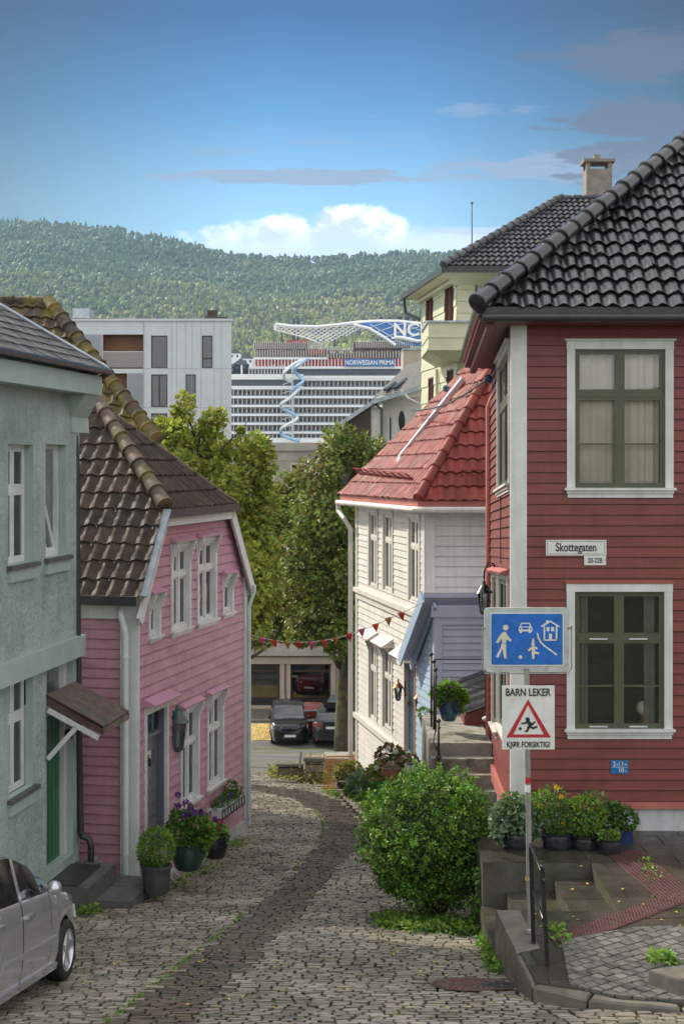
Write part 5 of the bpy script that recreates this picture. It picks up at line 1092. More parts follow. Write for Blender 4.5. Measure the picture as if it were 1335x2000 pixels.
# funnels
for a, b, yt in ((570, 576, 622), (579, 584, 620)): sbox('funnel', 'ship_dark', a, b, yt, 668, 510, 2)
for x in (745, 780, 794, 808): T = MB(); T.tube([P(x, 640, 512), P(x, 620, 512)], .7 if x > 770 else .4, 8); T.sphere(P(x, 620, 512), .9 if x > 770 else .5, 6); T.build('mast', 'ship_dark', sh_)
# lattice canopy
top = [(537, 633), (570, 637), (620, 638), (660, 634), (700, 629), (740, 627), (780, 627.5), (820, 632), (860, 641)]
bot = [(537, 644), (570, 651), (600, 661), (628, 673), (655, 665), (690, 650), (720, 641), (752, 668), (772, 674), (830, 690)]
def along(pts, t):
    n = len(pts)-1; i = min(n-1, int(t*n)); f = t*n-i; return (pts[i][0]+(pts[i+1][0]-pts[i][0])*f, pts[i][1]+(pts[i+1][1]-pts[i][1])*f)
T = MB(); T.tube([P(a, b, 500) for a, b in top], .62, 6); T.tube([P(537, 633, 500), P(537, 644, 500)], .4, 5); T.tube([P(a, b, 500) for a, b in ((537, 644), (600, 660), (630, 673))], .22, 5); T.tube([P(a, b, 498) for a, b in ((690, 634), (720, 641), (752, 660), (772, 674))], .55, 6); T.build('canopy_rim', 'ship_white', sh_)
mat('ship_lattice', (.75, .77, .80), .4, .05, .1)
T = MB()
for i in range(17):
    x0 = 537+i*11.5; yb0 = 634 if x0 < 640 else 632
    for s_ in (1, -1):
        a_ = (x0, 636); b_2 = (x0+s_*52, 636+ (34 if s_ > 0 else 30))
        def inside(x, y):
            if x < 537 or x > 735: return False
            lowb = 644+(x-537)*.29 if x < 632 else 671-(x-632)*.34
            return y < lowb
        pts = [(a_[0]+(b_2[0]-a_[0])*f/12, a_[1]+(b_2[1]-a_[1])*f/12) for f in range(13)]; pts = [p for p in pts if inside(*p)]
        if len(pts) > 1: T.tube([P(pts[0][0], pts[0][1], 501), P(pts[-1][0], pts[-1][1], 501)], .13, 4)
T.build('canopy_lattice', 'ship_lattice', sh_)
T = MB(); poly = [(700, 631), (740, 629), (780, 629), (815, 632), (850, 640), (850, 678), (772, 673), (752, 659), (722, 640)]
T.prism([P(a, b, 499.5) for a, b in poly], (0, .6, 0)); cs = T.build('canopy_sail', 'ship_blue', sh_)
T = MB()
for a, b in (((722, 640), (752, 629)), ((735, 648), (790, 630)), ((750, 658), (830, 634)), ((765, 668), (850, 645)), ((755, 629), (800, 652)), ((785, 629), (840, 655)), ((722, 633), (790, 672))): T.beam(P(*a, 499.2), P(*b, 499.2), .3, .2)
T.build('sail_lattice', 'ship_lattice', cs)
textmesh('NCL', 5.8, 'ship_white', cs, P(767, 644.5, 498.9), (1, 0, 0), Z, align='LEFT', ext=.1, xs=1.0, bold=.14)
T = MB(); T.tube([P(a, b, 498.8) for a, b in ((764, 661), (774, 658.5), (786, 659.5), (800, 663), (815, 666), (830, 664))], [.3, .6, .7, .7, .6, .3], 6); T.build('logo_wave', 'ship_white', cs)
for x, y0_, y1_ in ((550, 646, 668), (653, 655, 680), (738, 662, 684)): T = MB(); T.tube([P(x, y0_, 503), P(x, y1_, 503)], .25, 5); T.build('canopy_post', 'ship_dark', sh_)
# spiral slides
def crv(pts, n=6):
    o = []; P4 = [pts[0]]+pts+[pts[-1]]
    for i in range(1, len(P4)-2):
        for k in range(n):
            t = k/n; a, b, c, d = P4[i-1], P4[i], P4[i+1], P4[i+2]
            o.append(tuple(.5*((2*b[j])+(-a[j]+c[j])*t+(2*a[j]-5*b[j]+4*c[j]-d[j])*t*t+(-a[j]+3*b[j]-3*c[j]+d[j])*t**3) for j in range(3)))
    o.append(pts[-1]); return o
cc = lambda l: crv([(px(a, Y), Y, pz(b, Y)) for a, b, Y in l])
s1_ = cc([(600, 700, 494), (585, 712, 492), (574, 722, 494), (582, 733, 497), (592, 743, 494), (580, 754, 492), (570, 764, 494)]); s2_ = cc([(592, 702, 496), (572, 712, 494), (555, 727, 492), (556, 738, 495), (568, 746, 497)])
s3_ = cc([(584, 760, 492), (566, 777, 492), (550, 788, 492), (549, 796, 494), (562, 803, 496), (580, 814, 493), (574, 822, 492), (560, 830, 491), (549, 838, 492), (550, 848, 494), (566, 856, 492), (584, 861, 491)])
for pts, m in ((s1_, 'ship_slide_blue'), (s2_, 'ship_lattice'), (s3_[:19], 'ship_lattice'), (s3_[18:32], 'ship_slide_blue'), (s3_[31:50], 'ship_lattice'), (s3_[49:], 'ship_slide_blue')):
    T = MB(); T.tube(pts, .55, 8); T.build('water_slide', m, sh_, smooth=True)
T = MB(); T.tube([P(570, 700, 498), P(570, 860, 498)], .18, 5); T.tube([P(572, 738, 498.4), P(572, 860, 498.4)], .12, 5)
for y in range(745, 860, 17): T.tube([P(570, y, 498), P(552, y+6, 494)], .12, 4)
T.build('slide_frame', 'ship_lattice', sh_)
# ================================================================== wooded hill
mat('hill_floor', (.045, .07, .03), .9, .3, .02)
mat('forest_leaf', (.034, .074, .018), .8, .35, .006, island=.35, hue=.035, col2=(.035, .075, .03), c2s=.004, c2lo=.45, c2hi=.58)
def add_zone(m):   # mixes the trees towards yellow-green, more strongly lower on the slope
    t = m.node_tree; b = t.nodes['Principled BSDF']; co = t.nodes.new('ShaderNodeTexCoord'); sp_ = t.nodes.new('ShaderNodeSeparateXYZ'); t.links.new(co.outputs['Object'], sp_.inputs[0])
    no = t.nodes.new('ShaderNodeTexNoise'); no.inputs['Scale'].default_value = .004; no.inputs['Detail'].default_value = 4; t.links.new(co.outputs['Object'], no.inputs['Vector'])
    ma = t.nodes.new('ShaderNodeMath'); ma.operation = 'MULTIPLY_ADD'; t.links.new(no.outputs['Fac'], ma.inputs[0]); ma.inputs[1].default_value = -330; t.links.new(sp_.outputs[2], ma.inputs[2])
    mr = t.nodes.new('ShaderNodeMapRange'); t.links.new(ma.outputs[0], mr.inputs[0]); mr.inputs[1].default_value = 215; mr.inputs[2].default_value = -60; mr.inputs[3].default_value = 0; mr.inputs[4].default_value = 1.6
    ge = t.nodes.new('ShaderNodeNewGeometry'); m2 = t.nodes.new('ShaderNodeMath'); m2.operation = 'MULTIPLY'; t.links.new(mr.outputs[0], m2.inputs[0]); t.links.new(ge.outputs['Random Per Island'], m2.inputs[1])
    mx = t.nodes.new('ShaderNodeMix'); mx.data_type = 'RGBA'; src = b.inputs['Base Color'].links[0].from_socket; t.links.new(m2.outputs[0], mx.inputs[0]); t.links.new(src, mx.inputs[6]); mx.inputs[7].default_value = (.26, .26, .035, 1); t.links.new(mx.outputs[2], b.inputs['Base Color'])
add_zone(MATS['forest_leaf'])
RG = [(-1800, 395), (-900, 440), (-667, 473), (-560, 472), (-460, 464), (-367, 444), (-290, 428), (-217, 410), (-150, 405), (-67, 403), (33, 408), (130, 413), (215, 412), (300, 420), (700, 400), (1800, 390)]
def lerp_tab(T_, x):
    if x <= T_[0][0]: return T_[0][1]
    for (a, b), (c, d) in zip(T_[:-1], T_[1:]):
        if x <= c: f = (x-a)/(c-a); f = f*f*(3-2*f); return b+(d-b)*f
    return T_[-1][1]
Y0h, Y1h = 1150., 3000.
def hill(x, y):
    t = (y-Y0h)/(Y1h-Y0h); xr_ = x*3000/max(y, 1)
    if t <= 0: return -26+0*t
    h = lerp_tab(RG, xr_)-11
    if t > 1: return -26+(h+26)*max(0, 1-(t-1)*1.2)
    s = .72*t**.95+.28*t*t
    n = noise.noise(Vector((x*.0022, y*.0022, 3)))*42*sin(pi*t)+noise.noise(Vector((x*.007, y*.007, 8)))*13*min(1, t*4)*min(1, (1-t)*6)
    return -26+(h+26)*s+n
T = MB(); nx, ny = 90, 60
for j in range(ny+1):
    y = Y0h-60+(Y1h+500-Y0h)*j/ny
    for i in range(nx+1): x = (-.55+1.1*i/nx)*y; T.v.append((x, y, hill(x, y)-(2 if j else 30)))
for j in range(ny):
    for i in range(nx): a = j*(nx+1)+i; T.f.append((a, a+1, a+nx+2, a+nx+1))
T.build('hill', 'hill_floor', None, smooth=True, kind='structure')
rr = random.Random(5); K = MB(); cnt = 0; ico = []
g_ = (1+5**.5)/2
for a in (-1, 1):
    for b in (-g_, g_): ico += [(0, a, b), (a, b, 0), (b, 0, a)]
ico = [Vector(v).normalized() for v in ico]
def hull12():
    fs = []
    for i in range(12):
        for j in range(i+1, 12):
            for k in range(j+1, 12):
                if (ico[i]-ico[j]).length < 1.1 and (ico[j]-ico[k]).length < 1.1 and (ico[i]-ico[k]).length < 1.1:
                    n = (ico[j]-ico[i]).cross(ico[k]-ico[i]); fs.append((i, j, k) if n.dot(ico[i]) > 0 else (i, k, j))
    return fs
IF = hull12()
while cnt < 23000:
    y = Y0h+(Y1h+10-Y0h)*rr.random()**.8; x = rr.uniform(-.27, .17)*y; z = hill(x, y)
    if z < -22: continue
    r = rr.uniform(2.4, 6.3)*(.75+.25*(y/3000)); cnt += 1
    if rr.random() < .16+.34*(noise.noise(Vector((x*.004, y*.004, 1))) > .1):       # conifer
        h = r*rr.uniform(2.3, 3.2); b = len(K.v); n = 6; ph = rr.random()*6; w = r*.55
        for (f, rad) in ((.12, 1), (.45, .72), (.47, .92), (.8, .4)):
            for k in range(n): q = ph+k*2*pi/n; e = w*rad*rr.uniform(.8, 1.2); K.v.append((x+e*cos(q), y+e*sin(q), z+h*f))
        K.v.append((x, y, z+h)); 
        for l in (0, 2):
            for k in range(n): K.f.append((b+l*n+k, b+l*n+(k+1) % n, b+(l+1)*n+(k+1) % n, b+(l+1)*n+k))
        for k in range(n): K.f.append((b+3*n+k, b+3*n+(k+1) % n, b+4*n))
    else:
        b = len(K.v); h = r*rr.uniform(.8, 1.25)
        for v in ico: e = rr.uniform(.72, 1.25); K.v.append((x+v.x*r*e*.85, y+v.y*r*e*.85, z+h*1.0+v.z*h*e))
        for q in IF: K.f.append((b+q[0], b+q[1], b+q[2]))
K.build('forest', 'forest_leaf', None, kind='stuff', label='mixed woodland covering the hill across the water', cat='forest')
# a few pale houses on the far shore at the foot of the hill
for i, (pxh, pyh, w) in enumerate(((458, 690, 9), (470, 712, 12), (484, 700, 8), (449, 716, 8))):
    hx, hy = XX(pxh, 1140), 1140.; hz = ZZ(pyh, 1140); t = thing('far_house', ['small white gabled house highest on the far shore', 'wider pale gabled house low on the far shore', 'small gabled house nearest the ship on the far shore', 'little gabled house beside the apartment block on the far shore'][i], 'house', (hx, hy, hz-6), 'houses on the far shore')
    T = MB(); T.box(hx-w/2, hx+w/2, hy, hy+8, hz-40, hz); T.build('wall', 'ship_white', t); T = MB(); T.prism([(hx-w/2-.5, hy-.4, hz+.02), (hx+w/2+.5, hy-.4, hz+.02), (hx, hy-.4, hz+w*.4)], (0, 9, 0)); T.build('roof', 'slate', t)
    for k in (-1, 1): T = MB(); T.box(hx+k*w*.22-.7, hx+k*w*.22+.7, hy-.1, hy+.1, hz-3, hz-1.2); T.build('window', 'ship_dark', t)
# ================================================================== haze
m = bpy.data.materials.new('haze'); m.use_nodes = True; t = m.node_tree; t.nodes.remove(t.nodes['Principled BSDF']); pvn = t.nodes.new('ShaderNodeVolumePrincipled')
pvn.inputs['Density'].default_value = .00008; pvn.inputs['Color'].default_value = (.50, .74, 1, 1); pvn.inputs['Anisotropy'].default_value = .2
t.links.new(pvn.outputs[0], t.nodes['Material Output'].inputs['Volume']); MATS['haze'] = m
T = MB(); T.box(-2300, 2300, -60, 3700, -60, 640); T.build('haze', 'haze', None, kind='stuff', label='thin blue haze filling the air', cat='haze')
# ================================================================== cars
mat('car_silver', (.52, .52, .56), .2, .06, 2, metal=.65, coat=.8)
mat('car_black', (.008, .009, .010), .15, .1, 2, coat=.2, spec=.3)
mat('car_red', (.14, .008, .012), .2, .08, 2, coat=.8)
mat('car_grey', (.016, .018, .021), .2, .1, 2, coat=.3, spec=.4)
mat('rubber', (.012, .012, .012), .7, .2, 8)
mat('car_dark', (.015, .015, .016), .5, .2, 5)
mat('alloy', (.50, .50, .52), .3, .1, 4, metal=.85)
mat('tail_red', (.30, .008, .01), .15, .1, 6, coat=.8)
mat('lamp_clear', (.55, .58, .62), .1, .1, 6, coat=.6)
mat('plate_white', (.65, .66, .68), .4, .05, 6)
mat('plate_black', (.02, .02, .03), .5, .05, 6)
glassmat('car_glass', (.20, .30, .28), .05, .01)
def ip(T_, x):
    if x <= T_[0][0]: return T_[0][1]
    for (a, b), (c, d) in zip(T_[:-1], T_[1:]):
        if x <= c: return b+(d-b)*(x-a)/(c-a)
    return T_[-1][1]
def car(name, label, loc, yaw, pitch, paint, hoodl, roofl, belt, W=.86, L=4.4, wx=(.85, 3.5), wr=.32, doors=((1.35, 2.35), (2.37, 3.3)), plan=None, tumble=.16, group=None, glassx=(1.1, 4.0), pillars=(), pl=None):
    """x from the nose (0) to the tail (L); hoodl: lower body top line, roofl: roof line over the cabin"""
    t = thing(name, label, 'car', loc, group); t.rotation_euler = (0, 0, 0)
    M = Matrix.Rotation(yaw, 3, 'Z') @ Matrix.Rotation(pitch, 3, 'Y'); Lc = Vector(loc)
    tf = lambda x, y, z: Lc+M @ Vector((-(x-wx[0]), y, z))
    plan = plan or [(0, .52), (.08, .70), (.22, .84), (.45, .94), (.9, 1.0), (L-1.0, 1.0), (L-.35, .93), (L-.08, .82), (L, .70)]
    xs = sorted(set([round(L*i/44, 3) for i in range(45)]+[round(w+wr*1.14*cos(pi*k/10), 3) for w in wx for k in range(11)]+[round(d+e, 3) for ds in doors for d in ds for e in (-.006, .006)]))
    R1 = wr*1.14
    def zbot(x):
        z = .20
        for w in wx:
            if abs(x-w) < R1: z = max(z, wr+sqrt(max(0, R1*R1-(x-w)**2)))
        return z+max(0, (.25-x))*.3+max(0, (x-L+.25))*.6
    def row(x):
        w = W*ip(plan, x); zb = zbot(x); bt = ip(hoodl, x); rz = ip(roofl, x) if roofl[0][0] <= x <= roofl[-1][0] else None
        f = lambda k: zb+(bt-zb)*k
        pts = [(w*.955, zb), (w*.99, max(zb+.02, f(.22))), (w, max(zb+.03, f(.5))), (w*.985, max(zb+.04, f(.78))), (w*.955, max(zb+.05, f(.95)))]
        if rz is None or rz < bt+.03: pts += [(w*.90, bt), (w*.6, bt+.025), (w*.35, bt+.035), (0, bt+.04)]
        else:
            h = rz-bt; tw = W*(1-tumble)*min(1, ip(plan, x)); k = min(1, h/.45); yw = w*.93*(1-k)+tw*k
            pts += [(w*.93, bt+.005), (yw*.985+.0, bt+h*.88), (yw*.86, rz-.02*k), (0, rz+.012*k)]
        return pts
    rows = [row(x) for x in xs]; nb = len(rows[0]); body, glass, side, dm = MB(), MB(), [MB(), MB()], [MB() for _ in range(len(doors)*2)]
    def indoor(x): 
        for k, (a, b) in enumerate(doors):
            if a+.004 < x < b-.004: return k
            if abs(x-a) <= .007 or abs(x-b) <= .007: return -2
        return -1
    for i in range(len(xs)-1):
        xm = (xs[i]+xs[i+1])/2; dk = indoor(xm)
        for sgn in (1, -1):
            for j in range(nb-1):
                a, b, c, d = rows[i][j], rows[i+1][j], rows[i+1][j+1], rows[i][j+1]
                q = [tf(xs[i], sgn*a[0], a[1]), tf(xs[i+1], sgn*b[0], b[1]), tf(xs[i+1], sgn*c[0], c[1]), tf(xs[i], sgn*d[0], d[1])]
                if sgn < 0: q = q[::-1]
                cab = rows[i][5][1]+.02 < rows[i][7][1] and rows[i+1][5][1]+.02 < rows[i+1][7][1]
                r0 = ip(roofl, xs[i]); r1 = ip(roofl, xs[i+1])
                if j == 5 and cab and glassx[0] < xm < glassx[1] and not any(p0 < xm < p1 for p0, p1 in pillars): glass.add(q, [(0, 1, 2, 3)]); continue
                steep = abs(r1-r0)/(xs[i+1]-xs[i])
                if j == 7 and cab and steep > .22: glass.add(q, [(0, 1, 2, 3)]); continue
                if j < 5:
                    if dk == -2: continue
                    if dk >= 0: dm[dk*2+(sgn > 0)].add(q, [(0, 1, 2, 3)]); continue
                body.add(q, [(0, 1, 2, 3)])
    for e in (0, -1):
        r = rows[e]; q = [tf(xs[e], y, z) for y, z in r]+[tf(xs[e], -y, z) for y, z in r[::-1]]; body.add(q, [tuple(range(len(q)))])
    def weld(mbx):
        mp = {}; nv = []; idx = []
        for v in mbx.v:
            k = (round(v[0], 4), round(v[1], 4), round(v[2], 4))
            if k not in mp: mp[k] = len(nv); nv.append(v)
            idx.append(mp[k])
        fs = []
        for q in mbx.f:
            qq = []
            for i in q:
                if not qq or idx[i] != qq[-1]: qq.append(idx[i])
            if len(qq) > 2 and qq[0] == qq[-1]: qq = qq[:-1]
            if len(set(qq)) > 2: fs.append(tuple(qq))
        mbx.v, mbx.f = nv, fs; return mbx
    bo = weld(body).build('body', paint, t, auto=38); weld(glass).build('window_glass', 'car_glass', t, auto=30)
    inner = MB(); inner.hexa([tf(.5, -W*.8, .28), tf(L-.4, -W*.8, .28), tf(L-.4, W*.8, .28), tf(.5, W*.8, .28), tf(.5, -W*.8, .62), tf(L-.4, -W*.8, .62), tf(L-.4, W*.8, .62), tf(.5, W*.8, .62)]); inner.build('interior', 'car_dark', t)
    mid = (doors[0][0]+doors[0][1])/2
    for sx_ in (mid+.15, mid+1.0):
        for sg in (-.4, .4):
            T = MB(); T.hexa([tf(sx_, sg-.22, .6), tf(sx_+.14, sg-.22, .6), tf(sx_+.14, sg+.22, .6), tf(sx_, sg+.22, .6), tf(sx_+.1, sg-.17, 1.22), tf(sx_+.2, sg-.17, 1.22), tf(sx_+.2, sg+.17, 1.22), tf(sx_+.1, sg+.17, 1.22)]); T.build('seat', 'car_dark', t)
    for k, (a, b) in enumerate(doors):
        for s_ in (0, 1):
            d_ = weld(dm[k*2+s_]).build('door', paint, t, auto=38); sg = 1 if s_ else -1; T = MB(); zh = ip(hoodl, b)-.17; w_ = W*.985
            T.hexa([tf(b-.26, sg*(w_-.01), zh), tf(b-.07, sg*(w_-.01), zh), tf(b-.07, sg*(w_+.035), zh), tf(b-.26, sg*(w_+.035), zh), tf(b-.26, sg*(w_-.01), zh+.035), tf(b-.07, sg*(w_-.01), zh+.035), tf(b-.07, sg*(w_+.035), zh+.035), tf(b-.26, sg*(w_+.035), zh+.035)]); T.build('handle', 'alloy' if paint == 'car_silver' else paint, d_)
    for w in wx:
        for sg in (1, -1):
            c = tf(w, sg*(W-.10), wr); ax = (M @ Vector((0, sg, 0))); T = MB()
            T.lathe(c, [(wr*.66, -.10), (wr*.9, -.105), (wr*.99, -.085), (wr, -.03), (wr, .045), (wr*.985, .085), (wr*.9, .105), (wr*.68, .098)], 30, ax, cap=False); wl = T.build('wheel', 'rubber', t, auto=50)
            T = MB(); T.lathe(c, [(wr*.69, .10), (wr*.66, .104), (wr*.63, .085), (wr*.62, -.05)], 30, ax, cap=False); r0 = M @ Vector((1, 0, 0)); r1 = M @ Vector((0, 0, 1))
            for s5 in range(5):
                an5 = s5*2*pi/5+.3; d5 = r0*cos(an5)+r1*sin(an5); p5 = r0*-sin(an5)+r1*cos(an5)
                T.hexa([c+d5*.03-p5*.045+ax*.05, c+d5*wr*.64-p5*.035+ax*.055, c+d5*wr*.64+p5*.035+ax*.055, c+d5*.03+p5*.045+ax*.05, c+d5*.03-p5*.035+ax*.085, c+d5*wr*.64-p5*.022+ax*.093, c+d5*wr*.64+p5*.022+ax*.093, c+d5*.03+p5*.035+ax*.085])
            T.lathe(c+ax*.045, [(.055, 0), (.05, .045), (.02, .05)], 12, ax); T.build('rim', 'alloy', wl, auto=40)
            T = MB(); T.lathe(c, [(wr*.6, -.02), (wr*.6, .0)], 20, ax); T.build('brake_disc', 'car_dark', wl)
    xm_ = doors[0][0]+.22; zm = ip(hoodl, xm_)+.07
    for sg in (1, -1): T = MB(); T.sphere(tf(xm_, sg*(W+.07), zm), .1, 7, (.75, 1.0, .72)); T.build('mirror', paint, t, smooth=True)
    fx = .02; hz = ip(hoodl, .15)
    for sg in (1, -1):
        T = MB(); w_ = W
        T.hexa([tf(.03, sg*w_*.42, hz-.19), tf(.42, sg*w_*.955, hz-.12), tf(.5, sg*w_*.9, hz-.10), tf(.10, sg*w_*.40, hz-.17), tf(.07, sg*w_*.45, hz-.02), tf(.52, sg*w_*.955, hz+.04), tf(.6, sg*w_*.88, hz+.05), tf(.16, sg*w_*.42, hz+.0)]); T.build('headlight', 'lamp_clear', t)
        T = MB(); zt_ = ip(hoodl, L-.1); T.hexa([tf(L+.012, sg*w_*.52, zt_-.20), tf(L-.22, sg*w_*.955, zt_-.22), tf(L-.3, sg*w_*.9, zt_-.22), tf(L-.1, sg*w_*.5, zt_-.20), tf(L+.012, sg*w_*.52, zt_-.04), tf(L-.22, sg*w_*.965, zt_+.0), tf(L-.3, sg*w_*.9, zt_+.0), tf(L-.1, sg*w_*.5, zt_-.04)]); T.build('taillight', 'tail_red', t)
        T = MB(); T.hexa([tf(L+.012, sg*w_*.55, .34), tf(L-.06, sg*w_*.8, .34), tf(L-.12, sg*w_*.8, .34), tf(L-.1, sg*w_*.5, .34), tf(L+.012, sg*w_*.55, .41), tf(L-.06, sg*w_*.8, .41), tf(L-.12, sg*w_*.8, .41), tf(L-.1, sg*w_*.5, .41)]); T.build('reflector', 'tail_red', t)
    T = MB(); T.hexa([tf(-.012, -W*.38, .34), tf(.0, W*.38, .34), tf(.1, W*.38, .34), tf(.1, -W*.38, .34), tf(-.008, -W*.36, .56), tf(-.008, W*.36, .56), tf(.1, W*.36, .56), tf(.1, -W*.36, .56)]); T.build('grille', 'car_dark', t)
    for xe, s_ in ((-.02, -1), (L+.018, 1)):
        zp = .42 if xe < 0 else ip(hoodl, L-.1)-.26
        T = MB(); T.hexa([tf(xe, -.26, zp), tf(xe, .26, zp), tf(xe-s_*.015, .26, zp), tf(xe-s_*.015, -.26, zp), tf(xe, -.26, zp+.11), tf(xe, .26, zp+.11), tf(xe-s_*.015, .26, zp+.11), tf(xe-s_*.015, -.26, zp+.11)]); npz = T.build('number_plate', 'plate_white', t)
    for sg in (1, -1):
        T = MB(); T.hexa([tf(wx[0]+.4, sg*(W*.93), .2), tf(wx[1]-.4, sg*(W*.93), .2), tf(wx[1]-.4, sg*(W*.99), .2), tf(wx[0]+.4, sg*(W*.99), .2), tf(wx[0]+.4, sg*(W*.93), .27), tf(wx[1]-.4, sg*(W*.93), .27), tf(wx[1]-.4, sg*(W*1.005), .27), tf(wx[0]+.4, sg*(W*1.005), .27)]); T.build('sill_trim', paint, t)
        T = MB(); zs_ = .50; T.hexa([tf(wx[0]+.45, sg*(W*.97), zs_), tf(wx[1]-.45, sg*(W*.97), zs_), tf(wx[1]-.45, sg*(W+.012), zs_), tf(wx[0]+.45, sg*(W+.012), zs_), tf(wx[0]+.45, sg*(W*.97), zs_+.05), tf(wx[1]-.45, sg*(W*.97), zs_+.05), tf(wx[1]-.45, sg*(W+.006), zs_+.05), tf(wx[0]+.45, sg*(W+.006), zs_+.05)]); T.build('side_moulding', paint, t)
    return t, tf
hatch_h = [(0, .56), (.06, .66), (.25, .78), (.5, .86), (.9, .94), (1.3, 1.0), (2.0, 1.02), (3.2, 1.05), (4.0, 1.08), (4.35, 1.08), (4.42, .80)]
hatch_r = [(1.2, .99), (1.4, 1.06), (1.7, 1.22), (2.05, 1.38), (2.45, 1.50), (2.95, 1.54), (3.5, 1.48), (4.0, 1.30), (4.3, 1.12)]
c1, tf1 = car('parked_car', 'silver hatchback parked against the green house in the near left corner', (-3.80, 16.5, G(16.5)-.0), radians(84.5), radians(8.3), 'car_silver', hatch_h, hatch_r, .95, W=.865, L=4.42, wx=(.86, 3.56), doors=((1.52, 2.48), (2.50, 3.4)), pillars=((1.38, 1.46), (2.44, 2.56), (3.55, 3.67)), glassx=(1.36, 3.95), tumble=.2)
suv_h = [(0, .7), (.06, .85), (.4, .98), (1.1, 1.06), (3.5, 1.12), (4.3, 1.16), (4.5, 1.12), (4.56, .8)]
suv_r = [(1.05, 1.06), (1.35, 1.2), (1.95, 1.58), (2.5, 1.66), (3.6, 1.63), (4.15, 1.55), (4.45, 1.18)]
van_h = [(0, .75), (.05, .95), (.3, 1.08), (.8, 1.16), (4.6, 1.18), (4.75, 1.15)]
van_r = [(.62, 1.14), (1.3, 1.78), (1.7, 1.9), (4.2, 1.9), (4.7, 1.75), (4.75, 1.3)]
PI2 = pi/2
c2, tf2 = car('parked_car', 'dark grey suv seen from behind with a black roof box', (XX(658, 64.6), 68.3, -12.15), radians(90-4), 0, 'car_grey', suv_h, suv_r, 1.1, W=.93, L=4.56, wx=(.9, 3.6), wr=.36, doors=((1.35, 2.4), (2.42, 3.4)), pillars=((2.36, 2.48), (3.42, 3.6)), glassx=(1.3, 4.1), tumble=.18, group='cars parked at the end of the street')
c3, tf3 = car('parked_car', 'small red hatchback half hidden between the suv and the black car', (XX(594, 67), 70.0, -12.17), radians(90+6), 0, 'car_red', suv_h, [(a, b-.12) for a, b in suv_r], 1.1, W=.80, L=4.2, wx=(.8, 3.3), wr=.32, doors=((1.3, 2.3), (2.32, 3.2)), pillars=((2.28, 2.38), (3.3, 3.45)), glassx=(1.3, 3.8), group='cars parked at the end of the street')
c4, tf4 = car('parked_car', 'black people carrier parked facing the street left of the red hatchback', (XX(563, 65), 66.2, -12.16), radians(-90+4), 0, 'car_black', suv_h, [(a, b+.02) for a, b in suv_r], 1.1, W=.88, L=4.56, wx=(.9, 3.6), wr=.34, doors=((1.2, 2.2), (2.24, 3.4)), pillars=((2.16, 2.28), (3.3, 3.5)), glassx=(1.3, 4.1), tumble=.14, group='cars parked at the end of the street')
for c_ in (c2, c3, c4): c_.scale = (.92, .92, .92)
T = MB(); L2 = Vector(c2.location); T.add([L2+(tf2(x, y, z)-L2)*.92 for x in (1.6, 3.9) for y, z in ((-.38, 1.72), (.38, 1.72), (.42, 1.84), (.25, 2.0), (-.25, 2.0), (-.42, 1.84))], [(0, 1, 2, 3, 4, 5), (11, 10, 9, 8, 7, 6)]+[(i, i+6, (i+1) % 6+6, (i+1) % 6) for i in range(6)]); T.build('roof_box', 'car_black', None, label='black roof box strapped on the grey suv', cat='roof box')
# ================================================================== signs and sign pole
mat('sign_blue', (.012, .13, .50), .4, .2, 6, col2=(.01, .09, .34), c2s=7, c2lo=.5, c2hi=.7)
mat('sign_metal', (.42, .45, .44), .5, .2, 6, col2=(.28, .24, .15), c2s=8, c2lo=.55, c2hi=.75)
mat('sign_cream', (.62, .58, .46), .5, .12, 12)
mat('sign_white', (.66, .67, .64), .45, .1, 5, col2=(.5, .48, .36), c2s=4, c2lo=.55, c2hi=.8)
mat('sign_black', (.015, .015, .017), .5, .1, 5)
mat('sign_red', (.45, .02, .03), .4, .1, 8)
mat('galvanised', (.30, .30, .29), .5, .2, 8, metal=.5, col2=(.25, .2, .12), c2s=6, c2lo=.55, c2hi=.7)
mat('utility_blue', (.01, .15, .42), .4, .1, 9)
YSg = 16.35
pl_ = thing('sign_pole', 'grey galvanised pole standing on the kerb and carrying two signs', 'pole', P(1032, 1822, 16.47))
T = MB(); T.tube([P(1034, 1822, 16.47), P(1028, 1315, 16.45), P(1028, 1186, 16.45)], .030, 14); T.build('pole', 'galvanised', pl_, auto=50)
T = MB(); p_ = P(1034, 1822, 16.47); T.lathe(p_, [(.05, 0), (.05, .03), (.034, .05)], 12); T.build('collar', 'galvanised', pl_)
for i, (a, b, m_) in enumerate(((1518, 1530, 'sign_red'), (1533, 1547, 'sign_white'), (1712, 1720, 'yellow_paving'))):
    T = MB(); T.lathe(P(1030.5, b, 16.458), [(.0306, 0), (.0306, ZZ(a, 16.46)-ZZ(b, 16.46))], 14, cap=False); T.build('sticker', m_, pl_)
def rrect(x0, x1, y0, y1, r, Y, n=5):
    o = []
    for cx_, cy_, a0 in ((x1-r, y0+r, 0), (x0+r, y0+r, 90), (x0+r, y1-r, 180), (x1-r, y1-r, 270)):
        for k in range(n+1): a = radians(a0+90*k/n); o.append(P(cx_+r*cos(a), cy_-r*sin(a), Y))
    return o
s_ = thing('playstreet_sign', 'blue home zone sign with white walking figure, child, car and house', 'sign', P(1030, 1312, YSg))
T = MB(); T.prism(rrect(945, 1111, 1187, 1313, 9, YSg), (0, .03, 0)); T.build('sign_panel', 'sign_metal', s_)
T = MB(); T.prism(rrect(957, 1100, 1197, 1301, 2, YSg-.006), (0, .005, 0)); T.build('sign_border', 'sign_white', s_)
T = MB(); T.prism(rrect(959, 1098, 1199, 1298.5, 2, YSg-.010), (0, .003, 0)); T.build('sign_face', 'sign_blue', s_)
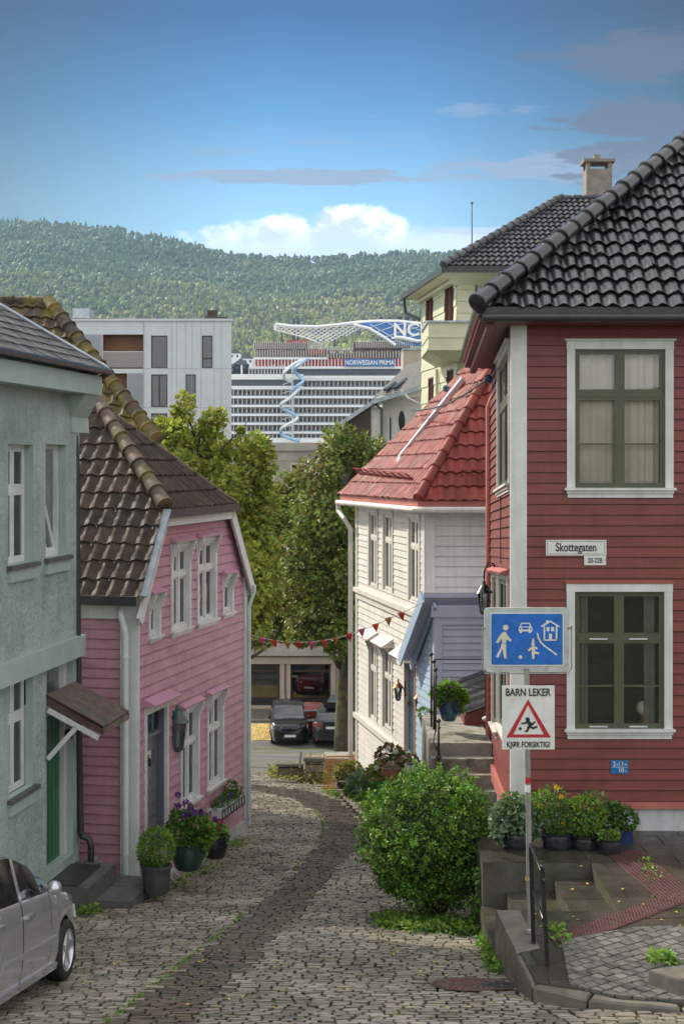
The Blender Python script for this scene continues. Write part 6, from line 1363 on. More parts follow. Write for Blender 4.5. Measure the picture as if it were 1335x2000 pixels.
T = MB(); T.tube([P(941.5, 1225, YSg+.0), P(941.5, 1306, YSg), P(947, 1315.5, YSg), P(1108, 1315.5, YSg), P(1115.5, 1306, YSg), P(1115.5, 1222, YSg)], .008, 8); T.beam(P(948, 1227, YSg-.01), P(941, 1227, YSg-.01), .02, .02); T.beam(P(1108, 1227, YSg-.01), P(1116, 1227, YSg-.01), .02, .02); T.beam(P(1028, 1306, YSg-.01), P(1028, 1330, YSg-.01), .05, .012); T.build('hanger', 'galvanised', s_)
Yp = YSg-.014; C8 = lambda x, y: (900+x/3.069, 1180+y/3.069)       # points measured on the sign
def picto(T, pts, Y=Yp): T.prism([P(*C8(a, b), Y) for a, b in pts], (0, .002, 0))
def pdisc(T, x, y, r, Y=Yp): T.prism([P(*C8(x+r*cos(k*pi/9), y+r*sin(k*pi/9)), Y) for k in range(18)], (0, .002, 0))
T = MB(); pdisc(T, 267, 141, 17); picto(T, [(256, 166), (270, 168), (277, 188), (302, 214), (297, 226), (271, 212), (268, 232), (244, 232), (243, 205), (222, 236), (208, 228), (232, 188), (246, 172)]); picto(T, [(242, 236), (270, 236), (269, 265), (271, 326), (258, 326), (248, 268), (222, 322), (208, 316), (236, 262)]); T.build('walking_figure', 'sign_cream', s_)
T = MB(); pdisc(T, 430, 240, 11); picto(T, [(427, 206), (437, 206), (440, 230), (424, 230)]); picto(T, [(424, 254), (440, 252), (458, 262), (456, 272), (444, 270), (442, 282), (468, 292), (466, 302), (440, 298), (437, 330), (427, 330), (422, 300), (424, 272), (404, 284), (398, 276), (414, 262)]); T.build('child_figure', 'sign_cream', s_)
T = MB(); pdisc(T, 355, 317, 11); T.build('ball', 'sign_cream', s_)
T = MB(); picto(T, [(358, 112), (412, 112), (420, 134), (426, 140), (426, 164), (345, 164), (345, 140), (352, 134)]); picto(T, [(350, 164), (364, 164), (364, 173), (350, 173)]); picto(T, [(404, 164), (420, 164), (420, 173), (404, 173)]); T.build('car_symbol', 'sign_white', s_)
T = MB(); picto(T, [(364, 118), (406, 118), (412, 134), (358, 134)], Yp-.003); pdisc(T, 354, 148, 5, Yp-.003); pdisc(T, 417, 148, 5, Yp-.003); picto(T, [(366, 140), (404, 140), (404, 152), (366, 152)], Yp-.003); T.build('car_symbol_detail', 'sign_blue', s_)
T = MB(); picto(T, [(535, 98), (592, 134), (585, 140), (535, 108), (484, 138), (476, 132), (510, 110), (510, 98), (522, 98), (522, 105)]); picto(T, [(494, 134), (503, 130), (503, 213), (494, 219)]); picto(T, [(566, 130), (576, 134), (576, 219), (566, 213)]); picto(T, [(494, 212), (576, 212), (576, 220), (494, 220)]); picto(T, [(511, 138), (528, 138), (528, 163), (511, 163)]); picto(T, [(538, 138), (557, 138), (557, 163), (538, 163)]); picto(T, [(525, 178), (544, 178), (544, 213), (525, 213)]); T.build('house_symbol', 'sign_white', s_)
T = MB(); cv = [(457, 176), (464, 206), (480, 232), (505, 256), (540, 280), (574, 305)]
for a, b in zip(cv[:-1], cv[1:]): picto(T, [(a[0]-4, a[1]+1), (b[0]-4, b[1]+4), (b[0]+3, b[1]-4), (a[0]+4, a[1]-2)])
T.build('kerb_symbol', 'sign_white', s_)
s_ = thing('warning_sign', 'white sign reading BARN LEKER, KJØR FORSIKTIG! with red triangle and running child', 'sign', P(1030, 1466, YSg))
T = MB(); T.prism([P(a, b, YSg) for a, b in ((980, 1339.5), (980, 1464), (1082.5, 1464), (1082.5, 1339.5))][::1], (0, .012, 0)); T.build('sign_panel', 'sign_white', s_)
Yt = YSg-.005; T = MB(); out = [(401, 571), (410, 574), (538, 794), (534, 805), (274, 805), (270, 794), (392, 574)]; inn_ = [(401, 605), (496, 782), (312, 782)]
o3 = [(401, 571), (538, 800), (272, 800)]
for k in range(3):
    a, b, c, d = o3[k], o3[(k+1) % 3], inn_[(k+1) % 3], inn_[k]; picto(T, [a, b, c, d], Yt)
T.build('red_triangle', 'sign_red', s_)
T = MB(); picto(T, [(384, 686), (396, 679), (412, 686), (410, 700), (424, 714), (440, 702), (446, 708), (428, 728), (422, 732), (430, 738), (454, 730), (460, 738), (432, 752), (414, 742), (406, 750), (400, 768), (380, 766), (380, 760), (392, 756), (396, 738), (404, 728), (396, 716), (362, 722), (360, 714), (392, 704)], Yt); pdisc(T, 398, 690, 11, Yt-.002); pdisc(T, 354, 747, 9, Yt); T.build('running_child', 'sign_black', s_)
textmesh('BARN LEKER', .112, 'sign_black', s_, P(1030.5, 1353, Yt), (1, 0, 0), Z, align='CENTER', xs=.76, bold=.0016)
textmesh('KJØR FORSIKTIG!', .086, 'sign_black', s_, P(1031.5, 1455, Yt), (1, 0, 0), Z, align='CENTER', xs=.70, bold=.0012)
# street name plate and house numbers, utility plate
Yw = 20.5-.03; s_ = thing('street_name_sign', 'white enamel street name plate reading Skottegaten with a small 20-22B plate', 'sign', P(1124, 1104, Yw))
T = MB(); T.prism(rrect(1065.5, 1183.5, 1054.5, 1085, 1, Yw), (0, .008, 0)); T.build('name_plate', 'sign_white', s_)
T = MB()
for x0, x1, y0, y1 in ((1068.5, 1180.5, 1057, 1057.7), (1068.5, 1180.5, 1081.7, 1082.4), (1068.5, 1069.2, 1057, 1082.4), (1179.8, 1180.5, 1057, 1082.4)): T.prism([P(x0, y0, Yw-.001), P(x0, y1, Yw-.001), P(x1, y1, Yw-.001), P(x1, y0, Yw-.001)], (0, .001, 0))
T.build('plate_border', 'sign_black', s_); textmesh('Skottegaten', .158, 'sign_black', s_, P(1124.5, 1069.5, Yw-.003), (1, 0, 0), Z, align='CENTER', xs=.72, bold=.0022)
T = MB(); T.prism(rrect(1140, 1183, 1085.6, 1104, 1, Yw), (0, .008, 0)); T.build('number_plate', 'sign_white', s_); textmesh('20-22B', .092, 'sign_black', s_, P(1161.5, 1094.8, Yw-.003), (1, 0, 0), Z, align='CENTER', xs=.74, bold=.001)
s_ = thing('utility_plate', 'small blue plate with white numbers 2, 1 and 10 low on the red wall', 'sign', P(1209, 1511, Yw)); T = MB(); T.prism(rrect(1192.5, 1226, 1485.5, 1511.5, 1, Yw), (0, .008, 0)); T.build('plate', 'utility_blue', s_)
T = MB(); T.prism([P(1208.7, 1487, Yw-.001), P(1208.7, 1498.5, Yw-.001), P(1209.5, 1498.5, Yw-.001), P(1209.5, 1487, Yw-.001)], (0, .001, 0)); T.prism([P(1194, 1498.5, Yw-.001), P(1194, 1499.2, Yw-.001), P(1225, 1499.2, Yw-.001), P(1225, 1498.5, Yw-.001)], (0, .001, 0)); T.build('dividing_line', 'sign_white', s_)
for tx, xx, yy, sz in (('2', 1199, 1493, .085), ('1', 1215, 1492.5, .085), ('10', 1212, 1505, .085), ('b', 1205, 1494, .04), ('84', 1221, 1494, .035), ('v', 1221.5, 1507, .035)): textmesh(tx, sz, 'sign_white', s_, P(xx, yy, Yw-.003), (1, 0, 0), Z, align='CENTER', xs=.95, bold=.001)
# ================================================================== kerb handrail
hr = thing('kerb_railing', 'short black steel railing standing on the kerb beside the sign pole', 'railing', P(1050, 1880, 15.7))
a0, a1 = P(1068, 1884, 15.56), P(1041, 1842, 16.15); t0, t1 = P(1058, 1694, 15.6), P(1036, 1655, 16.15)
T = MB(); T.beam(a0, t0, .042, .042, Vector((0, 1, 0))); T.sphere(t0, .03, 6); T.build('post', 'black_paint', hr); T = MB(); T.beam(a1, t1, .042, .042, Vector((0, 1, 0))); T.build('post', 'black_paint', hr)
T = MB(); T.tube([P(1035, 1650, 16.2), P(1058, 1706, 15.65), P(1062, 1724, 15.55)], .02, 8); T.build('rail', 'black_paint', hr, smooth=True); T = MB(); T.tube([P(1037, 1733, 16.2), P(1063, 1802, 15.6), P(1067, 1812, 15.55)], .018, 8); T.build('rail', 'black_paint', hr, smooth=True)
# ================================================================== pots and plants
mat('pot_grey', (.065, .07, .075), .5, .2, 5); mat('pot_green', (.02, .045, .035), .12, .2, 5, coat=.5); mat('pot_black', (.018, .018, .022), .22, .2, 5, coat=.4); mat('pot_blue', (.015, .035, .12), .2, .2, 5)
mat('pot_zinc', (.30, .31, .33), .45, .2, 5, metal=.5); mat('terracotta', (.25, .10, .06), .7, .25, 5); mat('pot_white', (.5, .5, .52), .5, .1, 5)
mat('leaf_bright', (.16, .30, .035), .45, .3, 3, island=.4, hue=.03, trans=.35); mat('leaf_mid', (.085, .18, .035), .45, .3, 3, island=.4, hue=.03, trans=.3); mat('leaf_grey', (.16, .24, .13), .5, .2, 4, island=.3, hue=.02, trans=.25)
mat('leaf_yellow', (.26, .25, .05), .5, .3, 3, island=.4, hue=.04, trans=.3); mat('leaf_brown', (.26, .17, .09), .6, .3, 4, island=.4, hue=.03)
mat('petal_purple', (.14, .03, .28), .5, .1, 8, island=.3, hue=.02); mat('petal_pink', (.50, .03, .12), .5, .1, 8, island=.3); mat('petal_white', (.65, .64, .6), .5, .1, 8); mat('petal_yellow', (.75, .50, .03), .5, .1, 8, island=.2)
def pot(t, c, r, h, m, belly=1.1, foot=.75, n=22):
    T = MB(); T.lathe(c, [(r*foot, 0), (r*(foot+.12)*1.0, h*.08), (r*belly, h*.55), (r*1.0, h*.88), (r*1.06, h*.93), (r*1.06, h), (r*.92, h), (r*.90, h*.9)], n); T.build('pot', m, t, auto=40)
    T = MB(); T.lathe(c+Z*(h*.88), [(r*.9, 0), (r*.88, .01)], n); T.build('potting_soil', 'soil', t)
def stems(t, c, r, h, n, spread, m='leaf_mid'):
    T = MB()
    for _ in range(n): a = random.uniform(0, 2*pi); q = r*random.random()**.5; b = c+Vector((q*cos(a), q*sin(a), 0)); e = b+Vector((spread*cos(a)*random.uniform(.2, 1), spread*sin(a)*random.uniform(.2, 1), h*random.uniform(.6, 1))); T.tube([b, (b+e)/2+Vector((0, 0, h*.06)), e], [.005, .004, .002], 4)
    T.build('stems', m, t)
def flower(T, c, r, n=24, flat=.8):
    for _ in range(n): v = rvec().normalized(); leaf(T, c+Vector((v.x, v.y, v.z*flat))*r*.3, v, v.cross(Z)+Vector((.01, 0, 0)), r, r*.4)
def potted(name, label, px_, pyb, Y, rpx, hpx, m, foliage, group=None, cat='potted plant', belly=1.1, foot=.75, stemn=14):
    c = P(px_, pyb, Y); k = Y/F; t = thing(name, label, cat, c, group); pot(t, c, rpx*k, hpx*k, m, belly, foot)
    tops = P(px_, pyb-hpx, Y)
    if stemn: stems(t, tops, rpx*k*.6, max(.1, max((pyb-hpx-f[1]) for f in foliage)*k), stemn, rpx*k*.9)
    byl = {}
    for f in foliage: byl.setdefault(f[5], []).append(f)
    for lm, fl in byl.items():
        T = MB()
        for (fx_, fy_, rx, rz, n, _, L, w) in fl: leafcloud(T, P(fx_, fy_, Y), (rx*k, min(rx, rz)*k*.9, rz*k), n, L, w, .8, .5, .45)
        T.build('foliage', lm, t)
    return t
# pots at the pink house
t = potted('potted_plant', 'bushy bright green conifer in a plain grey pot below the downpipe', 305, 1745, 22.35, 29, 56, 'pot_grey', [(305, 1655, 34, 36, 1500, 'leaf_bright', .06, .16), (290, 1665, 20, 30, 400, 'leaf_mid', .06, .16), (303, 1738, 12, 12, 90, 'leaf_bright', .05, .4), (303, 1715, 7, 20, 60, 'leaf_bright', .05, .4)], 'pots along the pink house', belly=.95, foot=.75)
t = potted('potted_plant', 'tall flowering plant with purple heads in a glossy green pot', 367, 1698, 23.4, 31, 50, 'pot_green', [(365, 1620, 38, 34, 700, 'leaf_mid', .075, .45), (350, 1635, 28, 24, 300, 'leaf_bright', .07, .5), (392, 1625, 30, 28, 350, 'leaf_bright', .07, .5), (370, 1600, 40, 30, 160, 'leaf_brown', .05, .4), (395, 1650, 14, 18, 100, 'leaf_bright', .07, .5), (350, 1590, 14, 16, 70, 'leaf_mid', .06, .4)], 'pots along the pink house', belly=1.1, foot=.7, stemn=22)
T = MB()
for x, y in ((347, 1553), (362, 1567), (348, 1577), (372, 1578), (363, 1592), (379, 1587), (392, 1586), (399, 1592), (385, 1592), (420, 1601)): flower(T, P(x, y, 23.3+random.uniform(-.2, .2)), .048, 26)
T.build('flower_heads', 'petal_purple', t); T = MB()
for x, y in ((358, 1585), (386, 1562), (381, 1557), (410, 1583)): flower(T, P(x, y, 23.4), .035, 14)
T.build('white_flowers', 'petal_white', t)
t = potted('potted_plant', 'pink flowering plant in a dark glazed pot nearest the house corner', 420, 1675, 24.6, 23, 42, 'pot_black', [(416, 1628, 26, 20, 420, 'leaf_bright', .06, .5), (430, 1640, 14, 16, 120, 'leaf_mid', .06, .5), (405, 1612, 16, 14, 90, 'leaf_brown', .05, .5)], 'pots along the pink house', belly=1.1, foot=.75)
T = MB()
for _ in range(16): flower(T, P(random.uniform(414, 434), random.uniform(1602, 1626), 24.5), .03, 10)
T.build('flower_heads', 'petal_pink', t)
# window box
wb_ = thing('window_box', 'white planter box of purple and white flowers in a black bracket under the window', 'window box', PF.p(PF.u(430), PF.z(430, 1580), .15)); u0, u1 = PF.u(408), PF.u(452); zt = PF.z(430, 1566); T = MB(); PF.box(T, u0, u1, zt-.15, zt, .04, .24); T.build('planter', 'pot_white', wb_)
T = MB(); PF.box(T, u0-.02, u1+.02, zt-.03, zt-.015, .24, .26); PF.box(T, u0-.02, u1+.02, zt-.17, zt-.155, .02, .26)
for i in range(9): u = u0+(u1-u0)*i/8; PF.box(T, u-.008, u+.008, zt-.17, zt-.02, .242, .256)
T.build('bracket', 'black_paint', wb_); T = MB()
for i in range(7): leafcloud(T, PF.p(u0+(u1-u0)*(i+.5)/7, zt+.06, .14), (.10, .08, .10), 60, .06, .4, .8, .8)
leafcloud(T, PF.p(PF.u(436), PF.z(436, 1542), .15), (.1, .1, .16), 150, .06, .4, .8, .8); T.build('foliage', 'leaf_mid', wb_); T = MB()
for i in range(10): flower(T, PF.p(u0+(u1-u0)*random.uniform(.2, .6), zt+random.uniform(.04, .14), .17), .03, 10)
T.build('flower_heads', 'petal_purple', wb_); T = MB()
for i in range(8): flower(T, PF.p(u0+(u1-u0)*random.uniform(.55, .85), zt+random.uniform(.2, .33), .17), .028, 9)
T.build('white_flowers', 'petal_white', wb_)
# big round hedge bush
bz = thing('round_bush', 'large clipped round bush growing on the cobbles in front of the steps', 'bush', (XX(850, 20.6), 20.6, G(20.6)))
cb_ = P(838, 1636, 20.7); k = 20.7/F; T = MB(); bs = Vector((cb_.x+.1, 20.7, G(20.6)))
for i in range(9): a = i*.7; T.tube([bs+Vector((.05*cos(a), .05*sin(a), -.1)), bs+Vector((.2*cos(a), .2*sin(a), .35)), cb_+Vector((.6*cos(a), .5*sin(a), random.uniform(-.3, .4)))], [.035, .025, .008], 6)
T.build('branches', 'trunk', bz); T = MB(); R = 118*k
for _ in range(420):
    v = rvec().normalized(); wob = 1+.16*noise.noise(v*2.3)+.09*noise.noise(v*6); zc_ = v.z*R*1.05*wob
    c = cb_+Vector((v.x*R*1.06*wob, v.y*R*wob, zc_*(.98 if v.z > 0 else .98)))
    q = random.uniform(.80, 1.0); c = cb_+(c-cb_)*q; leafcloud(T, c, (.13, .13, .11), 62, .038, .5, .9, .5, .35)
for px_, py_, rx in ((925, 1590, 42), (945, 1640, 30), (900, 1560, 45), (930, 1720, 26), (800, 1560, 60), (895, 1740, 30), (850, 1760, 40)):
    for _ in range(9): v = rvec()*rx*k; leafcloud(T, P(px_, py_, 20.6)+v, (.12, .12, .10), 70, .038, .5, .9, .5, .35)
mbx = T; mbx.build('foliage', 'hedge_leaf', bz); T = MB(); T2 = MB()
for _ in range(150):
    v = rvec().normalized(); v.z = abs(v.z)*1.1-.25; v.normalize(); wob = 1+.16*noise.noise(v*2.3)+.09*noise.noise(v*6); s0 = cb_+Vector((v.x*R*1.05*wob, v.y*R*wob, v.z*R*1.04*wob)); d = (v+Z*.7+rvec()*.4).normalized()*random.uniform(.06, .16)
    T2.tube([s0, s0+d], [.003, .0015], 3)
    for q in range(7): leafcloud(T, s0+d*(.3+q*.12), .025, 5, .036, .5, 1.0, .6)
T.build('new_shoots', 'leaf_bright', bz); T2.build('shoot_twigs', 'leaf_brown', bz)
T = MB(); T.sphere(cb_, R*.84, 14, (1.03, 1, 1)); mat('hedge_inside', (.012, .025, .006), .9, .3, 5); T.build('dark_core', 'hedge_inside', bz, smooth=True)  # solid dark green ball filling the bush behind its leaves
t = thing('small_shrub', 'loose small shrub growing right of the round bush by the wall', 'bush', P(955, 1790, 19.6)); T = MB()
for _ in range(22): leafcloud(T, P(955+random.uniform(-28, 28), 1735+random.uniform(-34, 40), 19.6+random.uniform(-.2, .2)), .09, 34, .045, .45, .8, .6)
T.build('foliage', 'hedge_leaf', t); T = MB()
for i in range(6): T.tube([P(955, 1800, 19.6), P(930+i*10, 1730+5*(i % 2), 19.6)], [.012, .004], 5)
T.build('branches', 'trunk', t)
# pots on the ledge by the red house
G5 = 'pots on the ledge by the red house'; Yl = 19.75
potted('potted_plant', 'grey green leafy plant in the leftmost pot on the red house ledge', 1008, 1664, Yl, 26, 40, 'pot_black', [(1005, 1598, 40, 34, 520, 'leaf_grey', .085, .6), (985, 1620, 26, 22, 180, 'leaf_grey', .08, .6), (1020, 1630, 24, 14, 120, 'leaf_mid', .07, .5), (1000, 1570, 26, 20, 160, 'leaf_mid', .06, .4)], G5)
t = potted('potted_plant', 'wide black glazed pot with yellow flowers and fine green leaves', 1087, 1670, Yl, 29, 46, 'pot_black', [(1080, 1590, 40, 32, 900, 'leaf_mid', .06, .25), (1060, 1570, 24, 24, 260, 'leaf_bright', .06, .25), (1100, 1612, 26, 16, 260, 'leaf_bright', .055, .3), (1075, 1560, 30, 24, 160, 'leaf_mid', .07, .15)], G5, stemn=24)
T = MB()
for x, y in ((1087, 1538), (1095, 1556), (1054, 1574), (1093, 1613), (1100, 1608)): flower(T, P(x, y, Yl-.1), .035, 18)
T.build('flower_heads', 'petal_yellow', t)
potted('potted_plant', 'bright feathery plant in the black glazed pot in the middle of the ledge', 1142, 1671, Yl, 27, 40, 'pot_black', [(1142, 1592, 38, 34, 900, 'leaf_bright', .06, .3), (1150, 1568, 34, 22, 220, 'leaf_mid', .06, .2), (1128, 1615, 24, 14, 180, 'leaf_bright', .05, .35), (1165, 1560, 16, 12, 50, 'leaf_brown', .05, .2)], G5, stemn=24)
potted('potted_plant', 'low plant in the small black pot in front on the ledge', 1190, 1676, 19.5, 20, 38, 'pot_black', [(1188, 1634, 20, 10, 220, 'leaf_bright', .045, .4)], G5)
potted('potted_plant', 'leafy plant in the dark blue pot at the right end of the ledge', 1214, 1664, 20.0, 20, 44, 'pot_blue', [(1205, 1600, 36, 26, 460, 'leaf_mid', .06, .4), (1228, 1603, 16, 14, 90, 'leaf_mid', .05, .4), (1190, 1585, 22, 18, 160, 'leaf_mid', .06, .4)], G5)
# pot on the stair landing, hanging pot
potted('potted_plant', 'leafy plant in the tall blue glazed pot on the stair landing', 876, 1408, 26.0, 21, 42, 'blue_glaze', [(872, 1356, 26, 18, 330, 'leaf_bright', .11, .45), (893, 1362, 16, 14, 120, 'leaf_bright', .10, .45), (905, 1375, 7, 14, 50, 'leaf_mid', .10, .45)], belly=.98, foot=.55)
hp = thing('hanging_pot', 'small zinc pot of greenery hanging on the blue annex wall', 'potted plant', P(829, 1422, 28.2)); c = P(829, 1421, 28.15); T = MB(); T.lathe(c, [(.065, 0), (.10, .19), (.105, .2), (.09, .2)], 14); T.build('pot', 'pot_zinc', hp, auto=40); T = MB(); leafcloud(T, c+Z*.26, (.12, .1, .09), 160, .05, .5, .8, .8); T.build('foliage', 'leaf_bright', hp); T = MB(); T.tube([c+Z*.2, c+Vector((.05, .2, .32))], .006, 4); T.build('hanger', 'iron', hp)
# garden bed along the white house
def shrub(name, label, px_, pyb, Y, blobs, group=None, cat='plant'):
    c = P(px_, pyb, Y); k = Y/F; t = thing(name, label, cat, c, group); st_ = MB()
    for b in blobs: st_.tube([c, P(b[0], b[1], Y)], [.012, .004], 4)
    st_.build('stems', 'leaf_brown', t); by = {}
    for b in blobs: by.setdefault(b[5], []).append(b)
    for lm, bl in by.items():
        T = MB()
        for (x, y, rx, rz, n, _, L, w) in bl: leafcloud(T, P(x, y, Y), (rx*k, rx*k*.8, rz*k), n, L, w, .8, .6, .3)
        T.build('foliage', lm, t)
    return t
Gb = 'plants in the bed along the white house'
shrub('garden_plant', 'yellow leaved shrub at the far end of the bed by the orange fence', 675, 1535, 32.6, [(672, 1508, 18, 16, 260, 'leaf_yellow', .09, .5), (690, 1500, 12, 12, 120, 'leaf_yellow', .08, .5), (684, 1530, 16, 10, 130, 'leaf_mid', .08, .4)], Gb)
shrub('garden_plant', 'variegated strappy plant low in the middle of the bed', 715, 1558, 29.6, [(715, 1530, 34, 22, 500, 'leaf_grey', .13, .22), (700, 1545, 26, 12, 260, 'leaf_bright', .1, .25), (735, 1520, 26, 20, 260, 'leaf_mid', .1, .3)], Gb)
t = shrub('garden_plant', 'tall reddish hydrangea bush beside the navy door', 770, 1520, 28.6, [(762, 1480, 26, 24, 300, 'leaf_brown', .09, .5), (780, 1492, 22, 20, 240, 'leaf_mid', .09, .5), (750, 1500, 20, 16, 180, 'leaf_bright', .08, .5), (740, 1512, 30, 14, 200, 'leaf_yellow', .08, .4)], Gb)
T = MB()
for x, y in ((757, 1462), (772, 1468), (788, 1480), (747, 1478), (765, 1490), (735, 1500), (797, 1470)): flower(T, P(x, y, 28.4), .05, 18)
T.build('flower_heads', 'petal_white', t)
shrub('garden_plant', 'small brownish plant in front of the door step', 800, 1505, 28.0, [(802, 1490, 16, 14, 160, 'leaf_brown', .07, .4), (795, 1500, 14, 10, 90, 'leaf_mid', .07, .4)], Gb)
shrub('garden_plant', 'low green groundcover mound between bed and round bush', 745, 1568, 28.2, [(755, 1548, 40, 18, 520, 'leaf_mid', .09, .4), (730, 1560, 34, 10, 300, 'leaf_bright', .08, .4), (790, 1540, 30, 18, 320, 'leaf_mid', .08, .4)], Gb)
for px_, pyb, Y, rp, hp_, m_, lb in ((765, 1525, 27.9, 20, 26, 'terracotta', 'terracotta pot half hidden in the garden bed'), (806, 1515, 27.8, 16, 22, 'pot_white', 'pale flower tub by the navy door'), (668, 1540, 32.2, 11, 14, 'pot_black', 'black nursery pot by the orange fence')):
    c = P(px_, pyb, Y); t = thing('flower_pot', lb, 'flower pot', c); pot(t, c, rp*Y/F, hp_*Y/F, m_)
T = MB(); q0, q1, q2, q3 = hitG(560, 1530), hitG(640, 1545), hitG(790, 1600), hitG(860, 1700)
T.add([(.35, 36.2, G(36.2)+.03), (-.1, 35, G(35)+.03), (.45, 31, G(31)+.03), (.75, 27, G(27)+.03), (1.0, 23, G(23)+.03), (1.5, 23, G(23)+.06), (1.7, 28, G(28)+.05), (1.5, 30, G(30)+.05)], [tuple(range(8))]); T.build('flower_bed', 'soil', None, kind='structure')
T = MB()
for i in range(26): f = i/26; y = 35-12*f; x = [-.1+.55*(35-y)/4 if y > 31 else .45+.55*(31-y)/8][0]; T.box(x-.06, x+.06, y-.16, y+.16, G(y)-.1, G(y)+.08+.02*random.random())
T.build('bed_edging', 'granite', None, kind='structure')
# weeds
def weeds(label, pts, L=.06, m='weed', n=26, r=.09, name='weed_patch', hz=.06):
    T = MB(); c0 = Vector(pts[0])
    for p in pts: leafcloud(T, Vector(p)+Z*hz*.5, (r, r, hz), n, L, .35, .6, 1.0, .1)
    T.build(name, m, None, kind='stuff', label=label, cat='weeds')
rd_ = lambda a, b: random.uniform(a, b)
def jl(pl, n, j, zf=None, w=1):
    o = []
    for _ in range(n):
        i = random.randrange(len(pl)-1); f = random.random(); a, b = pl[i], pl[i+1]; q = hitG(a[0]+(b[0]-a[0])*f+rd_(-j, j), a[1]+(b[1]-a[1])*f+rd_(-j, j)*w) if zf is None else zf(a[0]+(b[0]-a[0])*f+rd_(-j, j), a[1]+(b[1]-a[1])*f+rd_(-j, j)*w); o.append(q)
    return o
weeds('green weeds sprouting along the outer kerb wall', jl([(955, 1835), (965, 1870), (985, 1905)], 60, 12), .07, n=30)
weeds('low weeds growing under the round bush', jl([(740, 1800), (800, 1808), (870, 1812), (940, 1818)], 150, 14, w=.9), .06, n=26)
weeds('weeds at the foot of the pink house wall', jl([(160, 1785), (210, 1765), (240, 1740), (262, 1750)], 46, 9), .07, n=26)
weeds('scattered weeds around the pots of the pink house', jl([(290, 1752), (330, 1735), (400, 1700), (450, 1660), (500, 1640)], 40, 9), .05, n=16)
weeds('tuft growing out of the pavement at the near railing', jl([(1085, 1818), (1100, 1850)], 10, 6, hT), .05, n=16); weeds('weeds between the slabs by the tactile strip', jl([(1255, 1680), (1275, 1715)], 9, 5, hT), .04, n=16); weeds('grass tuft beside the granite block', jl([(1290, 1880), (1300, 1890)], 9, 8, hT), .08, n=24, m='leaf_bright')
weeds('grass and weeds around the low stone wall', jl([(535, 1515), (580, 1522), (620, 1528)], 60, 8, w=.5), .12, n=22, r=.2, m='leaf_yellow', hz=.15); weeds('green weeds below the stone wall', jl([(540, 1510), (640, 1530)], 50, 6, w=.5), .1, n=22, r=.2, hz=.12)
weeds('weeds along the edge of the flower bed', jl([(640, 1545), (700, 1570), (740, 1600), (700, 1565)], 50, 8, w=.6), .07, n=22)
# moss in the joints of the road
T = MB()
for _ in range(420):
    p = hitG(rd_(120, 990), rd_(1640, 1990)**1.0); q = noise.noise(p*.8)
    if q < .02 and random.random() < .75: continue
    leafcloud(T, p, (.05, .02, .006), 5, .022, .5, .5, 1.4)
edge = BL[1:8]
for i in range(len(edge)-1):
    for k in range(70): f = random.random(); p = hitG(edge[i][0]+(edge[i+1][0]-edge[i][0])*f, edge[i][1]+(edge[i+1][1]-edge[i][1])*f); leafcloud(T, p, (.03, .03, .008), 5, .022, .5, .5, 1.4)
T.build('joint_moss', 'weed', None, kind='stuff', label='moss and tiny weeds in the joints of the cobbles', cat='moss')
mat('dry_leaf', (.42, .30, .04), .6, .2, 6, island=.3); T = MB()
for _ in range(90): p = hitG(rd_(150, 1000), rd_(1600, 1980)); leaf(T, p+Z*.012, Vector((rd_(-1, 1), rd_(-1, 1), 0)), Z, .05, .02)
for _ in range(26): p = hT(rd_(1030, 1330), rd_(1690, 1860)); leaf(T, p+Z*.02, Vector((rd_(-1, 1), rd_(-1, 1), 0)), Z, .05, .02)
T.build('fallen_leaves', 'dry_leaf', None, kind='stuff', label='small yellow fallen leaves scattered on the paving', cat='leaves')
# ================================================================== bunting
bt = thing('bunting', 'string of red, pink and ochre pennants hung across the street', 'bunting', P(478, 1237, 29))
fl = [(480, 488, 1246, 'r', 0), (505, 1245, 1, 'p', 0)]
mat('flag_red', (.52, .035, .03), .7, .1, 6, trans=.3); mat('flag_pink', (.55, .09, .22), .7, .1, 6, trans=.3); mat('flag_ochre', (.42, .22, .06), .7, .1, 6, trans=.3); mat('flag_orange', (.62, .09, .04), .7, .1, 6, trans=.3); mat('string', (.5, .48, .42), .8, .1, 6)
line = [(476, 1236), (486, 1239), (510, 1246), (535, 1251), (560, 1254), (584, 1255), (608, 1254), (632, 1251), (656, 1247), (682, 1240), (706, 1231), (733, 1221), (758, 1209), (783, 1199), (800, 1190), (826, 1176)]
Yl_ = lambda x: 29.2-(x-476)/350*1.4
T = MB(); T.tube([P(a, b, Yl_(a)) for a, b in line], .008, 5); T.build('string', 'string', bt)
for (x, y), c in zip(line[1:14], ['red', 'pink', 'red', 'ochre', 'red', 'pink', 'orange', 'ochre', 'red', 'pink', 'orange', 'ochre', 'red']):
    T = MB(); Yy = Yl_(x); a, b = P(x-7.5, y-1, Yy), P(x+7.5, y-1+(0 if x < 640 else -4), Yy-.02); e = P(x+rd_(-1, 5), y+15, Yy+rd_(-.04, .04)); m_ = (a+b+e)/3+Vector((0, -.02, 0))
    T.add([a, b, e, m_, a+Vector((0, .003, 0)), b+Vector((0, .003, 0)), e+Vector((0, .003, 0)), m_+Vector((0, .003, 0))], [(0, 3, 1), (1, 3, 2), (2, 3, 0), (4, 5, 7), (5, 6, 7), (6, 4, 7)]); T.build('pennant', 'flag_'+c, bt)
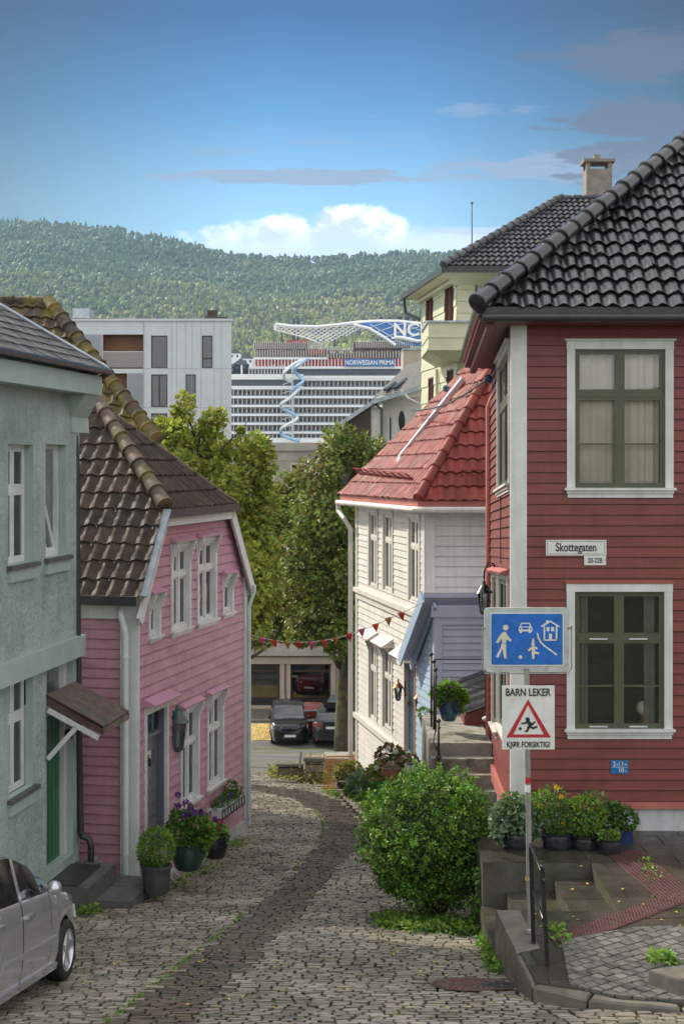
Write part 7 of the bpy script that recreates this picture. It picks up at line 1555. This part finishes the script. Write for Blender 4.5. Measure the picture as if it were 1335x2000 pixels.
# ================================================================== small things on the ground
T = MB(); cbag = hitG(808, 1796)
rb = random.Random(4)
T.sphere(cbag+Z*.03, .11, 9, (1, .8, .55)); T.v = [tuple(Vector(v)+rb.uniform(-1, 1)*.022*Vector((rb.random(), rb.random(), rb.random()+.3))) for v in T.v]; mat('plastic_bag', (.6, .62, .65), .35, .1, 10, trans=.3); T.build('plastic_bag', 'plastic_bag', None, label='crumpled white plastic bag lying by the round bush', cat='plastic bag')
mat('cast_iron', (.12, .06, .05), .45, .35, 8, col2=(.06, .05, .04), c2s=6)
for x, y, r, lb, m_ in ((918, 1925, .37, 'reddish round manhole cover near the kerb', 'cast_iron'), (975, 1928, .2, 'dark drain grating against the kerb wall', 'dark_metal'), (540, 1697, .2, 'pale oval cover plate set in the cobbles', 'granite')):
    c = hitG(x, y); sl_y = (G(c.y+.3)-G(c.y-.3))/.6; ax = Vector((0, -sl_y, 1)).normalized(); t = thing('manhole_cover' if m_ != 'dark_metal' else 'drain_grate', lb, 'manhole cover' if m_ != 'dark_metal' else 'drain', c)
    T = MB(); T.lathe(c+Z*.008, [(r*1.12, 0), (r*1.12, .008), (r*1.02, .010), (r*1.0, .004)], 28, ax); T.build('frame', 'cast_iron' if m_ != 'granite' else 'granite', t)
    T = MB(); T.lathe(c+Z*.010, [(r*.98, 0), (r*.98, .006)], 28, ax)
    for q in range(1, 5):
        for k in range(q*7): a = 2*pi*k/(q*7); T.lathe(c+Z*.016+Vector((r*.22*q*cos(a), r*.22*q*sin(a), sl_y*r*.22*q*sin(a))), [(.02, 0), (.016, .007)], 6, ax)
    T.build('cover', m_, t)
gbk = thing('granite_block', 'rough granite block with a dark top slot at the right edge of the pavement', 'stone block', hT(1330, 1890)); c0, c1 = hT(1300, 1895), hT(1340, 1925); T = MB(); b0 = [(2.98, 14.98), (3.22, 14.72), (4.1, 15.0), (3.9, 15.3)]
T.add([(x, y, TP(y)-.02) for x, y in b0]+[(x+.01, y, TP(y)+.16) for x, y in b0]+[(x+(3.5-x)*.03, y+(15-y)*.03, TP(y)+.18) for x, y in b0], [(8, 9, 10, 11)]+[(j+o, (j+1) % 4+o, (j+1) % 4+4+o, j+4+o) for j in range(4) for o in (0, 4)]); T.build('block', 'granite', gbk); T = MB(); T.box(3.42, 4.0, 15.0, 15.12, TP(15)+.181, TP(15)+.19); T.build('slot_cover', 'dark_metal', gbk)
# low stone wall, post and orange fence by the bend
mat('rubble', (.17, .14, .10), .8, .35, 4, .01, 20, island=.35, col2=(.08, .09, .04), c2s=3); mat('orange_net', (.52, .22, .04), .6, .15, 5)
def rubble(T, x0, x1, y0, y1, z0, z1, s=.22):
    z = z0
    while z < z1:
        x = x0-rd_(0, .1)
        while x < x1: w = rd_(s*.8, s*1.8); j = lambda: rd_(-.015, .015); xe = min(x+w, x1); T.hexa([(max(x, x0)+.01, y0+j(), z+.01), (xe-.01, y0+j(), z+.01), (xe-.01, y1, z+.01), (max(x, x0)+.01, y1, z+.01), (max(x, x0)+.01+j(), y0+j(), z+s*.8), (xe-.01+j(), y0+j(), z+s*.8), (xe-.01, y1, z+s*.8), (max(x, x0)+.01, y1, z+s*.8)]); x += w
        z += s*.85
t = thing('stone_wall', 'low dry stone wall with slab tops at the street bend', 'wall', P(590, 1520, 37)); yw = 37.; T = MB(); rubble(T, XX(594, yw), XX(632, yw), yw, yw+.5, ZZ(1524, yw), ZZ(1488, yw)); T.build('pier', 'rubble', t); T = MB(); T.box(XX(592, yw), XX(634, yw), yw-.06, yw+.56, ZZ(1488, yw)+.02, ZZ(1482, yw)+.02); T.build('cap_stone', 'granite', t)
T = MB(); rubble(T, XX(540, yw), XX(592, yw), yw+.3, yw+.7, ZZ(1520, yw), ZZ(1502, yw)-.05); T.build('low_wall', 'rubble', t); T = MB(); T.box(XX(538, yw), XX(592, yw), yw+.25, yw+.75, ZZ(1502, yw)+.0, ZZ(1497, yw)); T.build('cap_stone', 'granite', t); T = MB(); T.beam(P(585, 1500, yw-.1), P(588, 1468, yw-.1), .05, .05); T.build('post', 'galvanised', t)
T = MB(); T.box(XX(632, 38), XX(700, 38), 38, 38.9, G(38)-.5, ZZ(1482, 38)); T.build('terrace_slab', 'concrete', None, label='raised paved terrace slab behind the orange fence', cat='terrace')
t = thing('orange_fence', 'orange plastic barrier fence leaning by the flower bed', 'fence', P(655, 1540, 34.5)); T = MB(); o = P(631, 1540, 34.6); dx = Vector((.62, .05, 0)); up_ = Vector((.06, .08, .70))
for i in range(13): a = o+dx*(i/12); T.beam(a, a+up_, .02, .012, Vector((0, 1, 0)))
for i in range(9): a = o+up_*(i/8); T.beam(a, a+dx, .012, .028 if i in (0, 8) else .016, Vector((0, 0, 1)))
T.build('fence_mesh', 'orange_net', t); T = MB(); T.beam(o+dx-Z*.02, o+dx+up_*1.05, .03, .03); T.build('fence_post', 'orange_net', t)
bl = thing('bollard', 'round pale concrete bollard ball on a post by the shop', 'bollard', P(561, 1400, 72.5)); T = MB(); T.tube([P(561, 1412, 72.5), P(561, 1388, 72.5)], .1, 10); T.build('post', 'shop_stone', bl); T = MB(); T.sphere(P(561, 1384, 72.5), .15, 8); T.build('ball', 'shop_stone', bl, smooth=True)
